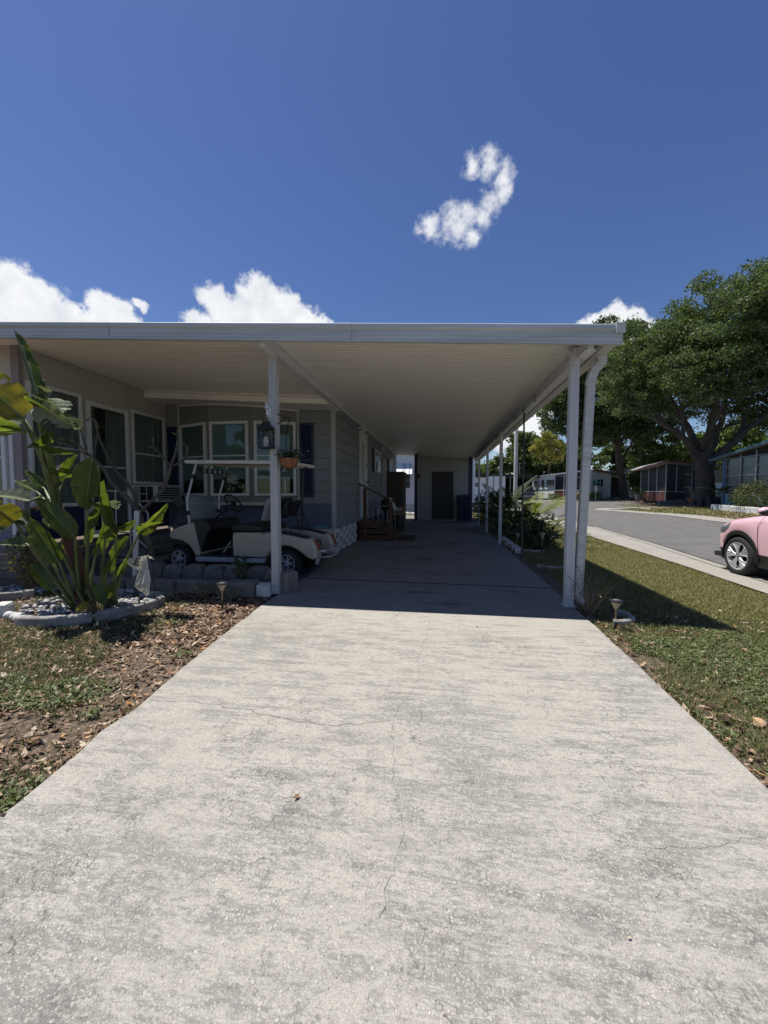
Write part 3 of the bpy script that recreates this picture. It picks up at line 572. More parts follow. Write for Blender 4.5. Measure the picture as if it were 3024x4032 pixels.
# bow window bay
bay = [(-5.83, YH), (-4.92, YH-.33), (-3.95, YH-.33), (-3.05, YH)]
bt = 3.04
s_ = MB(); s_.prism([(x, y, 2.90) for x, y in bay], (0, 0, .32)); s_.build('bay_wall', bay_m, ho)
s_ = MB(); s_.prism([(x, y, 1.10) for x, y in bay], (0, 0, .10)); s_.build('bay_wall', bay_m, ho)
s_ = MB(); s_.prism([(x*1.0 + (0 if abs(y-YH)<.01 else 0), y - .03, 1.035) for x, y in bay], (0, 0, .062)); s_.build('bay_sill', white_dirty, ho)
s_ = MB()
for (xa, ya), (xb, yb) in zip(bay, bay[1:]): s_.bar((xa, ya-.012, zc(xa)-.19), (xb, yb-.012, zc(xb)-.19), .02, .035)
s_.build('bay_top_trim', white, ho)
def window(a, b, z0, z1, parent, name='window', rail=.5, n_out=None, fr=.05, inner='blind', mullion=False, shutters=None):
    """window unit standing proud of the wall between xy points a and b"""
    a = dn((*a, 0)); b = dn((*b, 0)); d = (b - a).normalized(); n = Vector((d.y, -d.x, 0)) if n_out is None else dn((*n_out, 0))
    W_ = (b - a).length; P = lambda s, o, z: a + d*s + n*o + Vector((0, 0, z))
    def bx(mb, s0, s1, o0, o1, za, zb):
        mb.add([P(s0,o0,za),P(s1,o0,za),P(s1,o1,za),P(s0,o1,za),P(s0,o0,zb),P(s1,o0,zb),P(s1,o1,zb),P(s0,o1,zb)], [(0,3,2,1),(4,5,6,7),(0,1,5,4),(1,2,6,5),(2,3,7,6),(3,0,4,7)])
    f = MB()
    bx(f, 0, fr, .004, .065, z0, z1); bx(f, W_-fr, W_, .004, .065, z0, z1); bx(f, fr, W_-fr, .004, .065, z1-fr, z1); bx(f, fr, W_-fr, .004, .075, z0, z0+fr*.9)
    if rail: bx(f, fr, W_-fr, .012, .055, z0+(z1-z0)*rail-.014, z0+(z1-z0)*rail+.014)
    if mullion: bx(f, W_/2-.014, W_/2+.014, .013, .056, z0+fr, z1-fr)
    fo = f.build(name, white, parent, bevel=.004)
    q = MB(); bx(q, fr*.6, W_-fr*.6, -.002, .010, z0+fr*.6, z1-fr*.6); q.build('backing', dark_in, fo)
    q = MB()
    if inner == 'blind':
        zz = z1 - fr
        while zz > z0 + (z1-z0)*.24: q.quad(P(fr, .016, zz), P(W_-fr, .016, zz), P(W_-fr, .026, zz-.022), P(fr, .026, zz-.022)); zz -= .024
        q.build('blind', blind_m, fo)
    elif inner == 'curtain':
        for s0, s1 in ((fr, W_*.97-fr*.5),):
            q.grid(lambda u, v: P(s0+(s1-s0)*u, .024+.010*math.sin(u*38)+.004*math.sin(u*11), z0+fr+(z1-z0-2*fr)*v), 60, 2)
        q.build('curtain', curtain_m, fo)
    g_ = MB(); g_.quad(P(fr*.8, .046, z0+fr*.8), P(W_-fr*.8, .046, z0+fr*.8), P(W_-fr*.8, .046, z1-fr*.8), P(fr*.8, .046, z1-fr*.8)); g_.build('pane', glass_m, fo)
    if shutters:
        for s0, s1 in shutters:
            sh = MB(); bx(sh, s0, s0+.035, .006, .034, z0, z1); bx(sh, s1-.035, s1, .006, .034, z0, z1); bx(sh, s0+.035, s1-.035, .006, .034, z0, z0+.04); bx(sh, s0+.035, s1-.035, .006, .034, z1-.04, z1)
            zz = z0 + .045
            while zz < z1 - .05:
                sh.quad(P(s0+.03, .026, zz), P(s1-.03, .026, zz), P(s1-.03, .012, zz+.028), P(s0+.03, .012, zz+.028)); zz += .03
            bx(sh, s0+.02, s1-.02, .004, .008, z0+.02, z1-.02)
            sh.build('shutter', navy, parent)
    return fo
def inset(p, q, a, b):
    d = (dn((*q, 0)) - dn((*p, 0))); L_ = d.length; d /= L_; A = dn((*p, 0)) + d*a; B = dn((*q, 0)) - d*b; return (A.x, A.y), (B.x, B.y)
for (p, q, ia, ib) in ((bay[0], bay[1], .06, .05), (bay[1], bay[2], .05, .05), (bay[2], bay[3], .05, .05)):
    A, B = inset(p, q, ia, ib); bk = MB(); dd = (dn((*q,0))-dn((*p,0))).normalized(); nn = Vector((dd.y,-dd.x,0))
    P1 = dn((*p,0)); P2 = dn((*q,0)); bk.quad(P1+Vector((0,0,1.20)), P2+Vector((0,0,1.20)), P2+Vector((0,0,2.9)), P1+Vector((0,0,2.9)))
    bk.build('bay_wall', bay_m, ho)
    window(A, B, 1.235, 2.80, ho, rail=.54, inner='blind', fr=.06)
# things on the sill behind the right pane
tl = MB(); tl.box((-3.47, YH-.245, 1.30), (-3.37, YH-.215, 1.50)); tl.build('book', mat('orange_box', (.5,.13,.03), .6), ho)
tl = MB(); tl.box((-3.30, YH-.19, 1.30), (-3.26, YH-.165, 1.56)); tl.build('bottle', white, ho)
# shutters beside the bay
def shutter(x0, x1, z0, z1, y):
    sh = MB(); sh.box((x0, y-.03, z0), (x0+.04, y-.002, z1)); sh.box((x1-.04, y-.03, z0), (x1, y-.002, z1)); sh.box((x0+.04, y-.03, z0), (x1-.04, y-.002, z0+.05)); sh.box((x0+.04, y-.03, z1-.05), (x1-.04, y-.002, z1)); sh.box((x0+.04, y-.03, (z0+z1)/2-.03), (x1-.04, y-.002, (z0+z1)/2+.03))
    zz = z0+.05
    while zz < z1-.06: sh.quad((x0+.03, y-.022, zz), (x1-.03, y-.022, zz), (x1-.03, y-.007, zz+.03), (x0+.03, y-.007, zz+.03)); zz += .031
    sh.box((x0+.02, y-.006, z0+.02), (x1-.02, y-.001, z1-.02)); sh.build('shutter', navy, ho)
shutter(-3.005, -2.70, 1.20, 2.78, YH-.014); shutter(-6.12, -5.87, 1.20, 2.78, YH-.014)
np_ = MB(); np_.box((-2.69, YH-.022, .535), (-2.42, YH-.014, .595)); npl = np_.build('name_plate', mat('teal_plate', (.06,.22,.32), .5), ho)
for k in range(9):
    q = MB(); q.box((-2.67+k*.027, YH-.025, .550), (-2.655+k*.027, YH-.0225, .550+random.choice((.018,.028,.03)))); q.build('lettering', mat('pale_lettering', (.35,.5,.55), .5), npl)
# skirting of slump block: coursed on the front, open basket weave on the side
q = MB(); z = 0
for r_ in range(5):
    x = -4.2 - .2*(r_ % 2)
    while x < XS:
        xe = min(x + .40, XS+.01); q.box((x+.004, YH-.03+random.uniform(-.006,.004), r_*.106+.003), (xe-.004, YH+.1, r_*.106+.1)); x += .40
q.build('front_skirting', stone_w, ho, bevel=.012)
q = MB()
for r_ in range(5):
    y = YH + .02 - .28*(r_ % 2)
    while y < 10.12: q.box((XS-.08, max(y, YH), r_*.104+.002), (XS+.012+random.uniform(-.003,.006), min(y+.35, 10.13), r_*.104+.101)); y += .56
q.build('basket_weave_skirting', stone_w, ho, bevel=.008)
q = MB(); q.box((XS-.14, YH+.05, 0), (XS-.07, YB, .55)); q.box((XW, YH+.105, 0), (XS-.02, YH+.15, .56)); q.build('skirting_backing', mat('grey_mortar', (.05,.05,.05), .95, .2, 8), ho)
# side wall: white screen door, two windows, second door, vent
q = MB(); q.box((XS+.006, 10.42, .60), (XS+.05, 11.40, 3.02)); do = q.build('side_door', white, ho, bevel=.006)
q = MB(); q.box((XS+.05, 10.50, 1.62), (XS+.058, 10.92, 2.7)); q.build('door_panel', panel_m, do, bevel=.01)
q = MB(); q.lathe((XS+.05, 11.25, 1.62), [(.02,0),(.02,.04),(.035,.05),(.03,.08),(0,.085)], 12, (1,0,0)); q.box((XS+.05, 11.2, 2.05), (XS+.062, 11.28, 2.14)); q.build('door_handle', blackm, do)
q = MB(); q.box((XS+.052, 10.9, 1.5), (XS+.056, 11.02, 1.58)); q.build('sticker', mat('dark_sticker', (.12,.12,.12), .6), do)
q = MB(); q.tube([(XS+.02, 10.2, 3.02), (XS+.12, 10.3, 3.06), (XS+.13, 10.65, 3.06)], .022, 8); q.lathe((XS+.12, 10.45, 3.0), [(.05,-.04),(.06,.03),(.03,.07)], 12); q.build('porch_light', white, ho)
window((XS, 12.75), (XS, 14.05), 1.98, 2.76, ho, n_out=(1, 0), inner='curtain', fr=.06, shutters=((-.34,-.03),(1.33,1.64)))
window((XS, 16.35), (XS, 17.75), 1.98, 2.74, ho, n_out=(1, 0), inner='curtain', fr=.06, shutters=((-.30,-.03),(1.43,1.70)))
q = MB(); q.box((XS+.004, 14.55, .6), (XS+.04, 15.55, 2.62)); q.build('rear_door', mat('grey_door', (.32,.32,.33), .5), ho, bevel=.005)
q = MB(); q.box((XS+.006, 14.6, 2.86), (XS+.035, 15.1, 3.06)); q.build('vent', white_dirty, ho, bevel=.004)
# left wing: pale panels, tall windows and the screen door, facing the carport
q = MB()
for ya, yb, z0 in ((4.90, 5.86, 1.06), (5.868, 6.86, .55), (6.868, YH, 1.40)):
    q.box((XW-.06, ya, z0), (XW, yb, zc(XW)+.01))
q.build('wing_wall', panel_m, ho)
q = MB(); q.box((XW-.05, 4.90, .55), (XW-.01, 5.86, 1.06)); q.build('lower_wing_wall', navy, ho); q = MB(); q.box((XW-.05, 6.868, .55), (XW-.01, YH, 1.40)); q.build('lower_wing_wall', navy, ho)
q = MB()
for y in (4.93, 5.868, 6.868): q.box((XW+.001, y-.02, .5), (XW+.014, y+.02, zc(XW)-.03))
q.box((XW+.001, 4.9, zc(XW)-.05), (XW+.02, YH, zc(XW)-.03)); q.build('wing_batten', panel_m, ho)
window((XW, 4.95), (XW, 5.83), 1.08, 2.97, ho, n_out=(1, 0), rail=.50, inner='curtain', fr=.055)
window((XW, 6.90), (XW, 7.82), 1.48, 2.95, ho, n_out=(1, 0), rail=.42, inner='curtain', fr=.055)
dr = window((XW, 5.92), (XW, 6.82), .56, 2.90, ho, name='screen_door', n_out=(1, 0), rail=.52, inner='none', fr=.075)
q = MB(); q.grid(lambda u, v: (XW+.02+.008*math.sin(u*30), 6.32+.42*u, .7+2.1*v), 40, 2); q.build('curtain', mat('pale_curtain', (.24,.255,.26), .9, .15, 2), dr)
q = MB(); q.grid(lambda u, v: (XW+.02+.008*math.sin(u*20), 6.00+.10*u, .7+2.1*v), 14, 2); q.build('curtain', MATS['pale_curtain'], dr)
# wing front: faces the camera at the left edge
YW = 4.88
q = MB(); q.box((-9.0, YW, .55), (XW-.10, YW+.06, zc(XW)+.12)); q.build('wing_front_wall', panel_m, ho)
q = MB(); q.box((XW-.10, YW-.02, .45), (XW+.03, YW+.045, zc(XW)-.01)); q.build('wing_corner_post', mat('grey_brown_post', (.22,.20,.20), .6, .1, 5), ho)
q = MB(); q.box((XW-.19, YW-.03, .5), (XW-.12, YW-.002, 2.75)); q.build('wing_front_trim', white, ho)
window((-7.9, YW), (-6.36, YW), 1.02, 2.62, ho, rail=.5, inner='curtain', fr=.07, mullion=True)
q = MB(); q.box((-9, YW-.02, .42), (XW-.2, YW+.02, .98)); q.build('wing_lower_front', siding_blue, ho)
q = MB()
for r_ in range(4):
    y = 4.9 - .2*(r_ % 2)
    while y < YH-.05: q.box((XW-.04, max(y, 4.88)+.004, r_*.125+.003), (XW+.035+random.uniform(-.01,.012), min(y+.4, YH)-.004, r_*.125+.12)); y += .4
    x = -9 + .2*(r_ % 2)
    while x < XW+.04: q.box((x+.004, YW-.05+random.uniform(-.01,.01), r_*.125+.003), (min(x+.4, XW+.045)-.004, YW+.0, r_*.125+.12)); x += .4
q.build('stone_base', stone_m, ho, bevel=.014)
# body and roof behind
q = MB(); q.box((-9, YH+.16, .56), (XS-.15, YB, 3.1)); q.build('inner_wall', dark_in, ho)
q = MB(); q.prism([(-9.2, 8.22, 3.64), (-2.40, 8.22, 3.20), (-2.40, 19.5, 3.20), (-9.2, 19.5, 3.64)], (0, 0, .05)); q.build('roof', white_dirty, ho)

# ------------------------------------------------------------------ window air conditioner
ac = thing('air_conditioner', (-5.8, 7.1, 1.3), 'white window air conditioner sticking out below the right-hand pane', 'air conditioner')
q = MB(); q.box((-6.10, 6.79, 1.115), (-5.50, 7.48, 1.455)); q.build('casing', mat('aged_white_plastic', (.50,.49,.46), .5, .1, 5), ac, bevel=.015)
q = MB()
for k in range(9): q.box((-5.98, 6.778, 1.15+k*.03), (-5.88, 6.789, 1.163+k*.03))
q.build('side_vents', mat('vent_shadow', (.12,.12,.115), .8), ac)
q = MB(); q.box((-5.85, 6.776, 1.15), (-5.73, 6.788, 1.27)); q.box((-5.85, 6.776, 1.29), (-5.73, 6.788, 1.42)); q.box((-5.70, 6.776, 1.15), (-5.58, 6.788, 1.42)); q.build('dark_panel', dark_in, ac)
q = MB(); q.box((-5.499, 6.83, 1.15), (-5.494, 7.44, 1.43)); q.build('condenser', dark_in, ac)
q = MB()
for k in range(6): q.box((-5.50, 6.83, 1.165+k*.048), (-5.48, 7.44, 1.182+k*.048))
q.build('louvre', alu, ac)

# ------------------------------------------------------------------ stone steps and white iron railing at the screen door
stp = thing('stone_steps', (-5.6, 6.5, 0), 'rough stone steps rising to the screen door behind the plants', 'steps')
for i, (x1_, z_) in enumerate(((-4.75, .15), (-5.1, .30), (-5.45, .44))):
    q = MB(); y = 6.0
    while y < 7.7: q.box((XW+.05, y+.004, z_-.14), (x1_+random.uniform(-.02,.02), y+.42, z_)); y += .43
    q.build('step', stone_m, stp, bevel=.02)
rl = thing('iron_railing', (-5.3, 6.0, 0), 'white wrought-iron railing beside the screen door steps', 'railing')
q = MB(); q.tube([(-5.9,5.95,1.35),(-5.35,5.95,1.30),(-5.0,5.95,.95)], .013, 6); q.tube([(-5.9,5.95,.62),(-5.35,5.95,.60),(-5.0,5.95,.32)], .011, 6)
for x in (-5.9,-5.62,-5.35): q.tube([(x,5.95,1.36),(x,5.95,.3)], .012, 6)
q.tube([(-5.0,5.95,.97),(-5.0,5.95,.0)], .014, 6); q.build('rail', white_dirty, rl)

# ------------------------------------------------------------------ shed at the end of the carport
sd = thing('storage_shed', (.07, 19, 0), 'grey panelled storage shed with navy door and trim closing the carport', 'shed')
q = MB(); X0, X1 = -1.25, 1.38
q.prism([(X0+.14, 18.0, .06), (X1-.14, 18.0, .06), (X1-.14, 18.0, zc(X1-.14)-.005), (X0+.14, 18.0, zc(X0+.14)-.005)], (0, .05, 0))
q.box((X0, 18.06, .0), (X0+.05, 21, 2.9)); q.box((X1-.05, 18.06, 0), (X1, 21, 2.85)); q.box((X0, 20.95, 0), (X1, 21, 2.85)); q.build('wall', mat('grey_panelling', (.36,.37,.37), .6, .06, 3, stretch=(6,1,.5)), sd)
q = MB(); x = X0 + .3
while x < X1-.16: q.box((x, 17.996, .06), (x+.012, 18.001, 2.9)); x += .2
q.build('panel_groove', mat('groove_shadow', (.2,.2,.2), .8), sd)
q = MB(); q.box((X0, 17.97, 0), (X0+.15, 18.055, zc(X0)-.02)); q.box((X1-.15, 17.97, 0), (X1+.02, 18.055, zc(X1)-.02)); q.build('corner_trim', navy, sd)
q = MB(); q.prism([(X0, 17.975, zc(X0)-.07), (X1, 17.975, zc(X1)-.07), (X1, 17.975, zc(X1)-.015), (X0, 17.975, zc(X0)-.015)], (0, .02, 0)); q.build('top_moulding', white, sd)
q = MB(); q.box((-.43, 17.965, .05), (.55, 17.994, 2.27)); d_ = q.build('door', mat('black_navy', (.006,.008,.02), .45), sd, bevel=.005)
q = MB(); q.lathe((-.36, 17.96, 1.1), [(.03,0),(.03,.03),(0,.035)], 10, (0,-1,0)); q.build('door_handle', blackm, d_)
q = MB(); q.lathe((-1.03, 17.99, 2.06), [(.03,.02),(.07,.06),(.08,.14),(.05,.2),(0,.2)], 12, (0,-1,0)); q.build('wall_lamp', black, sd)

# ------------------------------------------------------------------ wooden side steps, mat, cabinet, grill, bin
ws = thing('wooden_steps', (-1.85, 10.7, 0), 'brown stained wooden steps with one handrail at the side door', 'steps')
sx0 = XS + .015
tw = [(sx0, -1.72, .49), (-1.72, -1.47, .33), (-1.47, -1.25, .165)]
q = MB()
for k, (a, b, z) in enumerate(tw): q.box((sx0, 10.28, z-.155), (b-.015, 10.32, z-.022)); q.box((sx0, 11.36, z-.155), (b-.015, 11.40, z-.022))
q.build('stringer', wood_m, ws, bevel=.004)
for a, b, z in tw:
    q = MB(); q.box((a, 10.25, z-.02), (b+.01, 10.82, z+.015)); q.box((a, 10.83, z-.02), (b+.01, 11.42, z+.015)); q.build('tread', wood_m, ws, bevel=.004)
    q = MB(); q.box((b-.035, 10.33, z-.16), (b-.016, 11.35, z-.022)); q.build('riser', wood_m, ws)
q = MB(); q.box((-2.10, 10.24, .0), (-2.01, 10.33, 1.42)); q.build('rail_post', wood_m, ws, bevel=.004)
q = MB(); q.box((-1.40, 10.24, .0), (-1.31, 10.33, 1.05)); q.build('rail_post', wood_m, ws, bevel=.004)
q = MB(); q.bar((-2.26, 10.285, 1.56), (-1.22, 10.285, 1.03), .10, .04); q.build('handrail', wood_m, ws, bevel=.004)
mt_ = MB()
for k in range(12): mt_.box((-1.22, 10.45+k*.1, .003), (-.74, 10.53+k*.1, .014))
tag(mt_.build('door_mat', mat('brown_rubber', (.07,.04,.035), .9), bevel=.003), 'dark ribbed doormat lying at the foot of the wooden steps', 'doormat')
cb = thing('cabinet', (-1.95, 16.4, 0), 'tall dark brown resin storage cabinet standing against the side wall', 'cabinet')
bm_ = mat('brown_resin', (.055, .042, .030), .55, .12, 4)
q = MB(); q.box((-2.21, 15.92, .04), (-1.60, 17.3, 2.12)); q.build('body', bm_, cb, bevel=.01)
q = MB(); q.box((-2.23, 15.86, 2.12), (-1.54, 17.36, 2.17)); q.build('lid', black, cb, bevel=.01)
for ya, yb in ((15.98, 16.6), (16.62, 17.26)):
    q = MB(); q.box((-1.60, ya, .1), (-1.575, yb, 2.06))
    for zz in range(14): q.box((-1.575, ya+.06, .2+zz*.13), (-1.568, yb-.06, .24+zz*.13))
    q.build('door', bm_, cb)
gr_ = thing('barbecue_grill', (-1.75, 12.6, 0), 'black kettle barbecue on a wheeled stand behind the wooden steps', 'barbecue')
q = MB(); prof = [(.0,-.26),(.12,-.24),(.22,-.15),(.27,0),(.275,.01),(.22,.15),(.12,.23),(0,.26)]; q.lathe((-1.72, 12.5, .90), prof, 20); q.build('bowl', black, gr_, smooth=True)
q = MB()
for a in (.5, 2.6, 4.7): q.tube([(-1.72+.2*math.cos(a), 12.5+.2*math.sin(a), .75), (-1.72+.27*math.cos(a), 12.5+.27*math.sin(a), .02)], .012, 6)
q.build('stand', alu, gr_)
q = MB(); q.box((-1.62, 12.2, .74), (-1.30, 12.7, .77)); q.build('side_table', white_dirty, gr_, bevel=.004)
tag(MB().tube([(-1.60,11.9,1.13),(-1.42,11.9,.80)], .05, 16).build('paper_roll', mat('paper', (.62,.62,.6), .8), bevel=.004), 'white paper towel roll tilted on the barbecue stand', 'paper roll')
sb = thing('storage_box', (-1.45, 12.9, 0), 'tan cardboard box on a dark tub beside the barbecue', 'box')
q = MB(); q.box((-1.62, 12.75, .55), (-1.22, 13.2, .82)); q.build('carton', mat('cardboard', (.22,.15,.09), .85), sb, bevel=.006)
q = MB(); q.lathe((-1.42, 12.98, .0), [(.0,.01),(.17,.01),(.21,.54),(.0,.54)], 20); q.build('tub', black, sb)
wr = thing('walker_frame', (-2.0, 12.0, 0), 'thin grey metal frame standing by the wall behind the steps', 'metal frame')
q = MB()
for x in (-2.15,-1.98,-1.62): q.tube([(x,12.0,.01),(x,12.0,.88)], .013, 6)
q.tube([(-2.15,12.0,.88),(-1.62,12.0,.88)], .013, 6); q.tube([(-2.15,12.0,.4),(-1.62,12.0,.4)], .011, 6); q.build('tubing', alu, wr)
bn = thing('wheelie_bin', (1.0, 17.4, 0), 'dark blue wheeled rubbish bin beside the shed door', 'bin')
bb = mat('blue_plastic', (.007, .012, .055), .4, .1, 5)
q = MB(); P0 = [(.73,17.15,.08),(1.27,17.15,.08),(1.27,17.7,.08),(.73,17.7,.08)]; P1 = [(.68,17.05,1.12),(1.32,17.05,1.12),(1.32,17.78,1.12),(.68,17.78,1.12)]
q.add(P0+P1, [(0,3,2,1),(4,5,6,7),(0,1,5,4),(1,2,6,5),(2,3,7,6),(3,0,4,7)]); q.build('body', bb, bn, bevel=.03)
q = MB(); q.grid(lambda u, v: (.66+.68*u, 17.0+.82*v, 1.13+.10*math.sin(math.pi*v)**.6*(1-.3*abs(2*u-1))), 10, 10); q.build('lid', bb, bn, smooth=True)
q = MB(); q.bar((.72,17.0,1.12),(1.28,17.0,1.12),.03,.03); q.build('handle', bb, bn)
for x in (.70, 1.30): q = MB(); q.lathe((x-.03, 17.68, .12), [(0,0),(.11,0),(.12,.02),(.12,.05),(0,.06)], 18, (1,0,0)); q.build('wheel', black, bn)

# ------------------------------------------------------------------ neighbour seen through the gap
nb = thing('neighbouring_house', (-4, 28, 0), 'white sided neighbouring house with a striped window awning beyond the gap', 'house')
q = MB(); siding(q, (-9, 26), (2.2, 26), .55, 4.0, (0,-1), .26); q.quad((-9,26.001,.3),(2.2,26.001,.3),(2.2,26.001,4),(-9,26.001,4)); q.build('wall', mat('white_siding', (.66,.69,.74), .6, .05, 3), nb)
q = MB(); q.prism([(-9.4,25.6,4.0),(2.6,25.6,4.0),(2.6,32,4.5),(-9.4,32,4.5)], (0,0,.1)); q.build('roof', white, nb)
q = MB(); q.box((-9,25.96,.0),(2.2,25.99,.53)); q.build('skirting', stone_w, nb)
window((-3.4, 25.985), (-2.02, 25.985), 1.55, 2.75, nb, inner='curtain', fr=.08)
q = MB(); q.prism([(-3.55,25.95,3.25),(-1.95,25.95,3.25),(-1.9,25.2,2.50),(-3.6,25.2,2.50)], (0,0,.02)); aw = q.build('awning', white, nb)
q = MB()
for x in (-2.55,-2.42,-2.12): q.prism([(x,25.94,3.275),(x+.05,25.94,3.275),(x+.05,25.19,2.525),(x,25.19,2.525)], (0,0,.006))
q.build('stripe', mat('grey_stripe', (.2,.22,.24), .6), aw)
q = MB()
for k in range(14): q.blob((-2.6+k*.16+random.uniform(-.05,.05), 23.6+random.uniform(-.5,.5), .03), (.13,.1,.08), 8, 5, .3)
tag(q.build('garden_rocks', stone_w), 'pale rocks heaped on sand beyond the gap beside the shed', 'rocks', kind='stuff')

# ------------------------------------------------------------------ golf cart (s: rear to front, n: towards the house)
GO = Vector((-2.36, 5.60, -.01)); GD = Vector((-.9962, .0876, 0)); GN = Vector((.0876, .9962, 0))
gc = thing('golf_cart', tuple(GO + GD*1.0 + GN*.55), 'cream two-seat golf cart with white roof parked under the carport', 'golf cart')
def C(s, n, z): return GO + GD*s + GN*(n*.8) + Vector((0, 0, z + .01))
def gpoly(mb, pts, n0, n1): mb.prism([C(s, n0, z) for s, z in pts], GN*((n1-n0)*.8))
q = MB(); gpoly(q, [(2.12,.53),(2.14,.60),(2.09,.68),(1.92,.745),(1.70,.81),(1.665,.80),(1.54,.27),(1.64,.26),(1.70,.37),(1.77,.45),(1.89,.505),(2.04,.525)], 0, 1.12)
q.build('front_cowl', cart_m, gc, bevel=.03, seg=3)
q = MB(); gpoly(q, [(2.11,.27),(2.09,.5),(1.7,.5),(1.66,.28)], .22, .9); q.build('front_underbody', black, gc)
q = MB(); gpoly(q, [(2.155,.33),(2.165,.42),(2.10,.43),(2.10,.32)], .05, 1.07); q.build('front_bumper', black, gc, bevel=.01)
q = MB(); gpoly(q, [(1.66,.80),(1.60,.86),(1.47,.87),(1.38,.80),(1.36,.70),(1.44,.60),(1.55,.32),(1.6,.3)], .04, 1.08); q.build('dashboard', black, gc, bevel=.015)
q = MB(); gpoly(q, [(1.50,.70),(1.495,.725),(1.40,.735),(1.40,.71)], .1, .5); q.build('cup_tray', mat('grey_plastic', (.2,.2,.2), .5), gc)
q = MB(); gpoly(q, [(1.62,.25),(1.60,.29),(.92,.29),(.92,.25)], .03, 1.09); q.build('floor', black, gc)
q = MB(); q.bar(C(1.30,.35,.29), C(1.16,.35,.48), .03, .02); q.build('pedal', alu, gc)
pod = [(.93,.285),(.935,.59),(.92,.665),(.43,.675),(.40,.62),(.34,.60),(.34,.31),(.38,.285)]
q = MB(); gpoly(q, pod, 0, 1.12); q.build('seat_pod', cart_m, gc, bevel=.018, seg=3)
fen = [(.42,.64),(.30,.68),(.11,.665),(-.08,.645),(-.31,.60),(-.42,.60),(-.47,.52),(-.50,.44),(-.505,.30),(-.44,.285),(-.38,.30),(-.32,.34),(-.24,.40),(-.12,.462),(0,.485),(.10,.48),(.21,.43),(.30,.35),(.345,.285),(.42,.29)]
for n0, n1 in ((-.02, .27), (.85, 1.14)):
    q = MB(); gpoly(q, fen, n0, n1); q.build('rear_fender', cart_m, gc, bevel=.03, seg=3)
    q = MB(); gpoly(q, [(.32,.70),(.12,.69),(-.08,.67),(-.33,.615),(-.325,.56),(-.09,.60),(.12,.60),(.30,.61)], n0+.035, n1-.035); q.build('fender_cover', black, gc, bevel=.012)
    q = MB(); c_n = (n0+n1)/2; a_, b_ = C(-.445, c_n, .60), C(-.515, c_n, .42)
    q.bar(a_ - Vector((0,0,.01)) + GD*-.005, b_, .07, .03, tuple(GD)); q.build('tail_light', mat('red_lens', (.20,.012,.008), .25), gc, bevel=.01)
q = MB(); gpoly(q, [(.40,.25),(-.30,.30),(-.30,.50),(.40,.60)], .272, .848); q.build('bag_well', black, gc)
q = MB(); q.tube([C(-.42,.15,.38), C(-.58,.2,.40), C(-.62,.56,.40), C(-.58,.92,.40), C(-.42,.97,.38)], .02, 8); q.tube([C(-.40,.3,.27), C(-.62,.35,.30), C(-.62,.78,.30), C(-.40,.85,.27)], .016, 8)
q.bar(C(-.50,.1,.30), C(-.47,.1,.20), .02, .05); q.build('rear_bumper', alu, gc)
q = MB(); gpoly(q, [(1.64,.25),(.34,.27),(.375,.20),(1.61,.175)], -.01, .05); gpoly(q, [(1.64,.25),(.34,.27),(.375,.20),(1.61,.175)], 1.07, 1.13); q.build('rocker_panel', mat('scuffed_aluminium', (.36,.38,.41), .5, .25, 9, metal=.3), gc, bevel=.006)
def soft(n0, n1, name, s0=.44, s1=1.0, z0=.68, z1=.79):
    q = MB(); gpoly(q, [(s0,z0),(s1-.04,z0),(s1,z0+.03),(s1,z1-.03),(s1-.06,z1),(s0+.2,z1+.01),(s0,z1-.02)], n0, n1); return q.build(name, black, gc, bevel=.028, seg=3)
soft(.05, .54, 'seat_cushion'); soft(.58, 1.07, 'seat_cushion')
for n0, n1 in ((.07,.52),(.60,1.05)):
    q = MB(); gpoly(q, [(.47,.86),(.38,1.16),(.34,1.22),(.29,1.21),(.31,1.14),(.40,.85)], n0, n1); q.build('seat_back', mat('pale_vinyl', (.24,.24,.23), .5) if n0 < .3 else black, gc, bevel=.025, seg=3)
# steering column, ring, pedal
q = MB(); q.tube([C(1.55,.45,.83), C(1.17,.45,1.11)], .022, 8); q.build('steering_column', black, gc)
q = MB(); ax = (C(1.17,.45,1.11)-C(1.55,.45,.83)).normalized(); u = GN; v_ = ax.cross(u); cc_ = C(1.15,.45,1.125)
q.tube([cc_ + (u*math.cos(a) + v_*math.sin(a))*.175 for a in [2*math.pi*k/28 for k in range(29)]], .014, 8)
for a in (.3, 2.85, 4.7): q.tube([cc_, cc_ + (u*math.cos(a)+v_*math.sin(a))*.17], .011, 6)
q.lathe(cc_, [(.05,-.02),(.05,.015),(0,.02)], 14, ax); q.build('steering_wheel', black, gc)
# roof, struts, windshield, mirror
rf_ = MB(); 
def roofpt(u, v):
    s = 1.74 - 1.80*u; n = -.06 + 1.24*v; z = 1.815 - .045*u + .055*math.sin(math.pi*v)*math.sin(math.pi*min(max(u,.02),.98))
    return C(s, n, z)
rf_.grid(roofpt, 20, 12); rf_.grid(lambda u, v: roofpt(u, v) - Vector((0,0,.012)), 20, 12); rf_.build('roof', mat('white_roof', (.60,.57,.50), .4, .06, 3), gc, smooth=True)
q = MB()
for v in (0, 1): q.bar(roofpt(0, v)+Vector((0,0,-.015)), roofpt(1, v)+Vector((0,0,-.015)), .03, .055)
for u in (0, 1): q.bar(roofpt(u, 0)+Vector((0,0,-.015)), roofpt(u, 1)+Vector((0,0,-.015)), .028, .05)
q.build('roof_rim', MATS['white_roof'], gc, bevel=.008)
q = MB(); q.tube([C(1.50,-.075,1.80), C(1.34,-.075,1.795)], .01, 6); q.build('roof_handle', alu, gc)
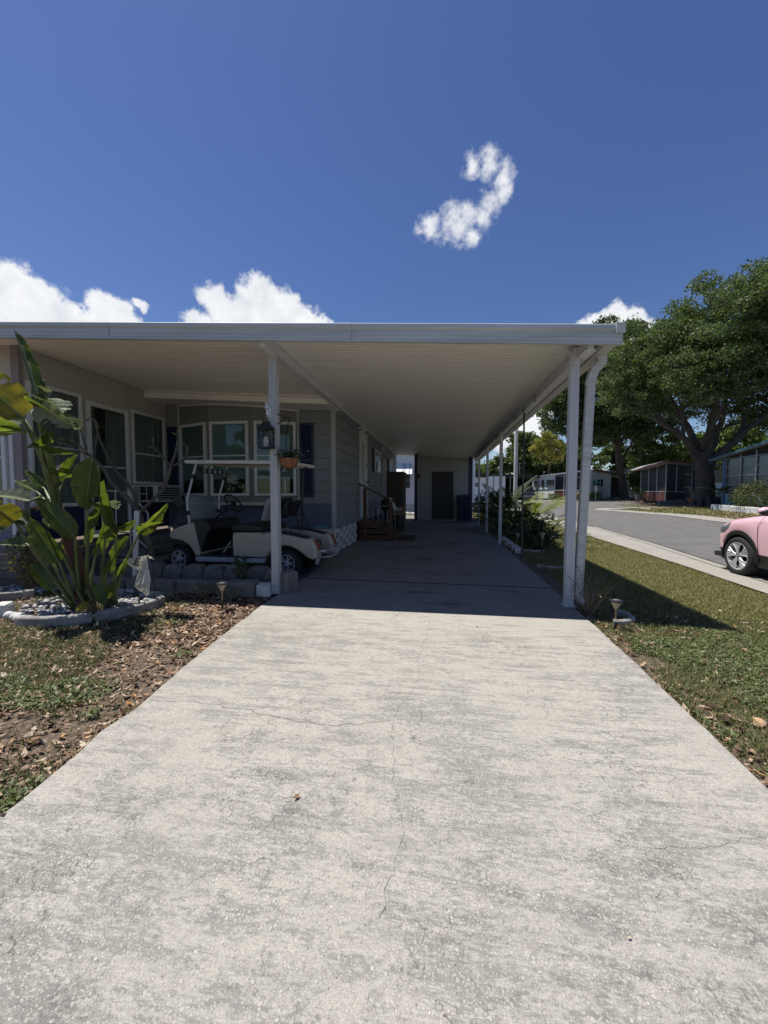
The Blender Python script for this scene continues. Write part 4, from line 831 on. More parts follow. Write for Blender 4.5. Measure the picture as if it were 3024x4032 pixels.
for n, top in ((.06, 1.80), (1.06, 1.80)):
    q = MB(); q.tube([C(1.58,n,top), C(1.62,n,top-.05), C(1.80,n,1.20), C(1.80,n,1.06), C(1.765,n,.78)], .017, 8); q.build('front_strut', white, gc)
    q = MB(); q.bar(C(1.655,n,1.60), C(1.68,n,1.53), .045, .05); q.bar(C(1.80,n,1.00), C(1.79,n,.93), .05, .05); q.build('strut_clamp', black, gc)
    q = MB(); q.tube([C(.03,n,1.75), C(.10,n,1.66), C(.12,n,1.2), C(.13,n,.66)], .022, 8); q.build('rear_strut', black, gc)
q = MB(); q.add([C(1.835,.04,1.24), C(1.835,1.08,1.24), C(1.80,1.08,.79), C(1.80,.04,.79)], [(0,1,2,3)]); q.build('windshield', clear_m, gc)
q = MB(); q.add([C(1.87,.04,1.22), C(1.87,1.08,1.22), C(2.04,1.08,.80), C(2.04,.04,.80)], [(0,1,2,3)]); q.build('folded_windshield', clear_m, gc)
q = MB(); q.bar(C(1.88,.02,1.08), C(1.95,-.06,1.24), .04, .13); q.bar(C(1.80,.0,.95), C(1.90,-.03,1.1), .02, .02); q.build('side_mirror', black, gc, bevel=.01)
q = MB(); q.bar(C(1.60,.10,1.665), C(1.60,1.02,1.665), .04, .09); mr_ = q.build('mirror_bar', black, gc, bevel=.01)
for k in range(5): q = MB(); q.bar(C(1.575,.20+k*.165,1.665), C(1.575,.29+k*.165,1.665), .006, .07); q.build('mirror_panel', chrome, mr_)
# folding frames behind the seats
for n in (.28, .62):
    q = MB(); gpoly(q, [(.22,.92),(.10,1.18),(.06,1.17),(.18,.91)], n, n+.30); fr_ = q.build('bag_rest', black, gc, bevel=.02)
    q = MB(); q.tube([C(.13,n,1.12), C(.02,n+.02,.66)], .011, 6); q.tube([C(.13,n+.3,1.12), C(-.06,n+.28,.66)], .011, 6); q.tube([C(.20,n,.93), C(-.02,n,.95)], .008, 6); q.build('frame', blackm, fr_)
def gwheel(s, n, sgn):
    c = C(s, n, .205); ax = GN * -sgn
    q = MB(); q.lathe(c, [(.125,-.01),(.14,.0),(.175,.012),(.20,.0),(.212,-.03),(.214,-.10),(.205,-.14),(.17,-.16),(.12,-.16)], 32, ax); wh = q.build('wheel', tyre_m, gc, smooth=True)
    q = MB(); q.lathe(c, [(0,-.06),(.125,-.06)], 24, ax); q.build('brake_drum', dark_in, wh)
    q = MB(); q.lathe(c, [(.142,-.02),(.140,.006),(.126,.004),(.122,-.05)], 32, ax); q.lathe(c, [(.038,-.05),(.038,.0),(.028,.008),(0,.008)], 16, ax)
    u = Vector((0,0,1)); v = ax.cross(u)
    for k in range(10):
        a = 2*math.pi*k/10 + (.09 if k % 2 else -.09); d = u*math.cos(a)+v*math.sin(a)
        q.bar(c + d*.034 - ax*.008, c + d*.130 - ax*.014, .018, .012, tuple(ax))
    q.build('rim', alu, wh)
for s in (0, 1.97): gwheel(s, .02, 1); gwheel(s, 1.10, -1)

# ------------------------------------------------------------------ lantern, hanging basket, ornament on the left post
lt = thing('lantern', (-2.14, 4.55, 1.85), 'black metal candle lantern hanging on the left carport post', 'lantern')
lx, ly = -2.145, 4.53
q = MB(); q.box((lx-.075, ly-.075, 1.845), (lx+.075, ly+.075, 1.862)); q.box((lx-.07, ly-.07, 2.075), (lx+.07, ly+.07, 2.09))
q.add([(lx-.085,ly-.085,2.09),(lx+.085,ly-.085,2.09),(lx+.085,ly+.085,2.09),(lx-.085,ly+.085,2.09),(lx-.035,ly-.035,2.15),(lx+.035,ly-.035,2.15),(lx+.035,ly+.035,2.15),(lx-.035,ly+.035,2.15)], [(0,3,2,1),(4,5,6,7),(0,1,5,4),(1,2,6,5),(2,3,7,6),(3,0,4,7)])
q.box((lx-.038, ly-.038, 2.15), (lx+.038, ly+.038, 2.175)); q.tube([(lx-.04,ly,2.17),(lx-.045,ly,2.21),(lx-.02,ly,2.25),(lx+.01,ly,2.25),(lx+.04,ly,2.21),(lx+.04,ly,2.17)], .0035, 5)
for a, b in ((-1,-1),(1,-1),(1,1),(-1,1)): q.box((lx+a*.068-.006, ly+b*.068-.006, 1.86), (lx+a*.068+.006, ly+b*.068+.006, 2.08))
q.build('frame', black, lt)
q = MB()
for sx_, sy_ in ((0,-1),(0,1),(-1,0),(1,0)):
    for k in range(-3, 4):
        for sg in (1, -1):
            a0 = k*.045; h0, h1 = 1.865, 2.072; x0 = a0 - sg*.06; x1_ = a0 + sg*.06
            def cl(x0, x1_, h0, h1):
                if abs(x0) > .066: t_ = (math.copysign(.066, x0)-x0)/(x1_-x0); h0 = h0+(h1-h0)*t_; x0 = math.copysign(.066, x0)
                return x0, h0
            if abs(x0) > .18: continue
            if (x0 > .066 and x1_ > .066) or (x0 < -.066 and x1_ < -.066): continue
            xa, ha = cl(x0, x1_, h0, h1); xb, hb = cl(x1_, x0, h1, h0)
            f_ = lambda x, z: (lx + (x if sx_ == 0 else sx_*.068), ly + (sy_*.068 if sx_ == 0 else x), z)
            q.tube([f_(xa, ha), f_(xb, hb)], .0022, 4)
q.build('lattice', black, lt)
q = MB(); q.lathe((lx, ly, 1.862), [(0,0),(.036,0),(.036,.12),(.03,.125),(0,.12)], 16); q.build('candle', mat('wax', (.62,.60,.54), .6), lt)
og = MB()
for k, (dx, dz, r) in enumerate(((-.01,.0,.022),(.0,.035,.026),(-.008,.075,.022),(-.018,.11,.02),(-.022,.14,.013),(.012,-.02,.018),(.02,.01,.012),(.01,-.05,.012),(.02,.06,.011))):
    n_ = 14; og.tube([(lx+.0+dx+r*math.cos(2*math.pi*j/n_), 4.60, 2.27+dz+r*1.1*math.sin(2*math.pi*j/n_)) for j in range(n_+1)], .0065, 6)
og.blob((lx-.01, 4.60, 2.30), (.018,.012,.03), 8, 6, .3); og.blob((lx-.018, 4.60, 2.37), (.012,.01,.02), 8, 6, .3)
tag(og.build('metal_ornament', white), 'white openwork metal ornament fixed to the post above the lantern', 'ornament')
hb_ = thing('hanging_basket', (-1.90, 4.62, 1.7), 'coconut-lined wire basket of small leafy flowers hanging beside the left post', 'hanging basket')
q = MB(); q.tube([(-2.05,4.65,2.29),(-1.97,4.65,2.25),(-1.905,4.65,2.24),(-1.90,4.65,2.21)], .008, 6); q.tube([(-2.05,4.65,2.16),(-1.93,4.65,2.235)], .007, 6); q.tube([(-1.905,4.65,2.24),(-1.885,4.65,2.25),(-1.88,4.65,2.215),(-1.905,4.65,2.20)], .006, 6); q.build('wall_bracket', black, hb_)
q = MB()
for a in (.3, 2.4, 4.5): q.tube([(-1.905,4.65,2.21), (-1.905+.115*math.cos(a), 4.65+.115*math.sin(a), 1.735)], .0032, 5)
q.build('chain', blackm, hb_)
q = MB(); q.lathe((-1.905, 4.65, 1.735), [(.118,0),(.114,-.045),(.098,-.09),(.065,-.125),(.0,-.14)], 26); q.build('coir_liner', mat('coir', (.24,.10,.045), .95, .25, 30, bump=.8, bscale=60), hb_)
q = MB()
q.tube([(-1.905+.122*math.cos(a), 4.65+.122*math.sin(a), 1.735) for a in [2*math.pi*k/24 for k in range(25)]], .004, 5)
for k in range(8):
    a = math.pi*k/4; q.tube([(-1.905+r*math.cos(a), 4.65+r*math.sin(a), 1.735+z) for r, z in ((.121,0),(.117,-.045),(.101,-.09),(.068,-.128),(.01,-.145))], .0028, 5)
q.build('wire_frame', blackm, hb_)
def leafquads(pts, L0, W0, out_dir=None, up=.3):
    """arrays of rhombic leaves at pts"""
    n = len(pts); pts = np.asarray(pts); d = rng.normal(size=(n, 3))
    if out_dir is not None: d += out_dir
    d[:, 2] += up; d /= np.linalg.norm(d, axis=1)[:, None]
    r_ = rng.normal(size=(n, 3)); s = np.cross(d, r_); s /= np.linalg.norm(s, axis=1)[:, None] + 1e-9
    L_ = (L0 * rng.uniform(.6, 1.3, n))[:, None]; W_ = (W0 * rng.uniform(.6, 1.3, n))[:, None]
    return np.stack([pts, pts + d*L_*.45 + s*W_*.5, pts + d*L_, pts + d*L_*.45 - s*W_*.5], axis=1)
green_dark = leafmat('dark_leaves', [(0, (.012,.028,.010)), (.5, (.03,.06,.018)), (1, (.07,.11,.035))], .25)
weed_m = leafmat('weed_leaves', [(0, (.05,.09,.025)), (.5, (.11,.17,.05)), (1, (.22,.26,.10))], .3)
P_ = np.column_stack([rng.normal(-1.90, .075, 420), rng.normal(4.65, .06, 420), 1.745 + np.abs(rng.normal(0, .045, 420))])
P_[:80, 0] += rng.uniform(.02, .12, 80)
npmesh('foliage', leafquads(P_, .035, .022), 0, green_dark, hb_)
P_ = np.column_stack([rng.normal(-1.84, .075, 60), rng.normal(4.63, .05, 60), 1.80 + rng.normal(0, .03, 60)])
npmesh('blossoms', leafquads(P_, .02, .02), 0, leafmat('blossom', [(0, (.12,.10,.16)), (1, (.3,.28,.36))], .2), hb_)

# ------------------------------------------------------------------ edging blocks: a raised row of bevel-cut blocks, a lower row, corner stones
def rock(mb, c, sx, sy, sz, rz=0, jit=.012, cut=True):
    """weathered edging block, front face chamfered like a cut hexagon"""
    ca, sa = math.cos(rz), math.sin(rz); P = []
    prof = [(-.5,0),(.5,0),(.5,.62),(.33,1),(-.33,1),(-.5,.62)] if cut else [(-.5,0),(.5,0),(.5,.9),(.44,1),(-.44,1),(-.5,.9)]
    for y in (-.5, -.38, .38, .5):
        k = .90 if abs(y) > .45 else 1
        for a, b in prof:
            x = a*sx*k + random.uniform(-jit, jit); yy = y*sy + random.uniform(-jit, jit); zz = max(0, b)*sz*(k if b > 0 else 1) + (random.uniform(-jit, jit) if b > 0 else 0)
            P.append((c[0]+x*ca-yy*sa, c[1]+x*sa+yy*ca, c[2]+zz))
    F = [tuple(range(6))[::-1], tuple(range(18, 24))]
    for j in range(3): F += [(j*6+k, j*6+(k+1)%6, j*6+6+(k+1)%6, j*6+6+k) for k in range(6)]
    mb.add(P, F)
NUM = ['first', 'second', 'third', 'fourth', 'fifth', 'sixth', 'seventh', 'eighth', 'ninth']
for i in range(7):
    q = MB(); rock(q, (-4.52+i*.325, 5.12+random.uniform(-.01,.01), -.02), .315, .2, .27+random.uniform(-.012,.012), random.uniform(-.05,.05))
    o = q.build('edging_stone', stone_m, bevel=.012)
    tag(o, f'chamfered grey stone before the golf cart, {NUM[i]} from the left in the raised row', 'edging stone', 'raised row of edging stones')
q = MB(); rock(q, (-2.26, 4.98, -.02), .27, .22, .27, .3); tag(q.build('edging_stone', stone_m, bevel=.02), 'rounded grey stone directly behind the left carport post', 'edging stone', 'raised row of edging stones')
q = MB(); rock(q, (-2.02, 4.80, 0), .2, .26, .26, -.25, cut=False); tag(q.build('edging_stone', stone_m, bevel=.025), 'upright pale block right of the left post at the slab edge', 'edging stone')
for i, x in enumerate((-5.15,-4.78,-4.41,-4.03,-3.66,-3.29,-2.93)):
    q = MB(); rock(q, (x, 4.63+(.02*(i%2)), -.02), .36, .2, .16+random.uniform(-.01,.01), random.uniform(-.04,.04), cut=False)
    o = q.build('edging_stone', stone_m, bevel=.015)
    tag(o, f'low oblong stone bordering the leaf litter, {NUM[i]} from the left in the lower row', 'edging stone', 'lower row of edging stones')
q = MB(); rock(q, (-2.53, 4.60, -.02), .40, .22, .18, .05, cut=False); tag(q.build('edging_stone', stone_m, bevel=.015), 'large low grey block ending the lower row near the post', 'edging stone', 'lower row of edging stones')
q = MB(); rock(q, (-2.24, 4.60, -.02), .16, .16, .15, .1, cut=False); tag(q.build('edging_stone', stone_w, bevel=.012), 'small pale cube stone touching the foot of the left post', 'edging stone')
q = MB()
for k in range(420):
    q.blob((random.uniform(-4.9,-2.3), random.uniform(4.76,5.0), random.uniform(0,.05)), (random.uniform(.02,.04), random.uniform(.02,.035), .018), 6, 4, .2)
tag(q.build('dark_river_rocks', mat('dark_rock', (.05,.05,.052), .8, .4, 30)), 'dark river rocks filling the gap between both stone rows', 'rocks', kind='stuff')

# ------------------------------------------------------------------ curved edging pieces and white pebbles round the big plant
def arc_edging(c, r, a0, a1, w_, h_, mt, name, label, cat='edging', ell=1.0, group=None):
    q = MB(); n = 10; P = []
    for i in range(n+1):
        a = a0+(a1-a0)*i/n; j = random.uniform(-.006,.006)
        for rr, z in ((r-w_/2, -.03), (r+w_/2, -.03), (r+w_/2+j, h_*.85), (r+w_/4, h_+j), (r-w_/4, h_+j), (r-w_/2, h_*.85)):
            P.append((c[0]+rr*math.cos(a), c[1]+rr*math.sin(a)*ell, c[2]+z))
    F = [tuple(range(6)), tuple(range(n*6, n*6+6))[::-1]] + [(i*6+k, i*6+(k+1)%6, i*6+6+(k+1)%6, i*6+6+k) for i in range(n) for k in range(6)]
    q.add(P, F); return tag(q.build(name, mt, weld=True, bevel=.008), label, cat, group)
PC = (-4.02, 3.92, 0)
arc_edging(PC, .78, R(-100), R(-48), .075, .085, rail_w, 'curved_edging', 'curved white concrete edging in front of the big leafy plant', group='ring round the big plant', ell=.95)
arc_edging(PC, .78, R(-46), R(10), .075, .085, rail_w, 'curved_edging', 'curved white concrete edging on the right side of the pebble ring', group='ring round the big plant', ell=.95)
arc_edging((-5.75, 4.15, 0), .62, R(-60), R(-5), .07, .075, rail_w, 'curved_edging', 'short white edging around pebbles at the far left', group='ring at the far left', ell=.5)
arc_edging((-5.95, 4.75, 0), .62, R(-110), R(-62), .07, .075, rail_w, 'curved_edging', 'white edging cut by the left border of the photo', group='ring at the far left', ell=1)
arc_edging((1.74, 4.33, -.03), .23, R(-95), R(40), .06, .06, rail_w, 'curved_edging', 'round white edging at the foot of the right carport post', ell=1)
q = MB(); rock(q, (-4.62, 3.42, -.01), .13, .12, .13, .3, .01, False); tag(q.build('edging_stone', stone_w, bevel=.01), 'short white end block at the left of the pebble ring', 'edging stone')
def pebbles(name, label, n, region, mt, r0=.016, r1=.034):
    q = MB()
    for k in range(n):
        x, y = region(); r = random.uniform(r0, r1); q.blob((x, y, -.005+random.uniform(0,.02)), (r, r*random.uniform(.7,1), r*.7), 7, 5, .15)
    return tag(q.build(name, mt, smooth=True), label, 'pebbles', kind='stuff')
peb_m = leafmat('white_pebble', [(0, (.12,.12,.13)), (.4, (.27,.27,.27)), (.8, (.44,.43,.42)), (1, (.66,.65,.62))], .0, .7)
def ring():
    while True:
        a = random.uniform(0, 6.283); r = .74*math.sqrt(random.random())
        return PC[0]+r*math.cos(a), PC[1]+r*math.sin(a)*.9
pebbles('pebble_bed', 'white and grey river pebbles around the base of the big plant', 640, ring, peb_m)
pebbles('pebble_bed', 'white pebbles in the small bed at the far left', 170, lambda: (random.uniform(-5.9,-5.1), random.uniform(4.05,4.5)), peb_m)
for i, (x, y, r) in enumerate(((-4.30,3.29,.05),(-4.20,3.25,.055),(-4.44,3.33,.045))):
    q = MB(); q.blob((x, y, r*.6), (r*1.2, r, r*.9), 14, 10, .12)
    tag(q.build('large_pebble', stone_w, smooth=True), ('smooth white stone in the gap of the ring, middle of three', 'rightmost of three white stones in the gap of the ring', 'leftmost grey-white stone in the gap of the ring')[i], 'stone', 'loose white stones')

# ------------------------------------------------------------------ solar stake lights
def solar(x, y, z, hgt, label, dark_top=True, s=1.0):
    t = thing('solar_light', (x, y, z), label, 'solar light', 'solar stake lights along the drive')
    q = MB(); q.lathe((x,y,z-.06), [(.0,0),(.012*s,.06),(.013*s,hgt*.42),(.016*s,hgt*.43),(.016*s,hgt*.45),(0,hgt*.45)], 10); q.build('stake', black, t)
    q = MB(); q.lathe((x,y,z), [(.009*s,hgt*.35),(.009*s,hgt*.70),(.018*s,hgt*.72)], 10); q.build('tube', mat('bronze', (.28,.22,.14), .4, .1, 9, metal=.6), t)
    q = MB(); q.lathe((x,y,z), [(.016*s,hgt*.70),(.022*s,hgt*.76),(.036*s,hgt*.86),(.052*s,hgt*.94),(.054*s,hgt*.955)], 18); q.build('lens', mat('frosted_lens', (.40,.35,.27), .35, .15, 20), t)
    q = MB(); q.lathe((x,y,z), [(.058*s,hgt*.945),(.062*s,hgt*.965),(.060*s,hgt*.99),(.045*s,hgt),(0,hgt)], 20); cap = q.build('cap', black if dark_top else MATS['bronze'], t)
    q = MB(); q.box((x-.025*s, y-.02*s, z+hgt), (x+.025*s, y+.02*s, z+hgt+.003)); q.build('solar_cell', mat('solar_cell', (.22,.24,.27), .2), cap)
solar(-2.43, 3.96, -.02, .31, 'solar stake light in the leaf litter left of the driveway')
solar(1.67, 3.94, -.02, .29, 'solar stake light beside the round edging right of the driveway')
solar(2.19, 8.79, -.03, .46, 'tall pale-headed stake light on the grass edge beyond the post', False, 1.1)
solar(1.81, 9.5, -.03, .36, 'small stake light among dark plants beside the slab', False, 1.1)

# ------------------------------------------------------------------ white plastic stake and draped garden flag
q = MB(); q.tube([(-4.23,4.75,0),(-4.16,4.75,1.05)], .03, 12)
for a in range(6): q.tube([(-4.23+.03*math.cos(a), 4.75+.03*math.sin(a), 0),(-4.16+.03*math.cos(a), 4.75+.03*math.sin(a), 1.05)], .004, 4)
tag(q.build('white_stake', white), 'white fluted stake leaning behind the big leafy plant', 'stake')
fl = thing('garden_flag', (-3.5, 4.15, 0), 'white printed garden flag draped over its dark hook stand', 'garden flag')
q = MB(); q.tube([(-3.33,4.02,0),(-3.33,4.02,.53),(-3.36,4.02,.56),(-3.73,4.0,.51)], .006, 6); q.build('stand', black, fl)
def flag_mat():
    m = bpy.data.materials.new('printed_cloth'); m.use_nodes = True; t = m.node_tree; L = t.links.new; b = t.nodes['Principled BSDF']; b.inputs['Roughness'].default_value = .85
    co = t.nodes.new('ShaderNodeTexCoord'); vo = t.nodes.new('ShaderNodeTexVoronoi'); vo.inputs['Scale'].default_value = 26; L(co.outputs['Object'], vo.inputs['Vector'])
    r = t.nodes.new('ShaderNodeValToRGB'); r.color_ramp.interpolation = 'CONSTANT'; r.color_ramp.elements[0].color = (.28,.30,.30,1); r.color_ramp.elements[1].position = .27; r.color_ramp.elements[1].color = (.78,.76,.68,1)
    e = r.color_ramp.elements.new(.20); e.color = (.50,.42,.24,1); L(vo.outputs['Distance'], r.inputs[0])
    n = t.nodes.new('ShaderNodeTexNoise'); n.inputs['Scale'].default_value = 9; L(co.outputs['Object'], n.inputs['Vector'])
    x = t.nodes.new('ShaderNodeMix'); x.data_type = 'RGBA'; mr = t.nodes.new('ShaderNodeMapRange'); L(n.outputs['Fac'], mr.inputs[0]); mr.inputs[1].default_value = .45; mr.inputs[2].default_value = .6
    L(mr.outputs[0], x.inputs['Factor']); L(r.outputs[0], x.inputs[6]); x.inputs[7].default_value = (.76,.74,.62,1); L(x.outputs[2], b.inputs['Base Color'])
    tr = t.nodes.new('ShaderNodeBsdfTranslucent'); tr.inputs[0].default_value = (.6,.57,.46,1); ms = t.nodes.new('ShaderNodeMixShader'); ms.inputs[0].default_value = .3
    L(b.outputs[0], ms.inputs[1]); L(tr.outputs[0], ms.inputs[2]); L(ms.outputs[0], t.nodes['Material Output'].inputs[0]); return m
fm = flag_mat()
def tri_sheet(mb, a, b, c, d, n=10, amp=.008, ph=0):
    a, b, c, d = [Vector((p[0]*.952, p[1]*.952, 1.3+(p[2]-1.3)*.952)) for p in (a, b, c, d)]
    def f(u, v):
        p = (a*(1-u)+b*u)*(1-v) + (d*(1-u)+c*u)*v; return p + Vector((0, amp*math.sin(u*9+ph+v*3) - .012*math.sin(u*3.1), amp*.5*math.sin(v*7+ph)))
    mb.grid(f, n, n)
q = MB(); tri_sheet(q, (-3.93,4.20,.47), (-3.52,4.17,.535), (-3.60,4.16,.38), (-3.66,4.17,.345), ph=1)
tri_sheet(q, (-3.56,4.15,.53), (-3.50,4.14,.54), (-3.47,4.13,.22), (-3.69,4.14,.155), 14, .012, 2)
tri_sheet(q, (-3.53,4.16,.545), (-3.46,4.16,.52), (-3.45,4.19,.49), (-3.52,4.20,.50), 6, .01)
tri_sheet(q, (-3.69,4.142,.155), (-3.47,4.132,.222), (-3.52,4.16,.06), (-3.55,4.17,.035), 8, .006, 3)
cloth = q.build('cloth', fm, fl, smooth=True)
cu = bpy.data.curves.new('script_letters', 'FONT'); cu.body = 'Ea'; cu.size = .13; cu.shear = .3; cu.extrude = .0008
to = bpy.data.objects.new('script_letters', cu); COL.objects.link(to); bpy.context.view_layer.update()
me = bpy.data.meshes.new_from_object(to.evaluated_get(bpy.context.evaluated_depsgraph_get())); bpy.data.objects.remove(to)
to = bpy.data.objects.new('lettering', me); COL.objects.link(to); me.materials.append(black); to.parent = cloth; ORG['lettering'] = ORG[cloth.name]
to.matrix_basis = Matrix.Translation(Vector((-3.52, 3.935, .467)) - Vector(ORG[cloth.name])) @ Matrix.Rotation(R(90), 4, 'X') @ Matrix.Rotation(R(-8), 4, 'Z')

# ------------------------------------------------------------------ giant bird of paradise
bp_ = thing('bird_of_paradise_plant', (-4.1, 4.05, 0), 'tall broad-leaved tropical plant with torn banana-like leaves rising from white pebbles', 'plant')
def banana_mat(name, c1, c2, trans, tint):
    m = bpy.data.materials.new(name); m.use_nodes = True; t = m.node_tree; L = t.links.new; b = t.nodes['Principled BSDF']; b.inputs['Roughness'].default_value = .34; b.inputs['Specular IOR Level'].default_value = .5
    uv = t.nodes.new('ShaderNodeUVMap'); sp = t.nodes.new('ShaderNodeSeparateXYZ'); L(uv.outputs[0], sp.inputs[0])
    # veins run slantwise from the midrib
    ab = t.nodes.new('ShaderNodeMath'); ab.operation = 'ABSOLUTE'; L(sp.outputs[1], ab.inputs[0])
    ma = t.nodes.new('ShaderNodeMath'); ma.operation = 'MULTIPLY_ADD'; L(ab.outputs[0], ma.inputs[0]); ma.inputs[1].default_value = -.12; L(sp.outputs[0], ma.inputs[2])
    si = t.nodes.new('ShaderNodeMath'); si.operation = 'MULTIPLY'; si.inputs[1].default_value = 260; L(ma.outputs[0], si.inputs[0])
    s2 = t.nodes.new('ShaderNodeMath'); s2.operation = 'SINE'; L(si.outputs[0], s2.inputs[0])
    co = t.nodes.new('ShaderNodeTexCoord'); n = t.nodes.new('ShaderNodeTexNoise'); n.inputs['Scale'].default_value = 9; n.inputs['Detail'].default_value = 5; L(co.outputs['Object'], n.inputs['Vector'])
    a2 = t.nodes.new('ShaderNodeMath'); a2.operation = 'MULTIPLY_ADD'; a2.inputs[1].default_value = .10; L(s2.outputs[0], a2.inputs[0]); L(n.outputs['Fac'], a2.inputs[2])
    r = t.nodes.new('ShaderNodeMapRange'); r.inputs[1].default_value = .3; r.inputs[2].default_value = .7; L(a2.outputs[0], r.inputs[0])
    x = t.nodes.new('ShaderNodeMix'); x.data_type = 'RGBA'; L(r.outputs[0], x.inputs['Factor']); x.inputs[6].default_value = (*c1, 1); x.inputs[7].default_value = (*c2, 1)
    # dry brown edge
    er = t.nodes.new('ShaderNodeMath'); er.operation = 'MULTIPLY_ADD'; L(n.outputs['Fac'], er.inputs[0]); er.inputs[1].default_value = .35; L(ab.outputs[0], er.inputs[2])
    e2 = t.nodes.new('ShaderNodeMapRange'); e2.inputs[1].default_value = 1.12; e2.inputs[2].default_value = 1.2; L(er.outputs[0], e2.inputs[0])
    y = t.nodes.new('ShaderNodeMix'); y.data_type = 'RGBA'; L(e2.outputs[0], y.inputs['Factor']); L(x.outputs[2], y.inputs[6]); y.inputs[7].default_value = (.26,.19,.06,1)
    mid = t.nodes.new('ShaderNodeMapRange'); mid.inputs[1].default_value = .05; mid.inputs[2].default_value = .025; L(ab.outputs[0], mid.inputs[0])
    z = t.nodes.new('ShaderNodeMix'); z.data_type = 'RGBA'; L(mid.outputs[0], z.inputs['Factor']); L(y.outputs[2], z.inputs[6]); z.inputs[7].default_value = (.20,.25,.09,1)
    L(z.outputs[2], b.inputs['Base Color'])
    tr = t.nodes.new('ShaderNodeBsdfTranslucent'); mm = t.nodes.new('ShaderNodeMix'); mm.data_type = 'RGBA'; mm.blend_type = 'MULTIPLY'; mm.inputs['Factor'].default_value = 1
    L(z.outputs[2], mm.inputs[6]); mm.inputs[7].default_value = (*tint, 1); L(mm.outputs[2], tr.inputs[0])
    ms = t.nodes.new('ShaderNodeMixShader'); ms.inputs[0].default_value = trans; L(b.outputs[0], ms.inputs[1]); L(tr.outputs[0], ms.inputs[2]); L(ms.outputs[0], t.nodes['Material Output'].inputs[0])
    bu = t.nodes.new('ShaderNodeBump'); bu.inputs['Strength'].default_value = .35; bu.inputs['Distance'].default_value = .004; L(s2.outputs[0], bu.inputs['Height']); L(bu.outputs[0], b.inputs['Normal'])
    return m
LG = banana_mat('banana_leaf', (.040,.068,.020), (.085,.128,.036), .42, (2.3, 2.2, .6))
LY = banana_mat('yellowing_leaf', (.09,.10,.018), (.24,.20,.03), .42, (1.7, 1.6, .5))
LP = banana_mat('pale_torn_leaf', (.17,.19,.10), (.30,.31,.20), .3, (1.3, 1.3, .8))
petm = mat('leaf_stalk', (.12,.15,.055), .45, .2, 8, stretch=(1,1,.4)); sheath = mat('dry_sheath', (.17,.085,.055), .85, 0, 4, c2=(.07,.035,.025), bump=.8, bscale=14, stretch=(1,1,.3))
CAMP = Vector((0, 0, EYE))
def leaf(base, tip, width, mt=LG, face=.0, fold=.35, droop=.05, tears=0, stalk=None, twist=0, blunt=.0, flat=False):
    base = dn(base); tip = dn(tip); ax = tip - base; L_ = ax.length; ax.normalize(); toc = (CAMP - base).normalized()
    N_ = (toc - ax*toc.dot(ax)).normalized(); N_ = (Vector((0,.1,1)) - ax*ax.dot(Vector((0,.1,1)))).normalized() if flat else N_; N_ = Matrix.Rotation(face, 3, ax) @ N_; S_ = ax.cross(N_).normalized()
    nu, nv = 22, 5; V = []; UV = []; ph = random.random()*6
    cuts = sorted((random.uniform(.15,.9), random.choice((-1,1)), random.uniform(.25,.7)) for _ in range(tears))
    for i in range(nu+1):
        t_ = i/nu; w_ = width*.5*(max(0, math.sin(math.pi*min(1, (t_*(1-blunt)+.0)**.72)))**.62) if t_ < 1 else width*.5*(blunt > 0)*.5
        w_ = max(w_, width*.012)
        for j in range(-nv, nv+1):
            s = j/nv; f = fold + twist*t_
            off = S_*(w_*s*math.cos(f)) + N_*(w_*abs(s)*math.sin(f)) + N_*(-droop*L_*(t_**2)*1.6 + droop*L_*t_*.8) + N_*(.012*L_*math.sin(t_*24+ph+s*2)*abs(s)) + ax*(.03*L_*abs(s)*math.sin(t_*31+ph))
            V.append(base + ax*(L_*t_) + off); UV.append((t_, s))
    F = []
    m_ = 2*nv+1
    for i in range(nu):
        for j in range(m_-1):
            tm = (i+.5)/nu; sm = (j+.5-nv)/nv; skip = False
            for (ct, sd, dp_) in cuts:
                if sd*sm > 1-dp_ and abs(tm - ct + .10*(abs(sm)-1)) < .028: skip = True
            if not skip: F.append((i*m_+j, i*m_+j+1, (i+1)*m_+j+1, (i+1)*m_+j))
    off = Vector(ORG[bp_.name]); me = bpy.data.meshes.new('leaf'); me.from_pydata([tuple(p-off) for p in V], [], F)
    ul = me.uv_layers.new(name='UVMap')
    for lp in me.loops: ul.data[lp.index].uv = UV[lp.vertex_index]
    me.materials.append(mt); me.polygons.foreach_set('use_smooth', [True]*len(me.polygons)); me.update()
    o = bpy.data.objects.new('leaf', me); COL.objects.link(o); o.parent = bp_; ORG[o.name] = tuple(off)
    q = MB(); q.tube([base + N_*.0, base + ax*L_*.5 + N_*(-droop*L_*.4+droop*L_*.4 - .004), base + ax*L_*.93 + N_*(-droop*L_*.93**2*1.6+droop*L_*.93*.8-.003)], [.008*width/.2, .005, .002], 6); q.build('midrib', petm, o)
    if stalk:
        st = dn(stalk); mid_ = (st + base)/2 + Vector((0, 0, .03)) + (base-st).cross(Vector((0,1,0))).normalized()*.02
        q = MB(); q.tube([st, st*.6+mid_*.4, mid_, mid_*.4+base*.6, base, base + ax*L_*.12], [.026, .022, .017, .013, .010, .006], 8); q.build('leaf_stalk', petm, bp_, smooth=True)
    return o
def W(px, py, Y):   # measured picture positions turned into places in the yard
    r_ = right*((px-1512)/1515) + up*((2016-py)/1515) + fwd; return Vector((0,0,EYE)) + r_*(Y/r_.y)
def lean(p): return (p[0], p[1] + 50*max(0, (p[1]-2200)/130), p[2] - .26 - .40*min(1, max(0, (2150-p[1])/450)))
G0 = (-3.95, 3.75)
def gs(dx, z=.05, dy=0): return (G0[0]+dx, G0[1]+dy, z)
T1 = W(165, 1880, 4.05)    # top of the old trunk
T1 = W(225, 2010, 4.05)
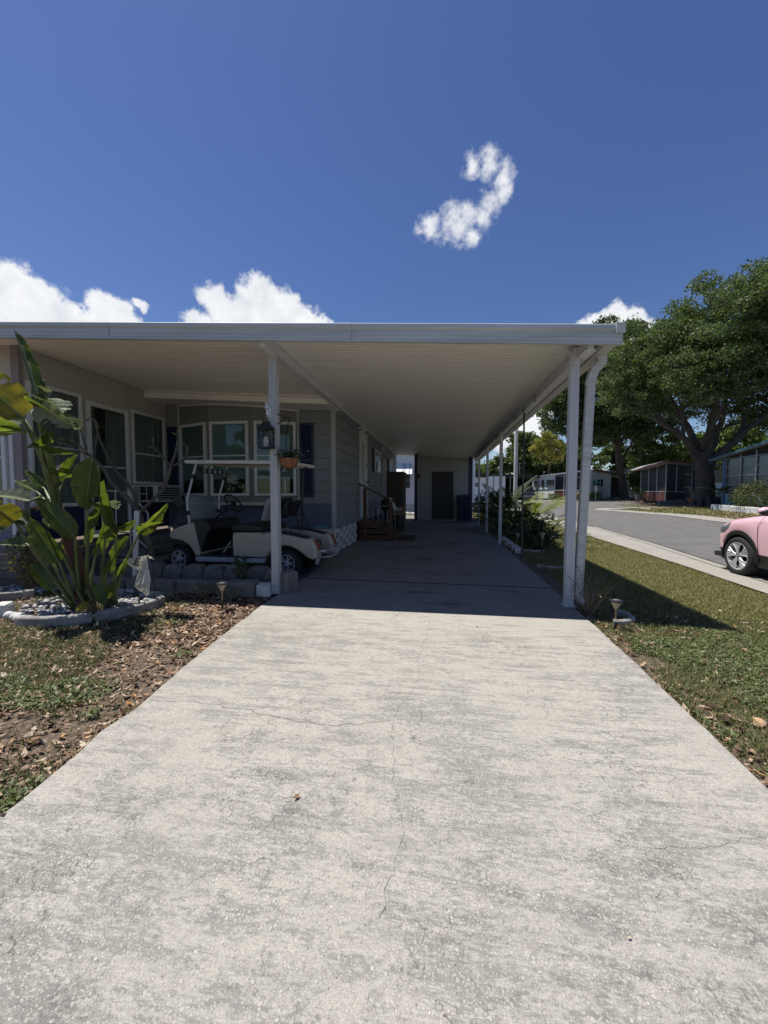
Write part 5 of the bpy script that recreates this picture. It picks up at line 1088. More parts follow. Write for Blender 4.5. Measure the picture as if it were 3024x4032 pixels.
leafspec = [
 ((152,1603,4.0),(60,1290,4.0),.20,LG,.9,.75,.03,0,(215,1960)), ((92,1650,3.95),(-140,1430,3.7),.42,LY,.1,.25,.10,3,(210,1900)),
 ((140,1602,3.9),(264,1672,3.75),.24,LP,.2,.3,.12,9,(205,1850)), ((150,1560,4.05),(203,1540,4.05),.17,LP,-.3,.3,.1,6,None),
 ((165,1585,4.1),(235,1600,4.0),.16,LP,.4,.2,.1,7,None),
 ((190,1690,4.0),(112,1768,3.9),.20,LG,-.9,.5,.12,2,(222,1900)), ((363,1803,3.9),(335,2013,3.8),.34,LG,.3,.5,.06,2,None),
 ((295,2116,3.75),(150,1962,3.7),.25,LG,.25,.30,.06,0,(325,2330)), ((236,2215,3.7),(114,2038,3.7),.27,LG,-.3,.45,.04,1,(310,2340)),
 ((548,2100,4.1),(658,1994,4.1),.20,LG,.5,.55,.08,1,(440,2330)), ((352,2082,4.0),(408,1978,4.0),.16,LG,-.5,.5,.06,0,(345,2320)),
 ((460,2090,3.95),(404,1888,3.9),.22,LG,-.7,.7,.03,1,(455,2330)), ((118,1972,3.7),(-20,1942,3.6),.24,LP,.8,.45,.14,3,(190,1985)),
 ((60,2058,3.8),(-40,1975,3.7),.30,LY,.1,.25,.08,1,(300,2340)), ((236,2077,3.9),(172,2036,3.9),.20,LG,.3,.3,.05,1,None),
 ((176,1925,4.2),(97,1850,4.2),.13,LG,.5,.4,.03,0,(215,2000)), ((415,2122,3.9),(458,2070,3.9),.16,LG,.4,.3,.04,0,(400,2330)),
 ((462,2085,4.0),(532,2050,4.0),.14,LG,.7,.4,.05,0,None), ((375,2190,3.8),(388,2145,3.8),.11,LG,.2,.3,.04,0,(360,2330)),
 ((418,2245,3.9),(454,2172,3.9),.13,LG,.3,.4,.05,0,(395,2340)), ((115,2150,3.8),(-10,2140,3.7),.22,LG,.8,.5,.10,1,(305,2345)),
 ((412,2330,3.7),(368,2268,3.7),.13,LG,.3,.4,.05,0,None), ((410,2312,3.8),(452,2262,3.8),.13,LG,.3,.4,.05,0,None),
 ((352,2322,3.6),(296,2352,3.55),.09,LY,.1,.3,.06,0,(380,2335)), ((60,2040,3.9),(-40,2095,3.8),.2,LG,.5,.3,.08,0,(150,2120)),
 ((120,2060,3.85),(70,2010,3.9),.22,LG,-.4,.4,.05,1,None), ((330,2150,4.2),(345,2020,4.25),.2,LG,.9,.5,.04,0,None),
 ((300,2190,4.15),(262,2050,4.2),.24,LG,-.6,.4,.06,1,(330,2330)), ((380,2180,4.2),(420,2040,4.25),.20,LG,.6,.5,.05,0,(350,2330)),
 ((180,2160,4.1),(60,2120,4.1),.24,LG,.8,.4,.10,1,(300,2340)), ((440,2200,4.1),(505,2110,4.15),.15,LG,-.5,.4,.05,0,(400,2335)), ((205,2290,3.75),(120,2215,3.7),.18,LG,.3,.4,.06,0,(300,2345)),
 ((250,1900,4.2),(300,1790,4.25),.2,LG,-.9,.5,.05,0,(225,2000)), ((150,1940,4.2),(60,1890,4.2),.2,LG,.7,.4,.08,1,(200,2000)), ((455,2260,4.0),(500,2200,4.0),.12,LG,.4,.4,.05,0,(420,2335)), ((95,1660,4.2),(-30,1640,4.2),.28,LP,.4,.3,.10,5,None), ((70,1640,4.3),(-20,1710,4.3),.24,LY,.3,.3,.10,2,None)]
for (b_, t_, wd, mt, fc, fo_, drp, te, st) in leafspec:
    Y0 = b_[2]; stp_ = None
    if st: stp_ = W(*lean((st[0], st[1], 4.0)))
    leaf(W(*lean(b_)), W(*lean(t_)), wd*(1.0 if b_[1] < 1700 else .86), mt, fc, fo_*1.25, drp, te, stp_)
for b_, t_, wd in (((140,1600,3.9),(305,1668,3.8),.44),((150,1565,4.05),(250,1605,3.9),.36),((235,1880,4.0),(320,1850,3.95),.34),((352,1985,3.95),(460,1990,3.9),.36),((100,1700,3.9),(-30,1690,3.8),.5),((548,2095,4.0),(640,2045,4.0),.22),((210,1790,4.0),(300,1770,3.9),.36)):
    leaf(W(*lean(b_)), W(*lean(t_)), wd, LG, random.uniform(-.15,.15), .22, .12, 4, None, flat=True)
def stk(pts, r0, r1, mt=petm, name='leaf_stalk'):
    q = MB(); P = [W(*lean(p)) for p in pts]; n = len(P); q.tube(P, [r0+(r1-r0)*i/(n-1) for i in range(n)], 9); q.build(name, mt, bp_, smooth=True)
stk([(330,2330,4.0),(318,2250,4.0),(290,2180,4.0),(262,2100,4.03),(240,2040,4.04),(222,1985,4.05)], .078, .048, sheath, 'trunk')
stk([(228,2040,4.0),(205,1940,4.0),(175,1840,4.0),(160,1760,4.0),(95,1650,3.96)], .032, .014); stk([(235,2030,4.05),(220,1930,4.05),(200,1820,4.05),(187,1740,4.0)], .03, .012)
stk([(222,2030,4.02),(200,1920,4.02),(160,1780,4.02),(130,1700,4.0),(84,1645,4.2)], .026, .01); stk([(240,2060,4.1),(228,1960,4.1),(200,1830,4.1),(160,1700,4.1),(152,1610,4.05)], .028, .012)
stk([(325,2330,4.0),(290,2250,3.9),(235,2160,3.85),(130,2080,3.8),(70,2060,3.8)], .024, .009); stk([(320,2330,4.0),(260,2280,3.9),(180,2180,3.85),(100,2140,3.8)], .022, .009)
stk([(335,2330,4.0),(345,2200,3.9),(340,2060,3.85),(345,2010,3.82)], .020, .010); stk([(345,2330,4.0),(360,2280,3.9),(372,2195,3.8)], .014, .006)
for k in range(10):
    a = random.uniform(-.5,.5); q = MB(); b0 = Vector((G0[0]+random.uniform(-.1,.25), G0[1]+random.uniform(-.15,.1), 0)); q.tube([b0, b0+Vector((a*.12, -.03, .14)), b0+Vector((a*.3, -.06, random.uniform(.2,.32)))], [.022,.014,.004], 6); q.build('young_stem', sheath if k % 2 else petm, bp_)
q = MB(); hc = W(*lean((185, 1985, 4.0)))
for k in range(60): d = Vector((random.gauss(-.3,1), random.gauss(-.4,.6), random.gauss(-.2,.7))).normalized(); q.tube([hc, hc+d*.05, hc+d*random.uniform(.08,.14)+Vector((0,0,-.03))], [.004,.004,.001], 4)
q.build('dead_flower_head', mat('dry_brown', (.13,.065,.035), .9, .3, 20), bp_)
q = MB(); hc = W(246, 1865, 4.15)
for k in range(11): a = R(30+k*11); q.tube([hc, hc+Vector((math.cos(a)*.06, -.01, math.sin(a)*.07)), hc+Vector((math.cos(a)*.12, -.02, math.sin(a)*.12))], [.004,.006,.001], 5)
q.build('white_flower', mat('white_petal', (.5,.5,.52), .6), bp_)
q = MB(); q.tube([W(210,1890,4.15), W(240,1870,4.15), W(275,1858,4.12)], [.02,.028,.002], 8); q.build('flower_bract', mat('purple_bract', (.05,.045,.06), .5), bp_)
# dry grass tuft at its foot
V = []
for k in range(160):
    a = random.uniform(0,6.28); b0 = Vector((-3.66+random.gauss(0,.04), 3.55+random.gauss(0,.03), 0)); d = Vector((math.cos(a), math.sin(a), 0)); L_ = random.uniform(.08,.2); s_v = Vector((-d.y, d.x, 0))*.0025
    m1 = b0+d*L_*.4+Vector((0,0,L_*.7)); e1 = b0+d*L_*.95+Vector((0,0,L_*random.uniform(.2,.8)))
    V += [b0-s_v, b0+s_v, m1+s_v, m1-s_v, m1-s_v, m1+s_v, e1, e1]
npmesh('dry_tuft', np.array([tuple(p) for p in V]), 0, leafmat('straw', [(0, (.10,.08,.05)), (.5, (.22,.18,.11)), (1, (.34,.28,.18))], .15), bp_)

# ------------------------------------------------------------------ plumeria (bare dark branches)
pl = thing('plumeria_tree', tuple(W(594,2178,5.0)), 'bare forked plumeria with few leaves behind the broad-leaved plant', 'tree')
pbm = mat('plumeria_bark', (.10,.088,.072), .9, .25, 14, bump=.5, bscale=30)
def br(pts, r0, r1, Y=5.0, par=pl):
    P = [W(x, y, yy if (yy := (pt[2] if len(pt) > 2 else Y)) else Y) for pt in pts for x, y in (pt[:2],)]
    n = len(P); q = MB(); q.tube(P, [(r0+(r1-r0)*i/(n-1))*random.uniform(.92,1.08) for i in range(n)], 8); q.build('branch', pbm, par, smooth=True)
br([(600,2200),(590,2150),(570,2090),(549,2022)], .042, .036); br([(549,2022),(500,1960),(440,1900),(405,1840),(370,1803)], .032, .020)
br([(370,1803),(310,1775),(250,1745)], .017, .009, 4.9); br([(370,1803),(378,1750),(384,1700),(384,1672)], .015, .009); br([(370,1803),(330,1775),(300,1740),(258,1728)], .015, .008, 5.1)
br([(546,2015),(530,1950),(500,1900),(455,1850),(425,1800),(395,1735),(375,1660),(358,1640)], .028, .012, 5.2); br([(340,1770),(325,1720),(318,1690)], .014, .01)
br([(549,2022),(590,1980),(640,1930),(665,1870),(672,1835)], .030, .021); br([(672,1835),(690,1790),(700,1740),(700,1712)], .018, .012); br([(672,1835),(640,1800),(610,1765),(600,1740)], .015, .009); br([(672,1835),(705,1825),(735,1795),(735,1755)], .015, .010)
def pleaf(x, y, dx, dz, Y=5.0, mt=weed_m):
    b0 = W(x, y, Y); d = Vector((dx, -.03, dz)); s_v = d.cross(Vector((.3,1,.5))).normalized()*.018; m1 = b0+d*.5
    P = np.array([tuple(p) for p in (b0, m1+s_v, b0+d, m1-s_v)]); npmesh('leaf', P, 0, mt, pl)
for a in ((250,1745,-.10,.02),(250,1745,-.06,-.03),(258,1728,-.12,.0),(300,1740,-.12,.03),(384,1672,-.02,.09),(384,1700,.0,.12),(318,1690,-.11,-.02),(318,1690,.10,.02),(358,1640,.03,.10),(358,1640,-.07,-.08),(384,1660,.03,-.10),(610,1765,-.09,.03),(600,1740,.05,.07),(700,1712,-.09,.03),(700,1712,.02,.08),(735,1755,.02,-.12),(735,1755,.06,-.05),(733,1760,-.04,.08),(610,1765,.05,-.05)): pleaf(*a)

# ------------------------------------------------------------------ small shrubs and weeds
def twigs(name, label, cat, c, n, h_, spread, mt_t, leaves=None, lm=None, r=.004, lsz=(.03,.018), lean=(0,0)):
    t = thing(name, c, label, cat); q = MB(); tips = []
    for k in range(n):
        a = random.uniform(0, 6.283); s = random.uniform(.3, 1)*spread; hh = h_*random.uniform(.6, 1.05); b0 = dn(c)+Vector((random.gauss(0,.02), random.gauss(0,.02), 0))
        e = b0+Vector((math.cos(a)*s+lean[0], math.sin(a)*s+lean[1], hh)); m1 = b0.lerp(e, .5)+Vector((random.gauss(0,.15)*spread, random.gauss(0,.15)*spread, .1*hh)); q.tube([b0, m1, e], [r, r*.7, r*.3], 5)
        tips += [m1, e, m1.lerp(e, .5), b0.lerp(m1, .6)]
        if random.random() < .6: e2 = m1+Vector((random.gauss(0,.4)*spread, random.gauss(0,.4)*spread, hh*.3)); q.tube([m1, e2], [r*.5, r*.2], 4); tips.append(e2)
    q.build('stems', mt_t, t)
    if leaves:
        P = np.array([tuple(random.choice(tips)+Vector((random.gauss(0,.02),random.gauss(0,.02),random.gauss(0,.02)))) for _ in range(leaves)]); npmesh('foliage', leafquads(P, *lsz), 0, lm or weed_m, t)
    return t
twig_m = mat('grey_twig', (.20,.15,.10), .9, .3, 12)
twigs('small_shrub', 'half-bare twiggy shrub in front of the low stones, pale leaf tips', 'shrub', (-2.95, 4.42, -.02), 34, .22, .34, twig_m, 110, weed_m, lean=(0,-.03))
twigs('small_shrub', 'sprawling dry twigs between the stake light and the left post', 'shrub', (-2.55, 4.38, -.02), 22, .16, .26, twig_m, 50, weed_m)
twigs('small_shrub', 'dark leafy sapling in front of the raised stones near the post', 'shrub', (-2.72, 4.86, 0), 9, .42, .12, twig_m, 260, green_dark, lsz=(.05,.025))
twigs('small_shrub', 'thorny twiggy rose bush at the foot of the right carport post', 'shrub', (1.60, 4.40, -.02), 26, .46, .30, twig_m, 240, leafmat('rose_leaves', [(0,(.04,.05,.02)),(.6,(.10,.12,.05)),(1,(.24,.2,.12))], .2), lsz=(.028,.016))
twigs('small_shrub', 'yellow-green shrub with reddish leaves at the far left edge', 'shrub', (-5.45, 4.35, -.02), 30, .62, .30, twig_m, 420, leafmat('croton', [(0,(.05,.08,.02)),(.5,(.16,.18,.05)),(.8,(.30,.26,.08)),(1,(.28,.07,.05))], .3), lsz=(.05,.024))
twigs('small_shrub', 'low green shrub at the far left behind the pebbles', 'shrub', (-5.75, 4.62, 0), 24, .75, .25, twig_m, 420, green_dark, lsz=(.06,.03))
(twigs('weed', 'tiny pale weed sprouting from the leaf litter below the flag', 'weed', (-3.35, 4.3, -.02), 6, .07, .05, twig_m, 26, leafmat('pale_weed', [(0,(.2,.26,.14)),(1,(.42,.46,.34))], .2)))

# ------------------------------------------------------------------ lawn: grass blades, ground cover, fallen leaves
def in_left(x, y): 
    e = np.interp(y, [p[1] for p in Lp], [p[0] for p in Lp]); return x < e - .01
def in_right(x, y):
    e = np.interp(y, [-5, 1.6, 2.3, 4.15, 5.45, 10.3, 22], [1.42, 1.42, 1.455, 1.5, 1.51, 1.53, 1.5]); f = np.interp(y, [p[1] for p in near[:7]], [p[0] for p in near[:7]]); return (x > e + .015) & (x < f + .03)
TZv = np.vectorize(TZ)
def nz(x, y, sc, o=0): return np.array([noise.noise(Vector((a*sc+o, b*sc, o*.37))) for a, b in zip(x, y)])
def blades(x, y, hgt, wd):
    n = len(x); a = rng.uniform(0, 6.283, n); z = TZv(x, y) - .036; b0 = np.column_stack([x, y, z]); ln = rng.uniform(.2, 1.1, n)*hgt; h_ = hgt*rng.uniform(.5, 1.2, n)
    dx = np.cos(a); dy = np.sin(a); s = np.column_stack([-dy, dx, np.zeros(n)])*(wd*rng.uniform(.6,1.3,n))[:, None]*.5
    m1 = b0 + np.column_stack([dx*ln*.35, dy*ln*.35, h_*.6]); e = b0 + np.column_stack([dx*ln, dy*ln, h_])
    return np.stack([b0-s, b0+s, m1+s*.8, m1-s*.8, m1-s*.8, m1+s*.8, e+s*.1, e-s*.1], axis=1).reshape(-1, 3)
def sample(x0, x1, y0, y1, dens, fn, keep=None):
    n = int((x1-x0)*(y1-y0)*dens); x = rng.uniform(x0, x1, n); y = rng.uniform(y0, y1, n); k = fn(x, y); x, y = x[k], y[k]
    if keep is not None: k = keep(x, y); x, y = x[k], y[k]
    return x, y
gl_m = leafmat('green_grass', [(0,(.045,.065,.022)),(.35,(.085,.115,.038)),(.75,(.14,.165,.06)),(.9,(.23,.21,.10)),(1,(.34,.28,.16))], .35, .55)
gr_m = leafmat('olive_grass', [(0,(.09,.092,.034)),(.4,(.19,.18,.07)),(.7,(.28,.25,.11)),(.88,(.36,.30,.15)),(1,(.48,.39,.23))], .35, .6)
mix_m = leafmat('mixed_grass', [(0,(.06,.075,.026)),(.4,(.12,.145,.05)),(.7,(.19,.20,.08)),(.88,(.30,.26,.13)),(1,(.42,.34,.2))], .35, .6)
keepL = lambda x, y: (nz(x, y, 1.1, 3) + .55*nz(x, y, 3.1, 9) + .30*(x < -2.6) - .28*(y > 3.3) + rng.normal(0, .22, len(x)) - .25*np.clip(y-1.6,0,1)*(x>-2.9) + .55*np.exp(-((y-2.6)/.5)**2)*(x<-2.7) - .25*(y<1.9)) > .18
x, y = sample(-6.5, -1.7, .7, 4.3, 5200, in_left, keepL)
tag(npmesh('lawn_grass', blades(x, y, .05, .005), 0, gl_m), 'patchy dark green grass on the left of the driveway', 'grass', kind='stuff')
x, y = sample(1.4, 4.6, .7, 4.6, 6500, in_right, lambda x, y: (nz(x, y, 1.3, 5)+.5*nz(x,y,4,2)+rng.normal(0,.2,len(x))) > -.10 - .1*(x>2))
x2, y2 = sample(1.5, 5.0, 4.6, 10, 3800, in_right, lambda x, y: x > 1.75); x3, y3 = sample(1.5, 5.1, 10, 30, 900, in_right, lambda x, y: x > 1.9)
V = np.concatenate([blades(x2, y2, .042, .007), blades(x3, y3, .05, .016)])
tag(npmesh('verge_grass', V, 0, gr_m), 'olive green mown grass between the carport and the street', 'grass', kind='stuff')
tag(npmesh('lawn_grass', blades(x, y, .045, .005), 0, mix_m), 'green grass mixed with fallen leaves right of the driveway', 'grass', kind='stuff')
def clover(x, y, r, hh):
    n = len(x); z = TZv(x, y) - .03 + rng.uniform(.0, hh, n); c = np.column_stack([x, y, z]); a = rng.uniform(0, 6.283, n); t1 = rng.normal(0, .35, n)[:, None]
    u = np.column_stack([np.cos(a), np.sin(a), t1[:, 0]])*r; v = np.column_stack([-np.sin(a), np.cos(a), rng.normal(0,.35,n)])*r
    return np.stack([c-u, c-v*.8, c+u, c+v*.8], axis=1).reshape(-1, 3)
cl_m = leafmat('ground_cover', [(0,(.06,.08,.028)),(.5,(.13,.165,.06)),(1,(.22,.25,.11))], .3, .5)
x, y = sample(1.5, 4.4, .8, 4.4, 5500, in_right, lambda x, y: (nz(x, y, 1.0, 15)+.6*nz(x, y, 3, 4)) > .12)
x2, y2 = sample(-5, -1.7, .8, 4.0, 4500, in_left, lambda x, y: (nz(x, y, 1.2, 25)+.5*nz(x, y, 3, 14)) > .34)
tag(npmesh('ground_cover', clover(np.r_[x, x2], np.r_[y, y2], .011, .035), 0, cl_m), 'low clover-like weeds creeping through the lawn by the driveway', 'ground cover', kind='stuff')
def litter(x, y, L0, curl=.5, lift=.012):
    n = len(x); z = TZv(x, y) - .028 + rng.uniform(0, lift, n); c = np.column_stack([x, y, z]); a = rng.uniform(0, 6.283, n); L_ = L0*np.clip(rng.lognormal(-.28, .42, n), .25, 1.7); w_ = L_*rng.uniform(.25, .55, n)
    tl_ = rng.normal(0, .3, n); u = np.column_stack([np.cos(a), np.sin(a), tl_])*(L_*.5)[:, None]; v = np.column_stack([-np.sin(a), np.cos(a), rng.normal(0,.35,n)])*(w_*.5)[:, None]; up_ = np.column_stack([0*a, 0*a, L_*curl*rng.uniform(.1,.6,n)])
    A, B_, C_, D = c-u+up_, c-u*.2+v+up_*.6, c+u+up_, c-u*.2-v+up_*.6; M = c.copy()
    return np.stack([A, B_, M, M, B_, C_, M, M, C_, D, M, M, D, A, M, M], axis=1)[:, :, :]
def litter_mesh(name, x, y, L0, mt, **k):
    n = len(x); q_ = litter(x, y, L0, **k); me = bpy.data.meshes.new(name)
    V = np.stack([q_[:,0], q_[:,1], q_[:,2], q_[:,5], q_[:,9]], axis=1).reshape(-1, 3)   # A,B,M,C,D shared per leaf: one island each
    F = []; b_ = np.arange(n)*5; T_ = np.stack([b_, b_+1, b_+2, b_+1, b_+3, b_+2, b_+3, b_+4, b_+2, b_+4, b_, b_+2], axis=1).reshape(-1)
    me.vertices.add(len(V)); me.vertices.foreach_set('co', V.astype(np.float32).ravel()); me.loops.add(len(T_)); me.loops.foreach_set('vertex_index', T_.astype(np.int32)); me.polygons.add(len(T_)//3)
    me.polygons.foreach_set('loop_start', np.arange(0, len(T_), 3, dtype=np.int32)); me.polygons.foreach_set('loop_total', np.full(len(T_)//3, 3, np.int32)); me.materials.append(mt); me.update(calc_edges=True); me.validate()
    o = bpy.data.objects.new(name, me); COL.objects.link(o); return o
lit_m = leafmat('fallen_leaf', [(0,(.05,.03,.02)),(.3,(.14,.08,.05)),(.6,(.28,.17,.10)),(.82,(.46,.33,.22)),(.95,(.55,.45,.33)),(1,(.6,.28,.08))], .12, .6, (1,1,1))
x, y = sample(-6.3, -1.6, .8, 4.55, 1050, in_left, lambda x, y: (nz(x, y, .9, 33)+.35*(y>2.6)+.25*(x>-3)+rng.normal(0,.3,len(x))) > -.2)
x2, y2 = sample(-4.2, -2.0, 2.9, 4.5, 1500, in_left); x4, y4 = sample(-6.3, -1.6, .8, 4.5, 2600, in_left, lambda x, y: (nz(x, y, 1.4, 71)+.5*nz(x, y, 4, 12)) > -.1)
tag(litter_mesh('leaf_crumbs', x4, y4, .019, lit_m, lift=.006), 'broken leaf crumbs and twigs on the bare soil left of the drive', 'leaf litter', kind='stuff')
tag(litter_mesh('leaf_litter', np.r_[x, x2], np.r_[y, y2], .048, lit_m), 'tan and brown fallen leaves covering the soil left of the driveway', 'leaf litter', kind='stuff')
x, y = sample(1.4, 4.5, .8, 4.6, 850, in_right, lambda x, y: nz(x, y, 1.6, 61)+rng.normal(0,.3,len(x)) > -.1); x2, y2 = sample(1.4, 2.0, .9, 4.3, 420, in_right, lambda x, y: x < 1.58+.35*(y>3.5)); x3, y3 = sample(1.55, 5, 4.6, 12, 20, in_right)
tag(litter_mesh('leaf_litter', np.r_[x, x2, x3], np.r_[y, y2, y3], .050, lit_m), 'scattered fallen leaves on the grass right of the driveway', 'leaf litter', kind='stuff')
lx_ = [(-.9,3.5),(.35,3.75),(1.2,2.9),(-1.3,3.2),(.8,1.9),(1.25,1.2),(-.6,1.5),(.2,2.6),(-1.55,2.4),(.55,1.15),(-1.0,5.3),(.3,6.8)]
o = litter_mesh('loose_leaves', np.array([p[0] for p in lx_]), np.array([p[1] for p in lx_]), .022, lit_m, curl=.3, lift=.002)
for v in o.data.vertices: v.co.z += .034
tag(o, 'few single dry leaves lying on the concrete drive', 'fallen leaves', kind='stuff')

# ------------------------------------------------------------------ pink car parked on the apron
pk = thing('parked_car', (5.9, 5.6, -.1), 'glossy pale pink compact SUV parked on the street edge', 'car')
pink = mat('pink_paint', (.80, .50, .555), .28, .02, 3, coat=.8, spec=.5); XC = 5.93; HW = .93; YFW, YRW, ZW = 7.34, 4.72, .225
def ip(v, xs_, ys_): return float(np.interp(v, xs_, ys_))
def chw(y): return HW*ip(y, [3.55,3.7,4.2,7.2,7.6,7.9,8.1,8.22], [.70,.90,.99,1.0,.975,.90,.74,.52])
def czs(y): return ip(y, [3.55,3.8,5,6.9,7.5,7.8,8.05,8.22], [.80,.95,.97,.93,.84,.76,.66,.55])
def czt(y): return ip(y, [3.55,3.8,5,6.75,7.1,7.5,7.8,8.05,8.22], [.86,1.0,1.02,1.00,.955,.895,.82,.71,.56])
ARC = .395
def arch(y):
    z = .12
    for yc in (YFW, YRW):
        if abs(y-yc) < ARC: z = max(z, ZW + math.sqrt(ARC**2-(y-yc)**2))
    return z
def zb(y): return max(arch(y), .30)
ysb = sorted(set([round(3.55+.04*k, 3) for k in range(118)] + [8.22, 8.17, 8.205]))
def sect(y):
    w_ = chw(y); b_ = zb(y); s = czs(y); t = czt(y); s = max(s, b_+.03); t = max(t, s+.005)
    P = [(w_*.985, b_), (w_*1.0, b_+(s-b_)*.25), (w_*1.0, b_+(s-b_)*.55), (w_*.985, b_+(s-b_)*.82), (w_*.95, s-.008), (w_*.90, s+(t-s)*.18), (w_*.72, s+(t-s)*.55), (w_*.42, s+(t-s)*.88), (0, t)]
    return P + [(-a, z) for a, z in P[-2::-1]]
q = MB(); S_ = [sect(y) for y in ysb]; m_ = len(S_[0])
q.add([(XC-a, y, z) for y, s in zip(ysb, S_) for a, z in s], [(i*m_+k, i*m_+k+1, (i+1)*m_+k+1, (i+1)*m_+k) for i in range(len(ysb)-1) for k in range(m_-1)])
q.add([(XC-a, ysb[-1], z) for a, z in S_[-1]], [tuple(range(m_))]); q.add([(XC-a, ysb[0], z) for a, z in S_[0]], [tuple(range(m_))[::-1]])
q.build('body', pink, pk, smooth=True)
q = MB()
for sg in (1, -1):     # black sills, bumper skirt and wheel-arch trim
    for ya, yb in zip(ysb, ysb[1:]):
        for y0, y1 in ((ya, yb),):
            if arch(y0) <= .305 and arch(y1) <= .305:
                q.quad(*[(XC-sg*(chw(yy)*f), yy, z) for yy, z, f in ((y0,.10,.96),(y1,.10,.96),(y1,.31,.992),(y0,.31,.992))])
    for yc in (YFW, YRW):
        n = 30
        for k in range(n):
            a0, a1 = R(-8+196*k/n), R(-8+196*(k+1)/n)
            for r0, r1, d0, d1 in ((ARC-.035, ARC+.0, -.005, .012), (ARC+.0, ARC+.042, .012, .008), (ARC+.042, ARC+.045, .008, -.01)):
                q.quad(*[(XC-sg*(chw(yc+r*math.cos(a))+d), yc+r*math.cos(a), ZW+r*math.sin(a)) for r, a, d in ((r0,a0,d0),(r0,a1,d0),(r1,a1,d1),(r1,a0,d1))])
            q.quad(*[(XC-sg*(chw(yc)+o), yc+(ARC-.03)*math.cos(a), ZW+(ARC-.03)*math.sin(a)) for a, o in ((a0,0),(a1,0),(a1,-.3),(a0,-.3))])
q.box((XC-.48, 7.8, .12), (XC+.48, 8.06, .30)); q.box((XC-.78, 3.60, .12), (XC+.78, 3.8, .32)); q.build('black_cladding', black, pk)
q = MB(); q.box((XC-.86, 3.7, .14), (XC+.86, 8.0, .22)); 
for yc in (YFW, YRW): q.box((XC-.7, yc-.37, .2), (XC+.7, yc+.37, .62))
q.build('underbody', dark_in, pk)
# greenhouse
def gsec(y):
    t = ip(y, [3.75,4.1,4.6,5.3,5.8,6.15,6.82], [1.04,1.26,1.40,1.45,1.41,1.33,1.00]); w0 = chw(y)*.90; w1 = w0*ip(t, [1.0,1.45],[1.0,.72]); return [(w0, czs(y)-.01), (w1*1.03, t-.05), (w1*.9, t-.012), (w1*.5, t+.004), (0, t+.01)]
ysg = [3.75+.07*k for k in range(45)]; q = MB()
for ya, yb in zip(ysg, ysg[1:]):
    A, B_ = gsec(ya), gsec(yb); A = A+[(-a, z) for a, z in A[-2::-1]]; B_ = B_+[(-a, z) for a, z in B_[-2::-1]]
    for k in range(8):
        roofp = k in (1,2,3,4,5,6) and 4.4 < ya < 6.0; q.m = 0 if roofp else 1
        q.quad((XC-A[k][0], ya, A[k][1]), (XC-A[k+1][0], ya, A[k+1][1]), (XC-B_[k+1][0], yb, B_[k+1][1]), (XC-B_[k][0], yb, B_[k][1]))
q.build('cabin', [pink, mat('tinted_glass', (.012,.014,.016), .06, .1, 3, spec=.8)], pk, smooth=True)
q = MB()
for sg in (1, -1):
    P = [(7.56,.795),(7.66,.745),(7.80,.70),(7.93,.665),(7.90,.60),(7.80,.60),(7.70,.635),(7.60,.70)]
    q.add([(XC-sg*(chw(y)*(.985 if z > .7 else 1.0)+.004), y, z-.01) for y, z in P], [tuple(range(8))])
q.build('headlight', mat('headlight_glass', (.10,.12,.14), .08, .3, 30, spec=.9), pk)
q = MB(); P = [(7.60,.60),(7.66,.56),(7.74,.47),(7.755,.40),(7.735,.40),(7.70,.49),(7.63,.57)]
q.add([(XC-(chw(y)+.0145), y, z) for y, z in P], [tuple(range(len(P)))]); q.build('side_marker', mat('dark_red_lens', (.12,.02,.02), .3), pk)
q = MB(); 
for k in range(30):
    z0 = .31+.62*k/30; z1_ = .31+.62*(k+1)/30; f = lambda z: 6.90 + .035*math.sin((z-.3)*4) - .10*max(0, z-.78)/.15
    q.quad(*[(XC-(HW*1.0*(1 if z < .75 else 1-.09*(z-.75))+.0035), f(z)+o, z) for z, o in ((z0,-.005),(z0,.005),(z1_,.005),(z1_,-.005))])
q.build('door_gap', black, pk)
q = MB(); q.blob((XC-1.06, 6.62, 1.02), (.10,.075,.065), 14, 9); mi_ = q.build('wing_mirror', pink, pk, smooth=True)
q = MB(); q.blob((XC-1.055, 6.605, 1.005), (.098,.074,.062), 14, 9); q.bar((XC-1.0, 6.64, .96), (XC-.86, 6.62, .94), .05, .03); q.build('mirror_housing', black, mi_, smooth=True)
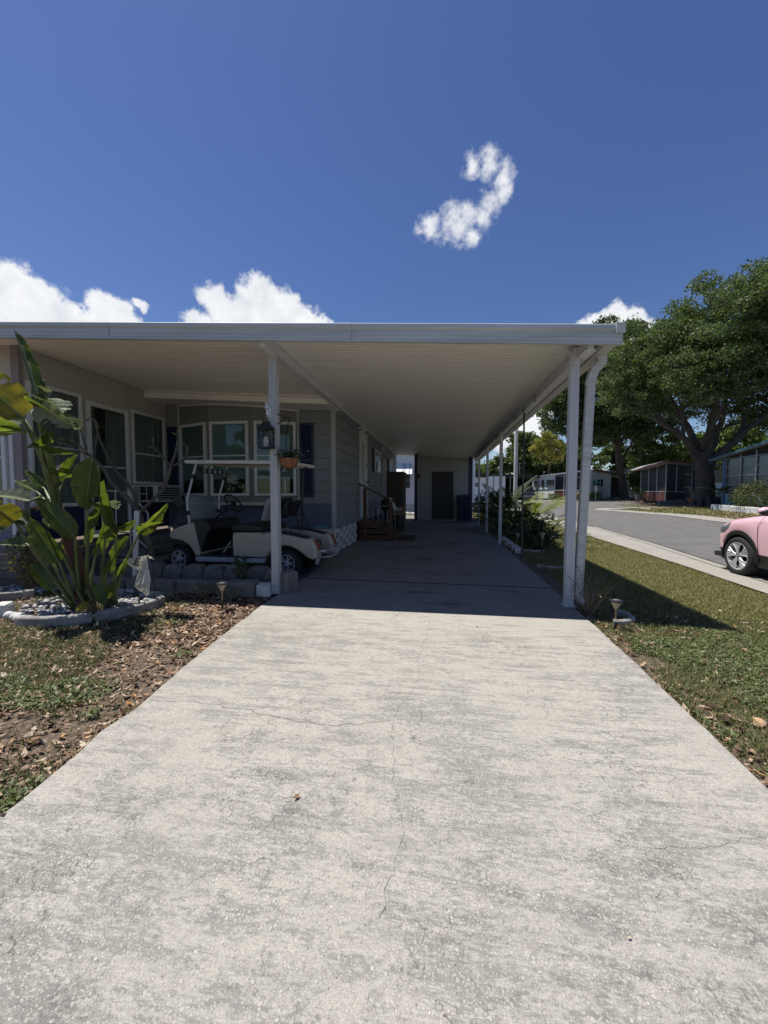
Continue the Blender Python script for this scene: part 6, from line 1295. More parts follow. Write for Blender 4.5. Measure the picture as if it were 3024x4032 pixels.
def cwheel(yc, sg):
    c = Vector((XC-sg*(HW-.0), yc, ZW)); ax = Vector((-sg, 0, 0))
    q = MB(); q.lathe(c, [(.225,-.03),(.235,.0),(.262,.012),(.295,.004),(.318,-.02),(.325,-.05),(.325,-.19),(.31,-.22),(.2,-.22)], 44, ax); wh = q.build('wheel', tyre_m, pk, smooth=True)
    q = MB(); q.lathe(c, [(0,-.12),(.22,-.12)], 30, ax); q.lathe(c, [(0,-.07),(.14,-.07),(.14,-.12)], 30, ax); q.build('brake_disc', mat('dark_disc', (.05,.05,.05), .4, .2, 9, metal=.7), wh)
    q = MB(); q.lathe(c, [(.238,-.02),(.236,.004),(.222,.002),(.212,-.03),(.208,-.11)], 44, ax); q.lathe(c, [(.058,-.06),(.056,-.012),(.034,-.008),(0,-.008)], 20, ax)
    u = Vector((0,0,1)); v = ax.cross(u)
    def at(r_, a, o): return c + (u*math.cos(a)+v*math.sin(a))*r_ + ax*o
    for k in range(5):
        a = 2*math.pi*k/5 + .12
        for s2 in (-1, 1):
            for (r0,a0,o0,r1,a1,o1,w0,w1) in ((.045,.12,-.015,.13,.22,-.010,.034,.034),(.13,.22,-.010,.224,.36,-.004,.034,.030),(.07,.16,-.018,.15,.07,-.014,.018,.020),(.15,.07,-.014,.224,.12,-.004,.020,.026)):
                p0, p1 = at(r0, a+s2*a0, o0), at(r1, a+s2*a1, o1); d = (p1-p0).normalized(); t_ = d.cross(ax).normalized()
                q.add([p0-t_*w0/2, p0+t_*w0/2, p1+t_*w1/2, p1-t_*w1/2, p0-t_*w0*.25+ax*.010, p0+t_*w0*.25+ax*.010, p1+t_*w1*.25+ax*.010, p1-t_*w1*.25+ax*.010], [(4,5,6,7),(0,1,5,4),(1,2,6,5),(2,3,7,6),(3,0,4,7)])
    q.build('rim', mat('alloy', (.58,.59,.60), .3, .06, 9, metal=.35, spec=.8), wh)
    q = MB(); q.lathe(c, [(.030,-.007),(.030,-.002),(.0,-.002)], 20, ax); hc_ = q.build('hub_cap', black, wh)
    for k in range(4):
        q = MB(); P = [at(.0,0,.0)]+[at(.020, math.pi/2*k+a, .0) for a in (0,.26,.52,.78,1.05,1.31,1.57)]; q.add(P, [tuple(range(8))]); q.build('roundel_quarter', white if k % 2 else mat('roundel_blue', (.03,.12,.4), .4), hc_)
    for k in range(5):
        a = 2*math.pi*k/5+.75; q = MB(); q.lathe(at(.043, a, -.006), [(.006,-.01),(.006,.002),(0,.002)], 8, ax); q.build('lug_bolt', black, wh)
cwheel(YFW, 1); cwheel(YFW, -1); cwheel(YRW, 1); cwheel(YRW, -1)

# ------------------------------------------------------------------ trees
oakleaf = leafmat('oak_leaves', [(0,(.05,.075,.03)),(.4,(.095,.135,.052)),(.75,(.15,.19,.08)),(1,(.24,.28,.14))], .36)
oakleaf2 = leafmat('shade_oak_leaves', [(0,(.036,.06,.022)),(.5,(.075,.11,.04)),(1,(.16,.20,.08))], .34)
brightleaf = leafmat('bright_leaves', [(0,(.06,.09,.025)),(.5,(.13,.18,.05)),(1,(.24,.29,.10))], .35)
yelleaf = leafmat('yellow_green_leaves', [(0,(.16,.16,.035)),(.5,(.32,.30,.08)),(1,(.50,.44,.15))], .35)
def crown(name, parent, blobs_, n, L0, W0, mt, clump=14, fill=.22, sq=.85, spread=.34, tuft=21):
    """leaves gathered into tufts of different size over each bough, so that gaps and dark hollows stay open between them"""
    B_ = np.array(blobs_, float); T_ = []
    for x, y, z, r in B_:
        k = max(8, int(tuft*(r/2.2)**1.2)); d = rng.normal(size=(k, 3)); d /= np.linalg.norm(d, axis=1)[:, None]
        rad = np.where(rng.random(k) < fill, rng.uniform(.3, .8, k), rng.uniform(.80, 1.12, k)); c = np.array([x, y, z]) + d*(r*rad)[:, None]*np.array([1, 1, sq])
        T_.append(np.column_stack([c, r*rng.uniform(.17, .36, k), d]))
    T_ = np.concatenate(T_); wgt = T_[:, 3]**2; wgt /= wgt.sum(); nc = n//clump; idx = rng.choice(len(T_), nc, p=wgt)
    d = rng.normal(size=(nc, 3)); d /= np.linalg.norm(d, axis=1)[:, None]; d[:, 2] *= .7
    c = T_[idx, :3] + d*(T_[idx, 3]*rng.uniform(.35, 1.05, nc)**.7)[:, None]
    q_ = np.repeat(c, clump, axis=0) + rng.normal(size=(nc*clump, 3))*np.array([spread, spread, spread*.55])*.55
    npmesh(name, leafquads(q_, L0, W0, np.repeat(d*.5 + T_[idx, 4:7]*.5, clump, axis=0)*.7), 0, mt, parent)
def limb(parent, pts, r0, r1, mt, n=10, name='limb'):
    P = [dn(p) for p in pts]; Q = [P[0]]
    for a, b in zip(P, P[1:]):
        for k in range(1, 5):
            t_ = k/4; L_ = (b-a).length; Q.append(a.lerp(b, t_) + (Vector((random.gauss(0,.02), random.gauss(0,.02), random.gauss(0,.02)))*L_ if k < 4 else Vector()))
    m_ = len(Q); q = MB(); q.tube(Q, [(r0+(r1-r0)*(i/(m_-1))**.8)*random.uniform(.95,1.06) for i in range(m_)], n); return q.build(name, mt, parent, smooth=True)
OK_ = thing('oak_tree', (20.6, 33.7, .26), 'huge live oak with thick forked trunk across the street, in front of the porches', 'tree')
limb(OK_, [(20.62,33.7,-.1),(20.60,33.7,.45),(20.5,33.7,1.3),(20.42,33.7,2.6),(20.35,33.7,3.7),(20.3,33.7,4.5)], .74, .52, bark_big, 18, 'trunk')
q = MB()
for k in range(9):
    a = 2*math.pi*k/9+.2; q.tube([(20.62+.5*math.cos(a),33.7+.5*math.sin(a),.9),(20.62+.85*math.cos(a),33.7+.85*math.sin(a),.32),(20.62+1.25*math.cos(a),33.7+1.25*math.sin(a),.08)], [.22,.2,.06], 8)
q.build('root_flare', bark_big, OK_, smooth=True)
for pts, r0, r1 in (([(20.2,33.7,3.6),(19.3,33.5,4.9),(18.2,33.2,5.9),(16.6,32.8,6.7),(15.0,32.5,7.6)], .36, .10),
    ([(20.3,33.7,3.9),(19.6,33.9,5.6),(18.9,34.2,7.3),(18.0,34.5,9.6),(17.2,34.6,11.5)], .34, .08),
    ([(20.4,33.7,4.1),(20.5,33.4,6.0),(20.7,33.2,8.0),(20.6,33.0,11),(20.2,33,13)], .38, .08),
    ([(20.5,33.7,3.8),(21.2,33.9,5.6),(22.0,34.3,8.0),(22.6,34.4,11.0)], .36, .08),
    ([(20.6,33.7,3.5),(21.5,33.4,4.5),(22.6,33.1,5.9),(24.0,32.8,7.2),(25.6,32.5,8.5)], .38, .12),
    ([(20.0,33.7,4.6),(19.8,32.2,6.0),(19.6,30.6,7.6)], .26, .08), ([(18.6,33.3,5.6),(18.3,33.0,7.2),(17.7,32.7,8.8)], .16, .05),
    ([(22.4,33.2,5.7),(22.9,33.3,7.4),(23.4,33.4,9.2)], .18, .06), ([(24.0,32.8,7.2),(25.2,33.4,7.6),(26.6,33.8,7.8)], .16, .06),
    ([(19.2,33.8,6.4),(18.2,34.0,7.0),(17.0,34.2,7.3)], .13, .05), ([(21.3,33.9,6.0),(22.3,34.3,6.6),(23.6,34.6,6.9)], .13, .04), ([(17.6,33,6.2),(16.6,33.4,7.6),(15.6,33.6,8.8)], .12, .04)):
    limb(OK_, pts, r0, r1, bark_big)
OB = [(17.96,33.70,14.16,2.49),(20.25,33.70,14.97,2.44),(22.67,33.70,15.19,2.55),(24.84,33.70,15.78,2.98),(16.17,33.70,13.48,2.18),(17.34,33.70,11.27,2.70),(19.85,33.70,11.53,2.63),(22.64,33.70,11.78,2.56),(25.35,33.70,12.01,2.98),(15.54,33.70,10.16,2.02),(16.33,33.70,8.94,1.5),(18.86,33.70,9.44,1.7),(21.70,33.70,9.33,1.8),(24.13,33.70,9.24,1.9),(26.21,33.70,8.22,2.2),(24.6,33.7,17.9,1.6),(26.4,33.5,18.0,2.2)]
OB += [(x+random.uniform(-1,1), y+s*random.uniform(2,4), z-.5*abs(s), r*.95) for (x, y, z, r) in OB for s in (-1, 1)] + [(27.5,33,13,3),(28.5,34,10,2.8),(27,35,15,3)]
OB = [(x, y, z+random.uniform(-.2,.2), r*.92) for x, y, z, r in OB] + [(14.6,33.4,8.6,1.2),(15.8,33.0,7.7,.9),(17.2,34.6,8.2,1.1),(19.2,35.5,8.2,1.2),(21.2,35.5,8.0,1.1),(23.2,35.2,8.0,1.2),(25.5,34.5,7.2,1.3),(27.0,33,6.6,1.6),(14.0,34,10.8,1.6),(14.6,34,12.4,1.6)]
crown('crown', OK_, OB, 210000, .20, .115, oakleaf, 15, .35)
T2 = thing('oak_tree', (20.5, 47, .6), 'dark dense tree with a slanting bare trunk in front of the far white home', 'tree')
limb(T2, [(20.55,47,.3),(20.3,47,1.8),(20.0,47,3.6),(19.75,47,5.2),(19.5,47,7.4),(19.2,47,10)], .46, .26, bark_m, 12, 'trunk')
limb(T2, [(19.9,47,4.6),(20.6,46.8,6.2),(21.4,46.6,8)], .2, .08, bark_m); limb(T2, [(19.6,47,6.4),(18.2,46.6,8.0),(16.5,46.2,9.2)], .2, .08, bark_m)
TB = [(17.61,45.00,17.80,2.25),(16.41,45.00,15.47,2.78),(19.17,45.00,15.86,2.97),(14.68,45.00,12.85,2.82),(17.76,45.00,12.46,3.26),(12.57,45.00,11.05,2.2),(13.98,45.00,9.65,2.3),(16.83,45.00,9.58,2.5),(19.84,45.00,10.27,2.6),(12.46,45.00,8.8,1.4),(21.85,45.00,9.78,1.96),(18.6,44.5,8.4,1.7),(21.3,44.5,8.2,1.5),(15.6,44.5,7.9,1.5),(22.5,45,12.5,2.6),(11.9,45,9.9,1.6),(13.6,45,8.1,1.3),(17.4,44.4,7.6,1.3),(19.6,44.2,7.9,1.3),(23.2,45,9.2,1.8),(24.3,45,7.6,1.5)]
TB += [(x, y+random.uniform(2.5,4), z-.3, r) for x, y, z, r in TB if x > 15.5]
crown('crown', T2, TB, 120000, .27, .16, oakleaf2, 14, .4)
T3 = thing('pine_tree', (28.1, 60, 1.0), 'slim far trunk seen between the slanting tree and the brown porch', 'tree')
limb(T3, [(28.14,60,.5),(27.95,60,4),(27.8,60,8),(27.6,60,12)], .42, .22, bark_m, 10, 'trunk')
crown('crown', T3, [(27.6,60,13,3),(26,60,11.5,2.4),(29,60,11.5,2.6)], 6000, .4, .2, oakleaf)
def simple_tree(kind, label, base, blobs_, n, mt, L0=.4, W0=.24, tr_=.3, group='trees beyond the far homes'):
    t = thing(kind, base, label, 'tree', group); top = max(b[2] for b in blobs_); cx = sum(b[0] for b in blobs_)/len(blobs_); cy = sum(b[1] for b in blobs_)/len(blobs_)
    limb(t, [(base[0], base[1], base[2]-.2), (base[0]*.7+cx*.3, base[1], base[2]+(top-base[2])*.4), (cx, cy, top-.8)], tr_, tr_*.3, bark_m, 8, 'trunk')
    for b in blobs_[:5]: limb(t, [(base[0]*.5+cx*.5, base[1]*.5+cy*.5, base[2]+(top-base[2])*.45), tuple(b[:3])], tr_*.4, tr_*.12, bark_m, 6)
    crown('crown', t, blobs_, n, L0, W0, mt); return t
MID = [(16.83,62.00,7.08,2.19),(12.37,62.00,8.31,2.23),(14.64,62.00,5.96,2.21),(10.51,62.00,6.78,1.88),(8.63,62.00,5.24,1.71),(13.18,62.00,4.81,1.86),(6.34,62.00,4.47,1.35),(18.66,62.00,6.67,2.17)]
simple_tree('broadleaf_tree', 'bushy tree rising over the carport roofs left of the light pole', (12.4,62,.9), [MID[1],MID[3],MID[5],(11.5,62,9.6,1.4),(12.2,62,6.3,1.9),(9.6,62,4.8,1.6)], 15000, oakleaf)
simple_tree('broadleaf_tree', 'rounded tree behind the left end of the far white home', (15.6,62,.9), [MID[0],MID[2],MID[7],(16.5,62,4.8,2),(15,62,8.2,1.6),(18,62,4.4,1.8)], 15000, oakleaf2)
simple_tree('broadleaf_tree', 'low distant tree seen between the slab-side posts', (7.6,62,.8), [MID[4],MID[6],(7.3,62,3.6,1.6),(5.0,62,3.6,1.3)], 7000, brightleaf)
simple_tree('yellow_green_tree', 'yellow-green feathery tree between the light pole and the corner post', (14.6,56,.9), [(14.66,56,8.95,1.32),(13.86,56,7.44,1.3),(15.35,56,7.21,1.32),(14.4,56,6.2,1.1)], 8000, yelleaf, .34, .12)
simple_tree('broadleaf_tree', 'tree crown above the roof of the far white home', (21,64,.9), [(20.76,64,6.83,1.85),(23.71,64,7.18,2.19),(22.2,64,5.2,2.0),(20,64,4.8,1.9)], 9000, oakleaf)
simple_tree('broadleaf_tree', 'tree between the white home and the brown porch roof', (28,66,.9), [(26.27,64,6.75,2.16),(29.18,64,5.56,1.98),(27.4,64,4.2,2),(31,64,6.4,2.2)], 9000, oakleaf2)
BR = [(24.42,50.00,5.81,1.92),(27.15,50.00,6.06,2.15),(29.82,50.00,6.32,2.11),(32.18,50.00,6.86,2.08),(34.75,50.00,7.39,2.30),(37.26,50.00,8.19,2.51),(22.82,50.00,3.72,1.67)]
lo_ = lambda b, d=2.6: (b[0]+.4, b[1], b[2]-d, b[3])
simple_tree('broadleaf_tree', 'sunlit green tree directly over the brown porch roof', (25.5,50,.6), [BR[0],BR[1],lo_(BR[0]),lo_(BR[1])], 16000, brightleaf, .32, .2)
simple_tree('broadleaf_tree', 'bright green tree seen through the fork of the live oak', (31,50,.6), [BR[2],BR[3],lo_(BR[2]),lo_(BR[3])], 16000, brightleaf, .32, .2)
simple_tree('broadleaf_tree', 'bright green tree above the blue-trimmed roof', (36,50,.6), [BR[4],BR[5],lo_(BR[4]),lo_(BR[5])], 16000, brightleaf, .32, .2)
simple_tree('palm_tree', 'small distant fan palm beside the last slab-side post', (4.6,52,.7), [(4.6,52,4.6,1.0),(4.4,52,4.1,.8)], 1800, brightleaf, .5, .08, .14)
q = MB(); n = 120
def far_wood(u, v):
    a = R(-62 + 150*u); x = 125*math.sin(a); y = 125*math.cos(a); h_ = 5.2 + 2.6*noise.noise(Vector((u*16, 0, 3))) + 1.4*noise.noise(Vector((u*55, 0, 7))); return x, y, h_
P = []
for k in range(9000):
    u = random.random(); x, y, h_ = far_wood(u, 0); P.append((x+random.uniform(-3,3), y+random.uniform(-4,4), .5 + h_*random.random()**.6))
tag(npmesh('far_wood', leafquads(np.array(P), 2.2, 1.4), 0, oakleaf2), 'distant line of dark trees along the horizon', 'wood', kind='stuff')
# trees standing on the other side of the street behind the photographer, mirrored in the windows
for (x, y, lab) in ((-17.5, -20, 'tree opposite the drive whose dark shape is mirrored in the bow window'),):
    simple_tree('broadleaf_tree', lab, (x, y, -.05), [(x,y,6.6,1.5),(x-1.6,y,4.6,1.6),(x+1.8,y,4.6,1.8),(x,y-1,3.3,2.0),(x-3.4,y,2.8,1.6),(x+4,y,3,1.8)], 7000, oakleaf2, .45, .2, group='trees mirrored in the windows')

# ------------------------------------------------------------------ far homes
def wallbox(mb, a, b, z0, za, zb_, th=.12):
    """wall slab between xy points a and b with its own top heights, thickness away from the camera"""
    A = Vector((*a, 0)); B_ = Vector((*b, 0)); d = (B_-A).normalized(); n = Vector((-d.y, d.x, 0)); 
    if n.dot(A) < 0: n = -n
    mb.prism([A+Vector((0,0,z0)), B_+Vector((0,0,z0)), B_+Vector((0,0,zb_)), A+Vector((0,0,za))], n*th)
def lerp2(a, b, t): return (a[0]+(b[0]-a[0])*t, a[1]+(b[1]-a[1])*t)
def toward(a, b, off):
    d = Vector((b[0]-a[0], b[1]-a[1], 0)).normalized(); n = Vector((-d.y, d.x, 0)); A = Vector((*a, 0)); n = -n if n.dot(A) > 0 else n
    return ((a[0]+n.x*off, a[1]+n.y*off), (b[0]+n.x*off, b[1]+n.y*off)), n
hw_m = mat('home_white', (.86,.87,.87), .6, .05, 2); hs_m = mat('home_siding_cream', (.62,.62,.58), .6, .05, 2, stretch=(14,14,.2)); brick_m = mat('brick_red', (.12,.042,.032), .85, .3, 9); screen_m = mat('insect_screen', (.018,.017,.016), .5, .4, 1.2, stretch=(3,3,.5)); trim_b = mat('brown_trim', (.13,.05,.04), .7, .15, 5); frame_w = mat('frame_white', (.38,.38,.37), .5)
H1 = thing('white_home', (16.8, 47, .6), 'white mobile home with dark shutters and low-sloped roof at the far corner', 'house')
A_, Bm, B2, B3, C2, C3 = (11.6,52), (13.78,50), (16.86,47), (17.0,47.1), (19.98,49.5), (25.4,53)
q = MB(); wallbox(q, A_, Bm, .45, 3.18, 3.46); q.build('side_wall', hw_m, H1)
q = MB(); wallbox(q, B3, C2, .75, 3.80, 3.55); q.build('gable_wall', hs_m, H1)
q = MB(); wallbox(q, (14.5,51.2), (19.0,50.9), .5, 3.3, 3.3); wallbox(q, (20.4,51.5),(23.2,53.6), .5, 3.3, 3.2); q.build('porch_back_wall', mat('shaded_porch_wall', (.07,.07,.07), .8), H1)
q = MB(); wallbox(q, (23.1,52.0),(25.0,53.4), .6, 3.0, 2.95); q.build('utility_wall', hw_m, H1)
q = MB(); (p0, p1), _ = toward((23.6,52.4),(24.3,52.9), .05); wallbox(q, p0, p1, .7, 2.5, 2.5, .04); q.build('door', white, H1)
(p0, p1), n_ = toward(Bm, B2, .0); q = MB(); wallbox(q, p0, p1, .5, 1.60, 1.50, .1); q.build('brick_base', brick_m, H1)
q = MB(); (a1, b1), _ = toward(Bm, B2, -.06); wallbox(q, a1, b1, 1.55, 3.42, 3.75, .02); q.build('porch_screen', screen_m, H1)
q = MB()
for t_ in (.0,.27,.55,.80,1.0): p = lerp2(Bm, B2, t_); q.box((p[0]-.045,p[1]-.06,.6), (p[0]+.045,p[1]+.03,3.46+.34*t_))
q.bar((*Bm,1.60), (*B2,1.52), .07, .07); q.bar((*Bm,3.40), (*B2,3.0), .05, .06); q.build('porch_frame', white, H1)
def farwin(par, a, b, t0, t1, z0, z1, sh=True):
    (p0, p1), n_ = toward(lerp2(a, b, t0), lerp2(a, b, t1), .07); q = MB(); wallbox(q, p0, p1, z0, z1, z1, .05); w_ = q.build('window', white, par)
    q = MB(); (p2, p3), _ = toward(lerp2(p0, p1, .08), lerp2(p0, p1, .92), .01); wallbox(q, p2, p3, z0+.06, z1-.06, z1-.06, .02); q.build('pane', mat('far_pane', (.03,.035,.04), .15, .3, 4), w_)
    if sh:
        for u0, u1 in ((-.34,-.02),(1.02,1.34)): q = MB(); wallbox(q, lerp2(p0,p1,u0), lerp2(p0,p1,u1), z0, z1, z1, .05); q.build('shutter', mat('dark_shutter', (.03,.03,.035), .6), par)
farwin(H1, A_, Bm, .15, .26, 2.02, 2.86); q = MB(); (p0, p1), _ = toward(lerp2(A_,Bm,.44), lerp2(A_,Bm,.53), .07); wallbox(q, p0, p1, 2.02, 2.9, 2.9, .05); q.build('shutter', mat('dark_shutter', (.03,.03,.035), .6), H1)
farwin(H1, A_, Bm, .72, .90, 2.06, 2.94); farwin(H1, B3, C2, .02, .42, 2.05, 2.86, False)
q = MB(); (p0, p1), _ = toward(lerp2(B3,C2,.43), lerp2(B3,C2,.54), .07); wallbox(q, p0, p1, 2.02, 2.88, 2.88, .05); q.build('shutter', MATS['dark_shutter'], H1)
q = MB(); q.prism([(11.3,51.9,3.22),(16.9,46.6,3.88),(25.9,52.8,3.26),(21,58,3.4)], (0,0,.10)); q.prism([(11.3,51.85,3.16),(16.9,46.55,3.82),(16.9,46.5,3.95),(11.3,51.8,3.30)], (0,-.06,0)); q.build('roof', mat('bright_roof', (.86,.87,.88), .5, .04, 3), H1)
q = MB(); q.prism([(16.9,46.5,3.80),(25.9,52.72,3.18),(25.9,52.7,3.30),(16.9,46.48,3.94)], (0,-.05,0)); q.build('roof_edge', trim_b, H1)
q = MB()
for k in range(9): x = 14.5+.75*k; q.box((x,48.9-.2*k,.45),(x+.7,49.3-.2*k,.66+.06*(k%2)))
q.build('raised_bed_edge', stone_w, H1, bevel=.02)

H2 = thing('brown_porch_home', (20, 37.5, .4), 'low home with brown screened porch behind the live oak', 'house')
PA, PB, PC_ = (18.8,40), (19.4,37), (22.2,37.3)
def z1f(t): return 3.30+.55*t
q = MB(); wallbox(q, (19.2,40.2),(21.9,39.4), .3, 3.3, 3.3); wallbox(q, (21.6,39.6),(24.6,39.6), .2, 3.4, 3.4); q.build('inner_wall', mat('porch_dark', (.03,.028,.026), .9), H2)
for (a, b, z0, za, zb_) in ((PA, PB, 1.40, 3.42, 3.86), (PB, (21.0,37.1), 1.36, 3.86, 3.72), ((21.0,37.1), (21.6,37.2), .5, 3.7, 3.65)):
    q = MB(); (a1, b1), _ = toward(a, b, -.05); wallbox(q, a1, b1, z0, za-.1, zb_-.1, .02); q.build('porch_screen', screen_m, H2)
q = MB(); wallbox(q, PA, PB, .5, 1.36, 1.36, .08); q.build('brick_base', brick_m, H2)
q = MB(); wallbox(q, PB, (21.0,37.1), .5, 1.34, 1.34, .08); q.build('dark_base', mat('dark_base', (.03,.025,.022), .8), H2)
q = MB()
for t_ in (0,.33,.66,1): p = lerp2(PA, PB, t_); q.box((p[0]-.03,p[1]-.07,.55), (p[0]+.03,p[1]-.01,3.32+.46*t_))
for x, zt in ((20.3,3.72),(20.95,3.7),(21.6,3.65)): q.box((x-.035,37.0+.1*(x-19.4),.5), (x+.035,37.05+.1*(x-19.4),zt))
q.bar((*PA,1.40),(*PB,1.40),.06,.06); q.bar((*PB,1.38),(21.0,37.1,1.38),.05,.05); q.bar((20.95,37.1,2.9),(21.6,37.15,2.9),.05,.05); q.bar((20.95,37.1,1.75),(21.6,37.15,1.75),.05,.05); q.box((21.62,35.95,.3),(21.78,36.1,3.60)); q.build('porch_frame', frame_w, H2)
q = MB(); q.prism([(18.1,39.9,3.42),(19.0,36.3,4.02),(22.6,36.5,3.68),(24.9,38,3.62),(24.9,44,3.7),(19,44,3.6)], (0,0,.05)); q.build('roof', mat('dusty_roof', (.30,.31,.31), .8, .3, 2), H2)
q = MB(); q.bar((18.1,39.85,3.40),(19.0,36.25,4.0),.06,.13); q.bar((19.0,36.25,4.0),(22.6,36.45,3.66),.06,.13); q.build('roof_edge', trim_b, H2)
q = MB(); wallbox(q, (22.9,38.0),(24.75,38.0), .1, 3.3, 3.3); q.build('white_wall', hw_m, H2)
q = MB(); wallbox(q, (23.6,37.9),(24.4,37.9), 2.2, 3.3, 3.3, .05); q.build('window', mat('far_pane', (.03,.035,.04), .15), H2)
H3 = thing('blue_porch_home', (20.2, 30, .3), 'home with blue-trimmed roof and tall grey screened porch at the right edge', 'house')
QA, QB = (20.14,31.05), (20.10,26.0)
blue_t = mat('blue_green_trim', (.035,.095,.115), .5, .1, 5); pale_b = mat('pale_blue_panel', (.14,.30,.36), .6, .08, 4)
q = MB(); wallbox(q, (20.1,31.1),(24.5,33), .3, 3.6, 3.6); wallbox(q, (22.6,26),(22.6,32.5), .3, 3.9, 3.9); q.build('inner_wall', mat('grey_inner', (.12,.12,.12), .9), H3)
q = MB(); q.box((20.2,22,1.2),(20.22,31,3.66)); q.build('porch_screen', glassmat('grey_screen', (.50,.50,.50), .1, .3, .16), H3)
q = MB(); q.box((20.3,22,1.3),(20.32,31,3.0)); 
q.build('vinyl_blind', mat('hazy_vinyl', (.05,.052,.055), .5, 0, 1.1, c2=(.12,.122,.125), stretch=(1,2.5,.5)), H3)
q = MB()
for y in (31.0,29.6,28.3,26.95,25.6,24.2): q.box((20.12,y-.04,.5),(20.19,y+.04,3.72 if y > 30.9 else 3.72+.14*(31-y)))
for z in (1.2,1.85,2.48,3.1,3.72): q.box((20.13,22,z-.02),(20.18,31.03,z+.02))
q.build('porch_frame', mat('aluminium_frame', (.30,.31,.32), .5, .1, 5, metal=.3), H3)
q = MB(); q.box((20.14,22,.45),(20.17,31.02,1.18)); q.build('blue_base', pale_b, H3)
q = MB(); q.box((20.06,30.98,.2),(20.2,31.12,3.72)); q.build('corner_trim', mat('blue_trim', (.05,.12,.26), .5), H3)
q = MB(); q.prism([(19.75,32.1,3.66),(19.75,22,5.15),(26,22,5.15),(26,32.1,3.66)], (0,0,.06)); q.build('roof', mat('dusty_roof', (.30,.31,.31), .8), H3)
q = MB(); q.bar((19.72,32.1,3.68),(19.72,22,5.17),.05,.17); q.build('fascia', blue_t, H3)
q = MB(); q.prism([(20.15,31,3.74),(20.15,22,3.74),(20.15,22,5.0),(20.15,31,3.80)], (.02,0,0)); q.build('gable_screen', dark_in, H3)

# carport roof, trailer and pickup beyond the palms
H4 = thing('white_trailer_home', (5, 44, .5), 'white trailer under a long dark flat carport roof beyond the palms', 'mobile home')
q = MB(); wallbox(q, (2.6,44),(6.95,44), .75, 3.1, 3.1, .2); q.build('wall', hw_m, H4)
q = MB(); q.box((2.6,43.95,.4),(6.95,43.99,.78)); q.box((3.1,43.94,1.95),(4.0,43.99,2.4)); q.build('dark_strip', mat('far_grey', (.16,.17,.17), .7), H4)
q = MB(); q.prism([(1.8,42.6,3.42),(11.2,46.5,3.36),(11.2,54,3.36),(1.8,54,3.42)], (0,0,-.40)); q.build('dark_roof', mat('dark_roof', (.035,.032,.03), .7), H4)
q = MB()
for x, y in ((5.6,43.3),(7.6,44.6),(10.9,46.3)): q = MB(); q.box((x-.05,y-.05,.4),(x+.05,y+.05,3.1)); q.build('carport_post', mat('far_grey', (.16,.17,.17), .7), H4)
q = MB(); wallbox(q, (7.2,53),(12,53), .5, 3.3, 3.3); q.build('dark_back', dark_in, H4)
tk = thing('pickup_truck', (10.0, 47.5, .5), 'dark grey pickup truck parked nose-out under the far carport', 'pickup truck')
dg = mat('dark_truck_paint', (.11,.13,.12), .3, .1, 5, coat=.5)
q = MB(); q.box((9.05,46.0,1.02),(10.85,48.4,1.58)); q.box((9.05,50.0,1.0),(10.85,52.2,1.55)); q.build('body', dg, tk, bevel=.09, seg=3)
q = MB(); q.add([(9.15,47.6,1.58),(10.75,47.6,1.58),(10.8,50.1,1.58),(9.1,50.1,1.58),(9.32,48.2,2.16),(10.58,48.2,2.16),(10.6,49.9,2.16),(9.3,49.9,2.16)], [(0,3,2,1),(4,5,6,7),(0,1,5,4),(1,2,6,5),(2,3,7,6),(3,0,4,7)]); q.build('cab', mat('cab_glass', (.14,.17,.18), .1), tk, bevel=.03)
q = MB(); q.box((9.28,48.15,2.15),(10.62,49.95,2.20)); q.build('cab_roof', dg, tk, bevel=.02)
q = MB(); q.box((9.35,45.96,1.14),(10.55,46.02,1.46)); q.build('grille', blackm, tk); q = MB(); q.box((9.33,45.94,1.27),(10.57,45.97,1.33)); q.box((9.05,45.86,.80),(10.85,46.05,1.0)); q.build('bumper', alu, tk, bevel=.02)
for x in (9.1, 10.5): q = MB(); q.box((x,45.94,1.18),(x+.28,46.01,1.42)); q.build('headlight', chrome, tk)
q = MB(); q.box((9.78,45.83,.84),(10.12,45.86,.97)); q.build('licence_plate', mat('pink_plate', (.5,.2,.3), .5), tk)
for x in (9.2, 10.7):
    for y in (46.9, 51.2): q = MB(); q.lathe((x-.13,y,.92), [(0,0),(.38,0),(.40,.03),(.40,.23),(0,.26)], 20, (1,0,0)); q.build('wheel', tyre_m, tk)
# light pole, street sign, antenna, planters
tag(MB().lathe((3.65,20,-.1), [(.10,0),(.095,1),(.085,6.4),(0,6.4)], 14).build('lamp_post', mat('pole_concrete', (.50,.49,.46), .8, .12, 3), smooth=False), 'pale grey round light pole on the grass verge beyond the carport posts', 'pole')
sg_ = thing('street_sign', (15.55, 42, .42), 'green street name sign on a thin post in front of the far white home', 'street sign')
q = MB(); q.tube([(15.55,42,.3),(15.55,42,2.5)], .03, 8); q.build('post', alu, sg_)
q = MB(); q.box((15.18,41.96,2.24),(15.92,41.98,2.42)); q.build('name_panel', mat('sign_green', (.01,.10,.06), .5), sg_); q = MB(); q.box((15.54,41.7,2.44),(15.56,42.3,2.60)); q.build('name_panel', MATS['sign_green'], sg_)
q = MB(); q.box((15.44,41.95,1.45),(15.68,41.965,1.95)); sp_ = q.build('notice_panel', white, sg_)
q = MB()
for k in range(4): q.box((15.48,41.945,1.55+k*.09),(15.64,41.949,1.58+k*.09))
q.build('notice_lines', mat('far_grey', (.16,.17,.17), .7), sp_)
an = thing('roof_antenna', (8.9, 40, .5), 'thin television antenna mast above the dark carport roof', 'antenna')
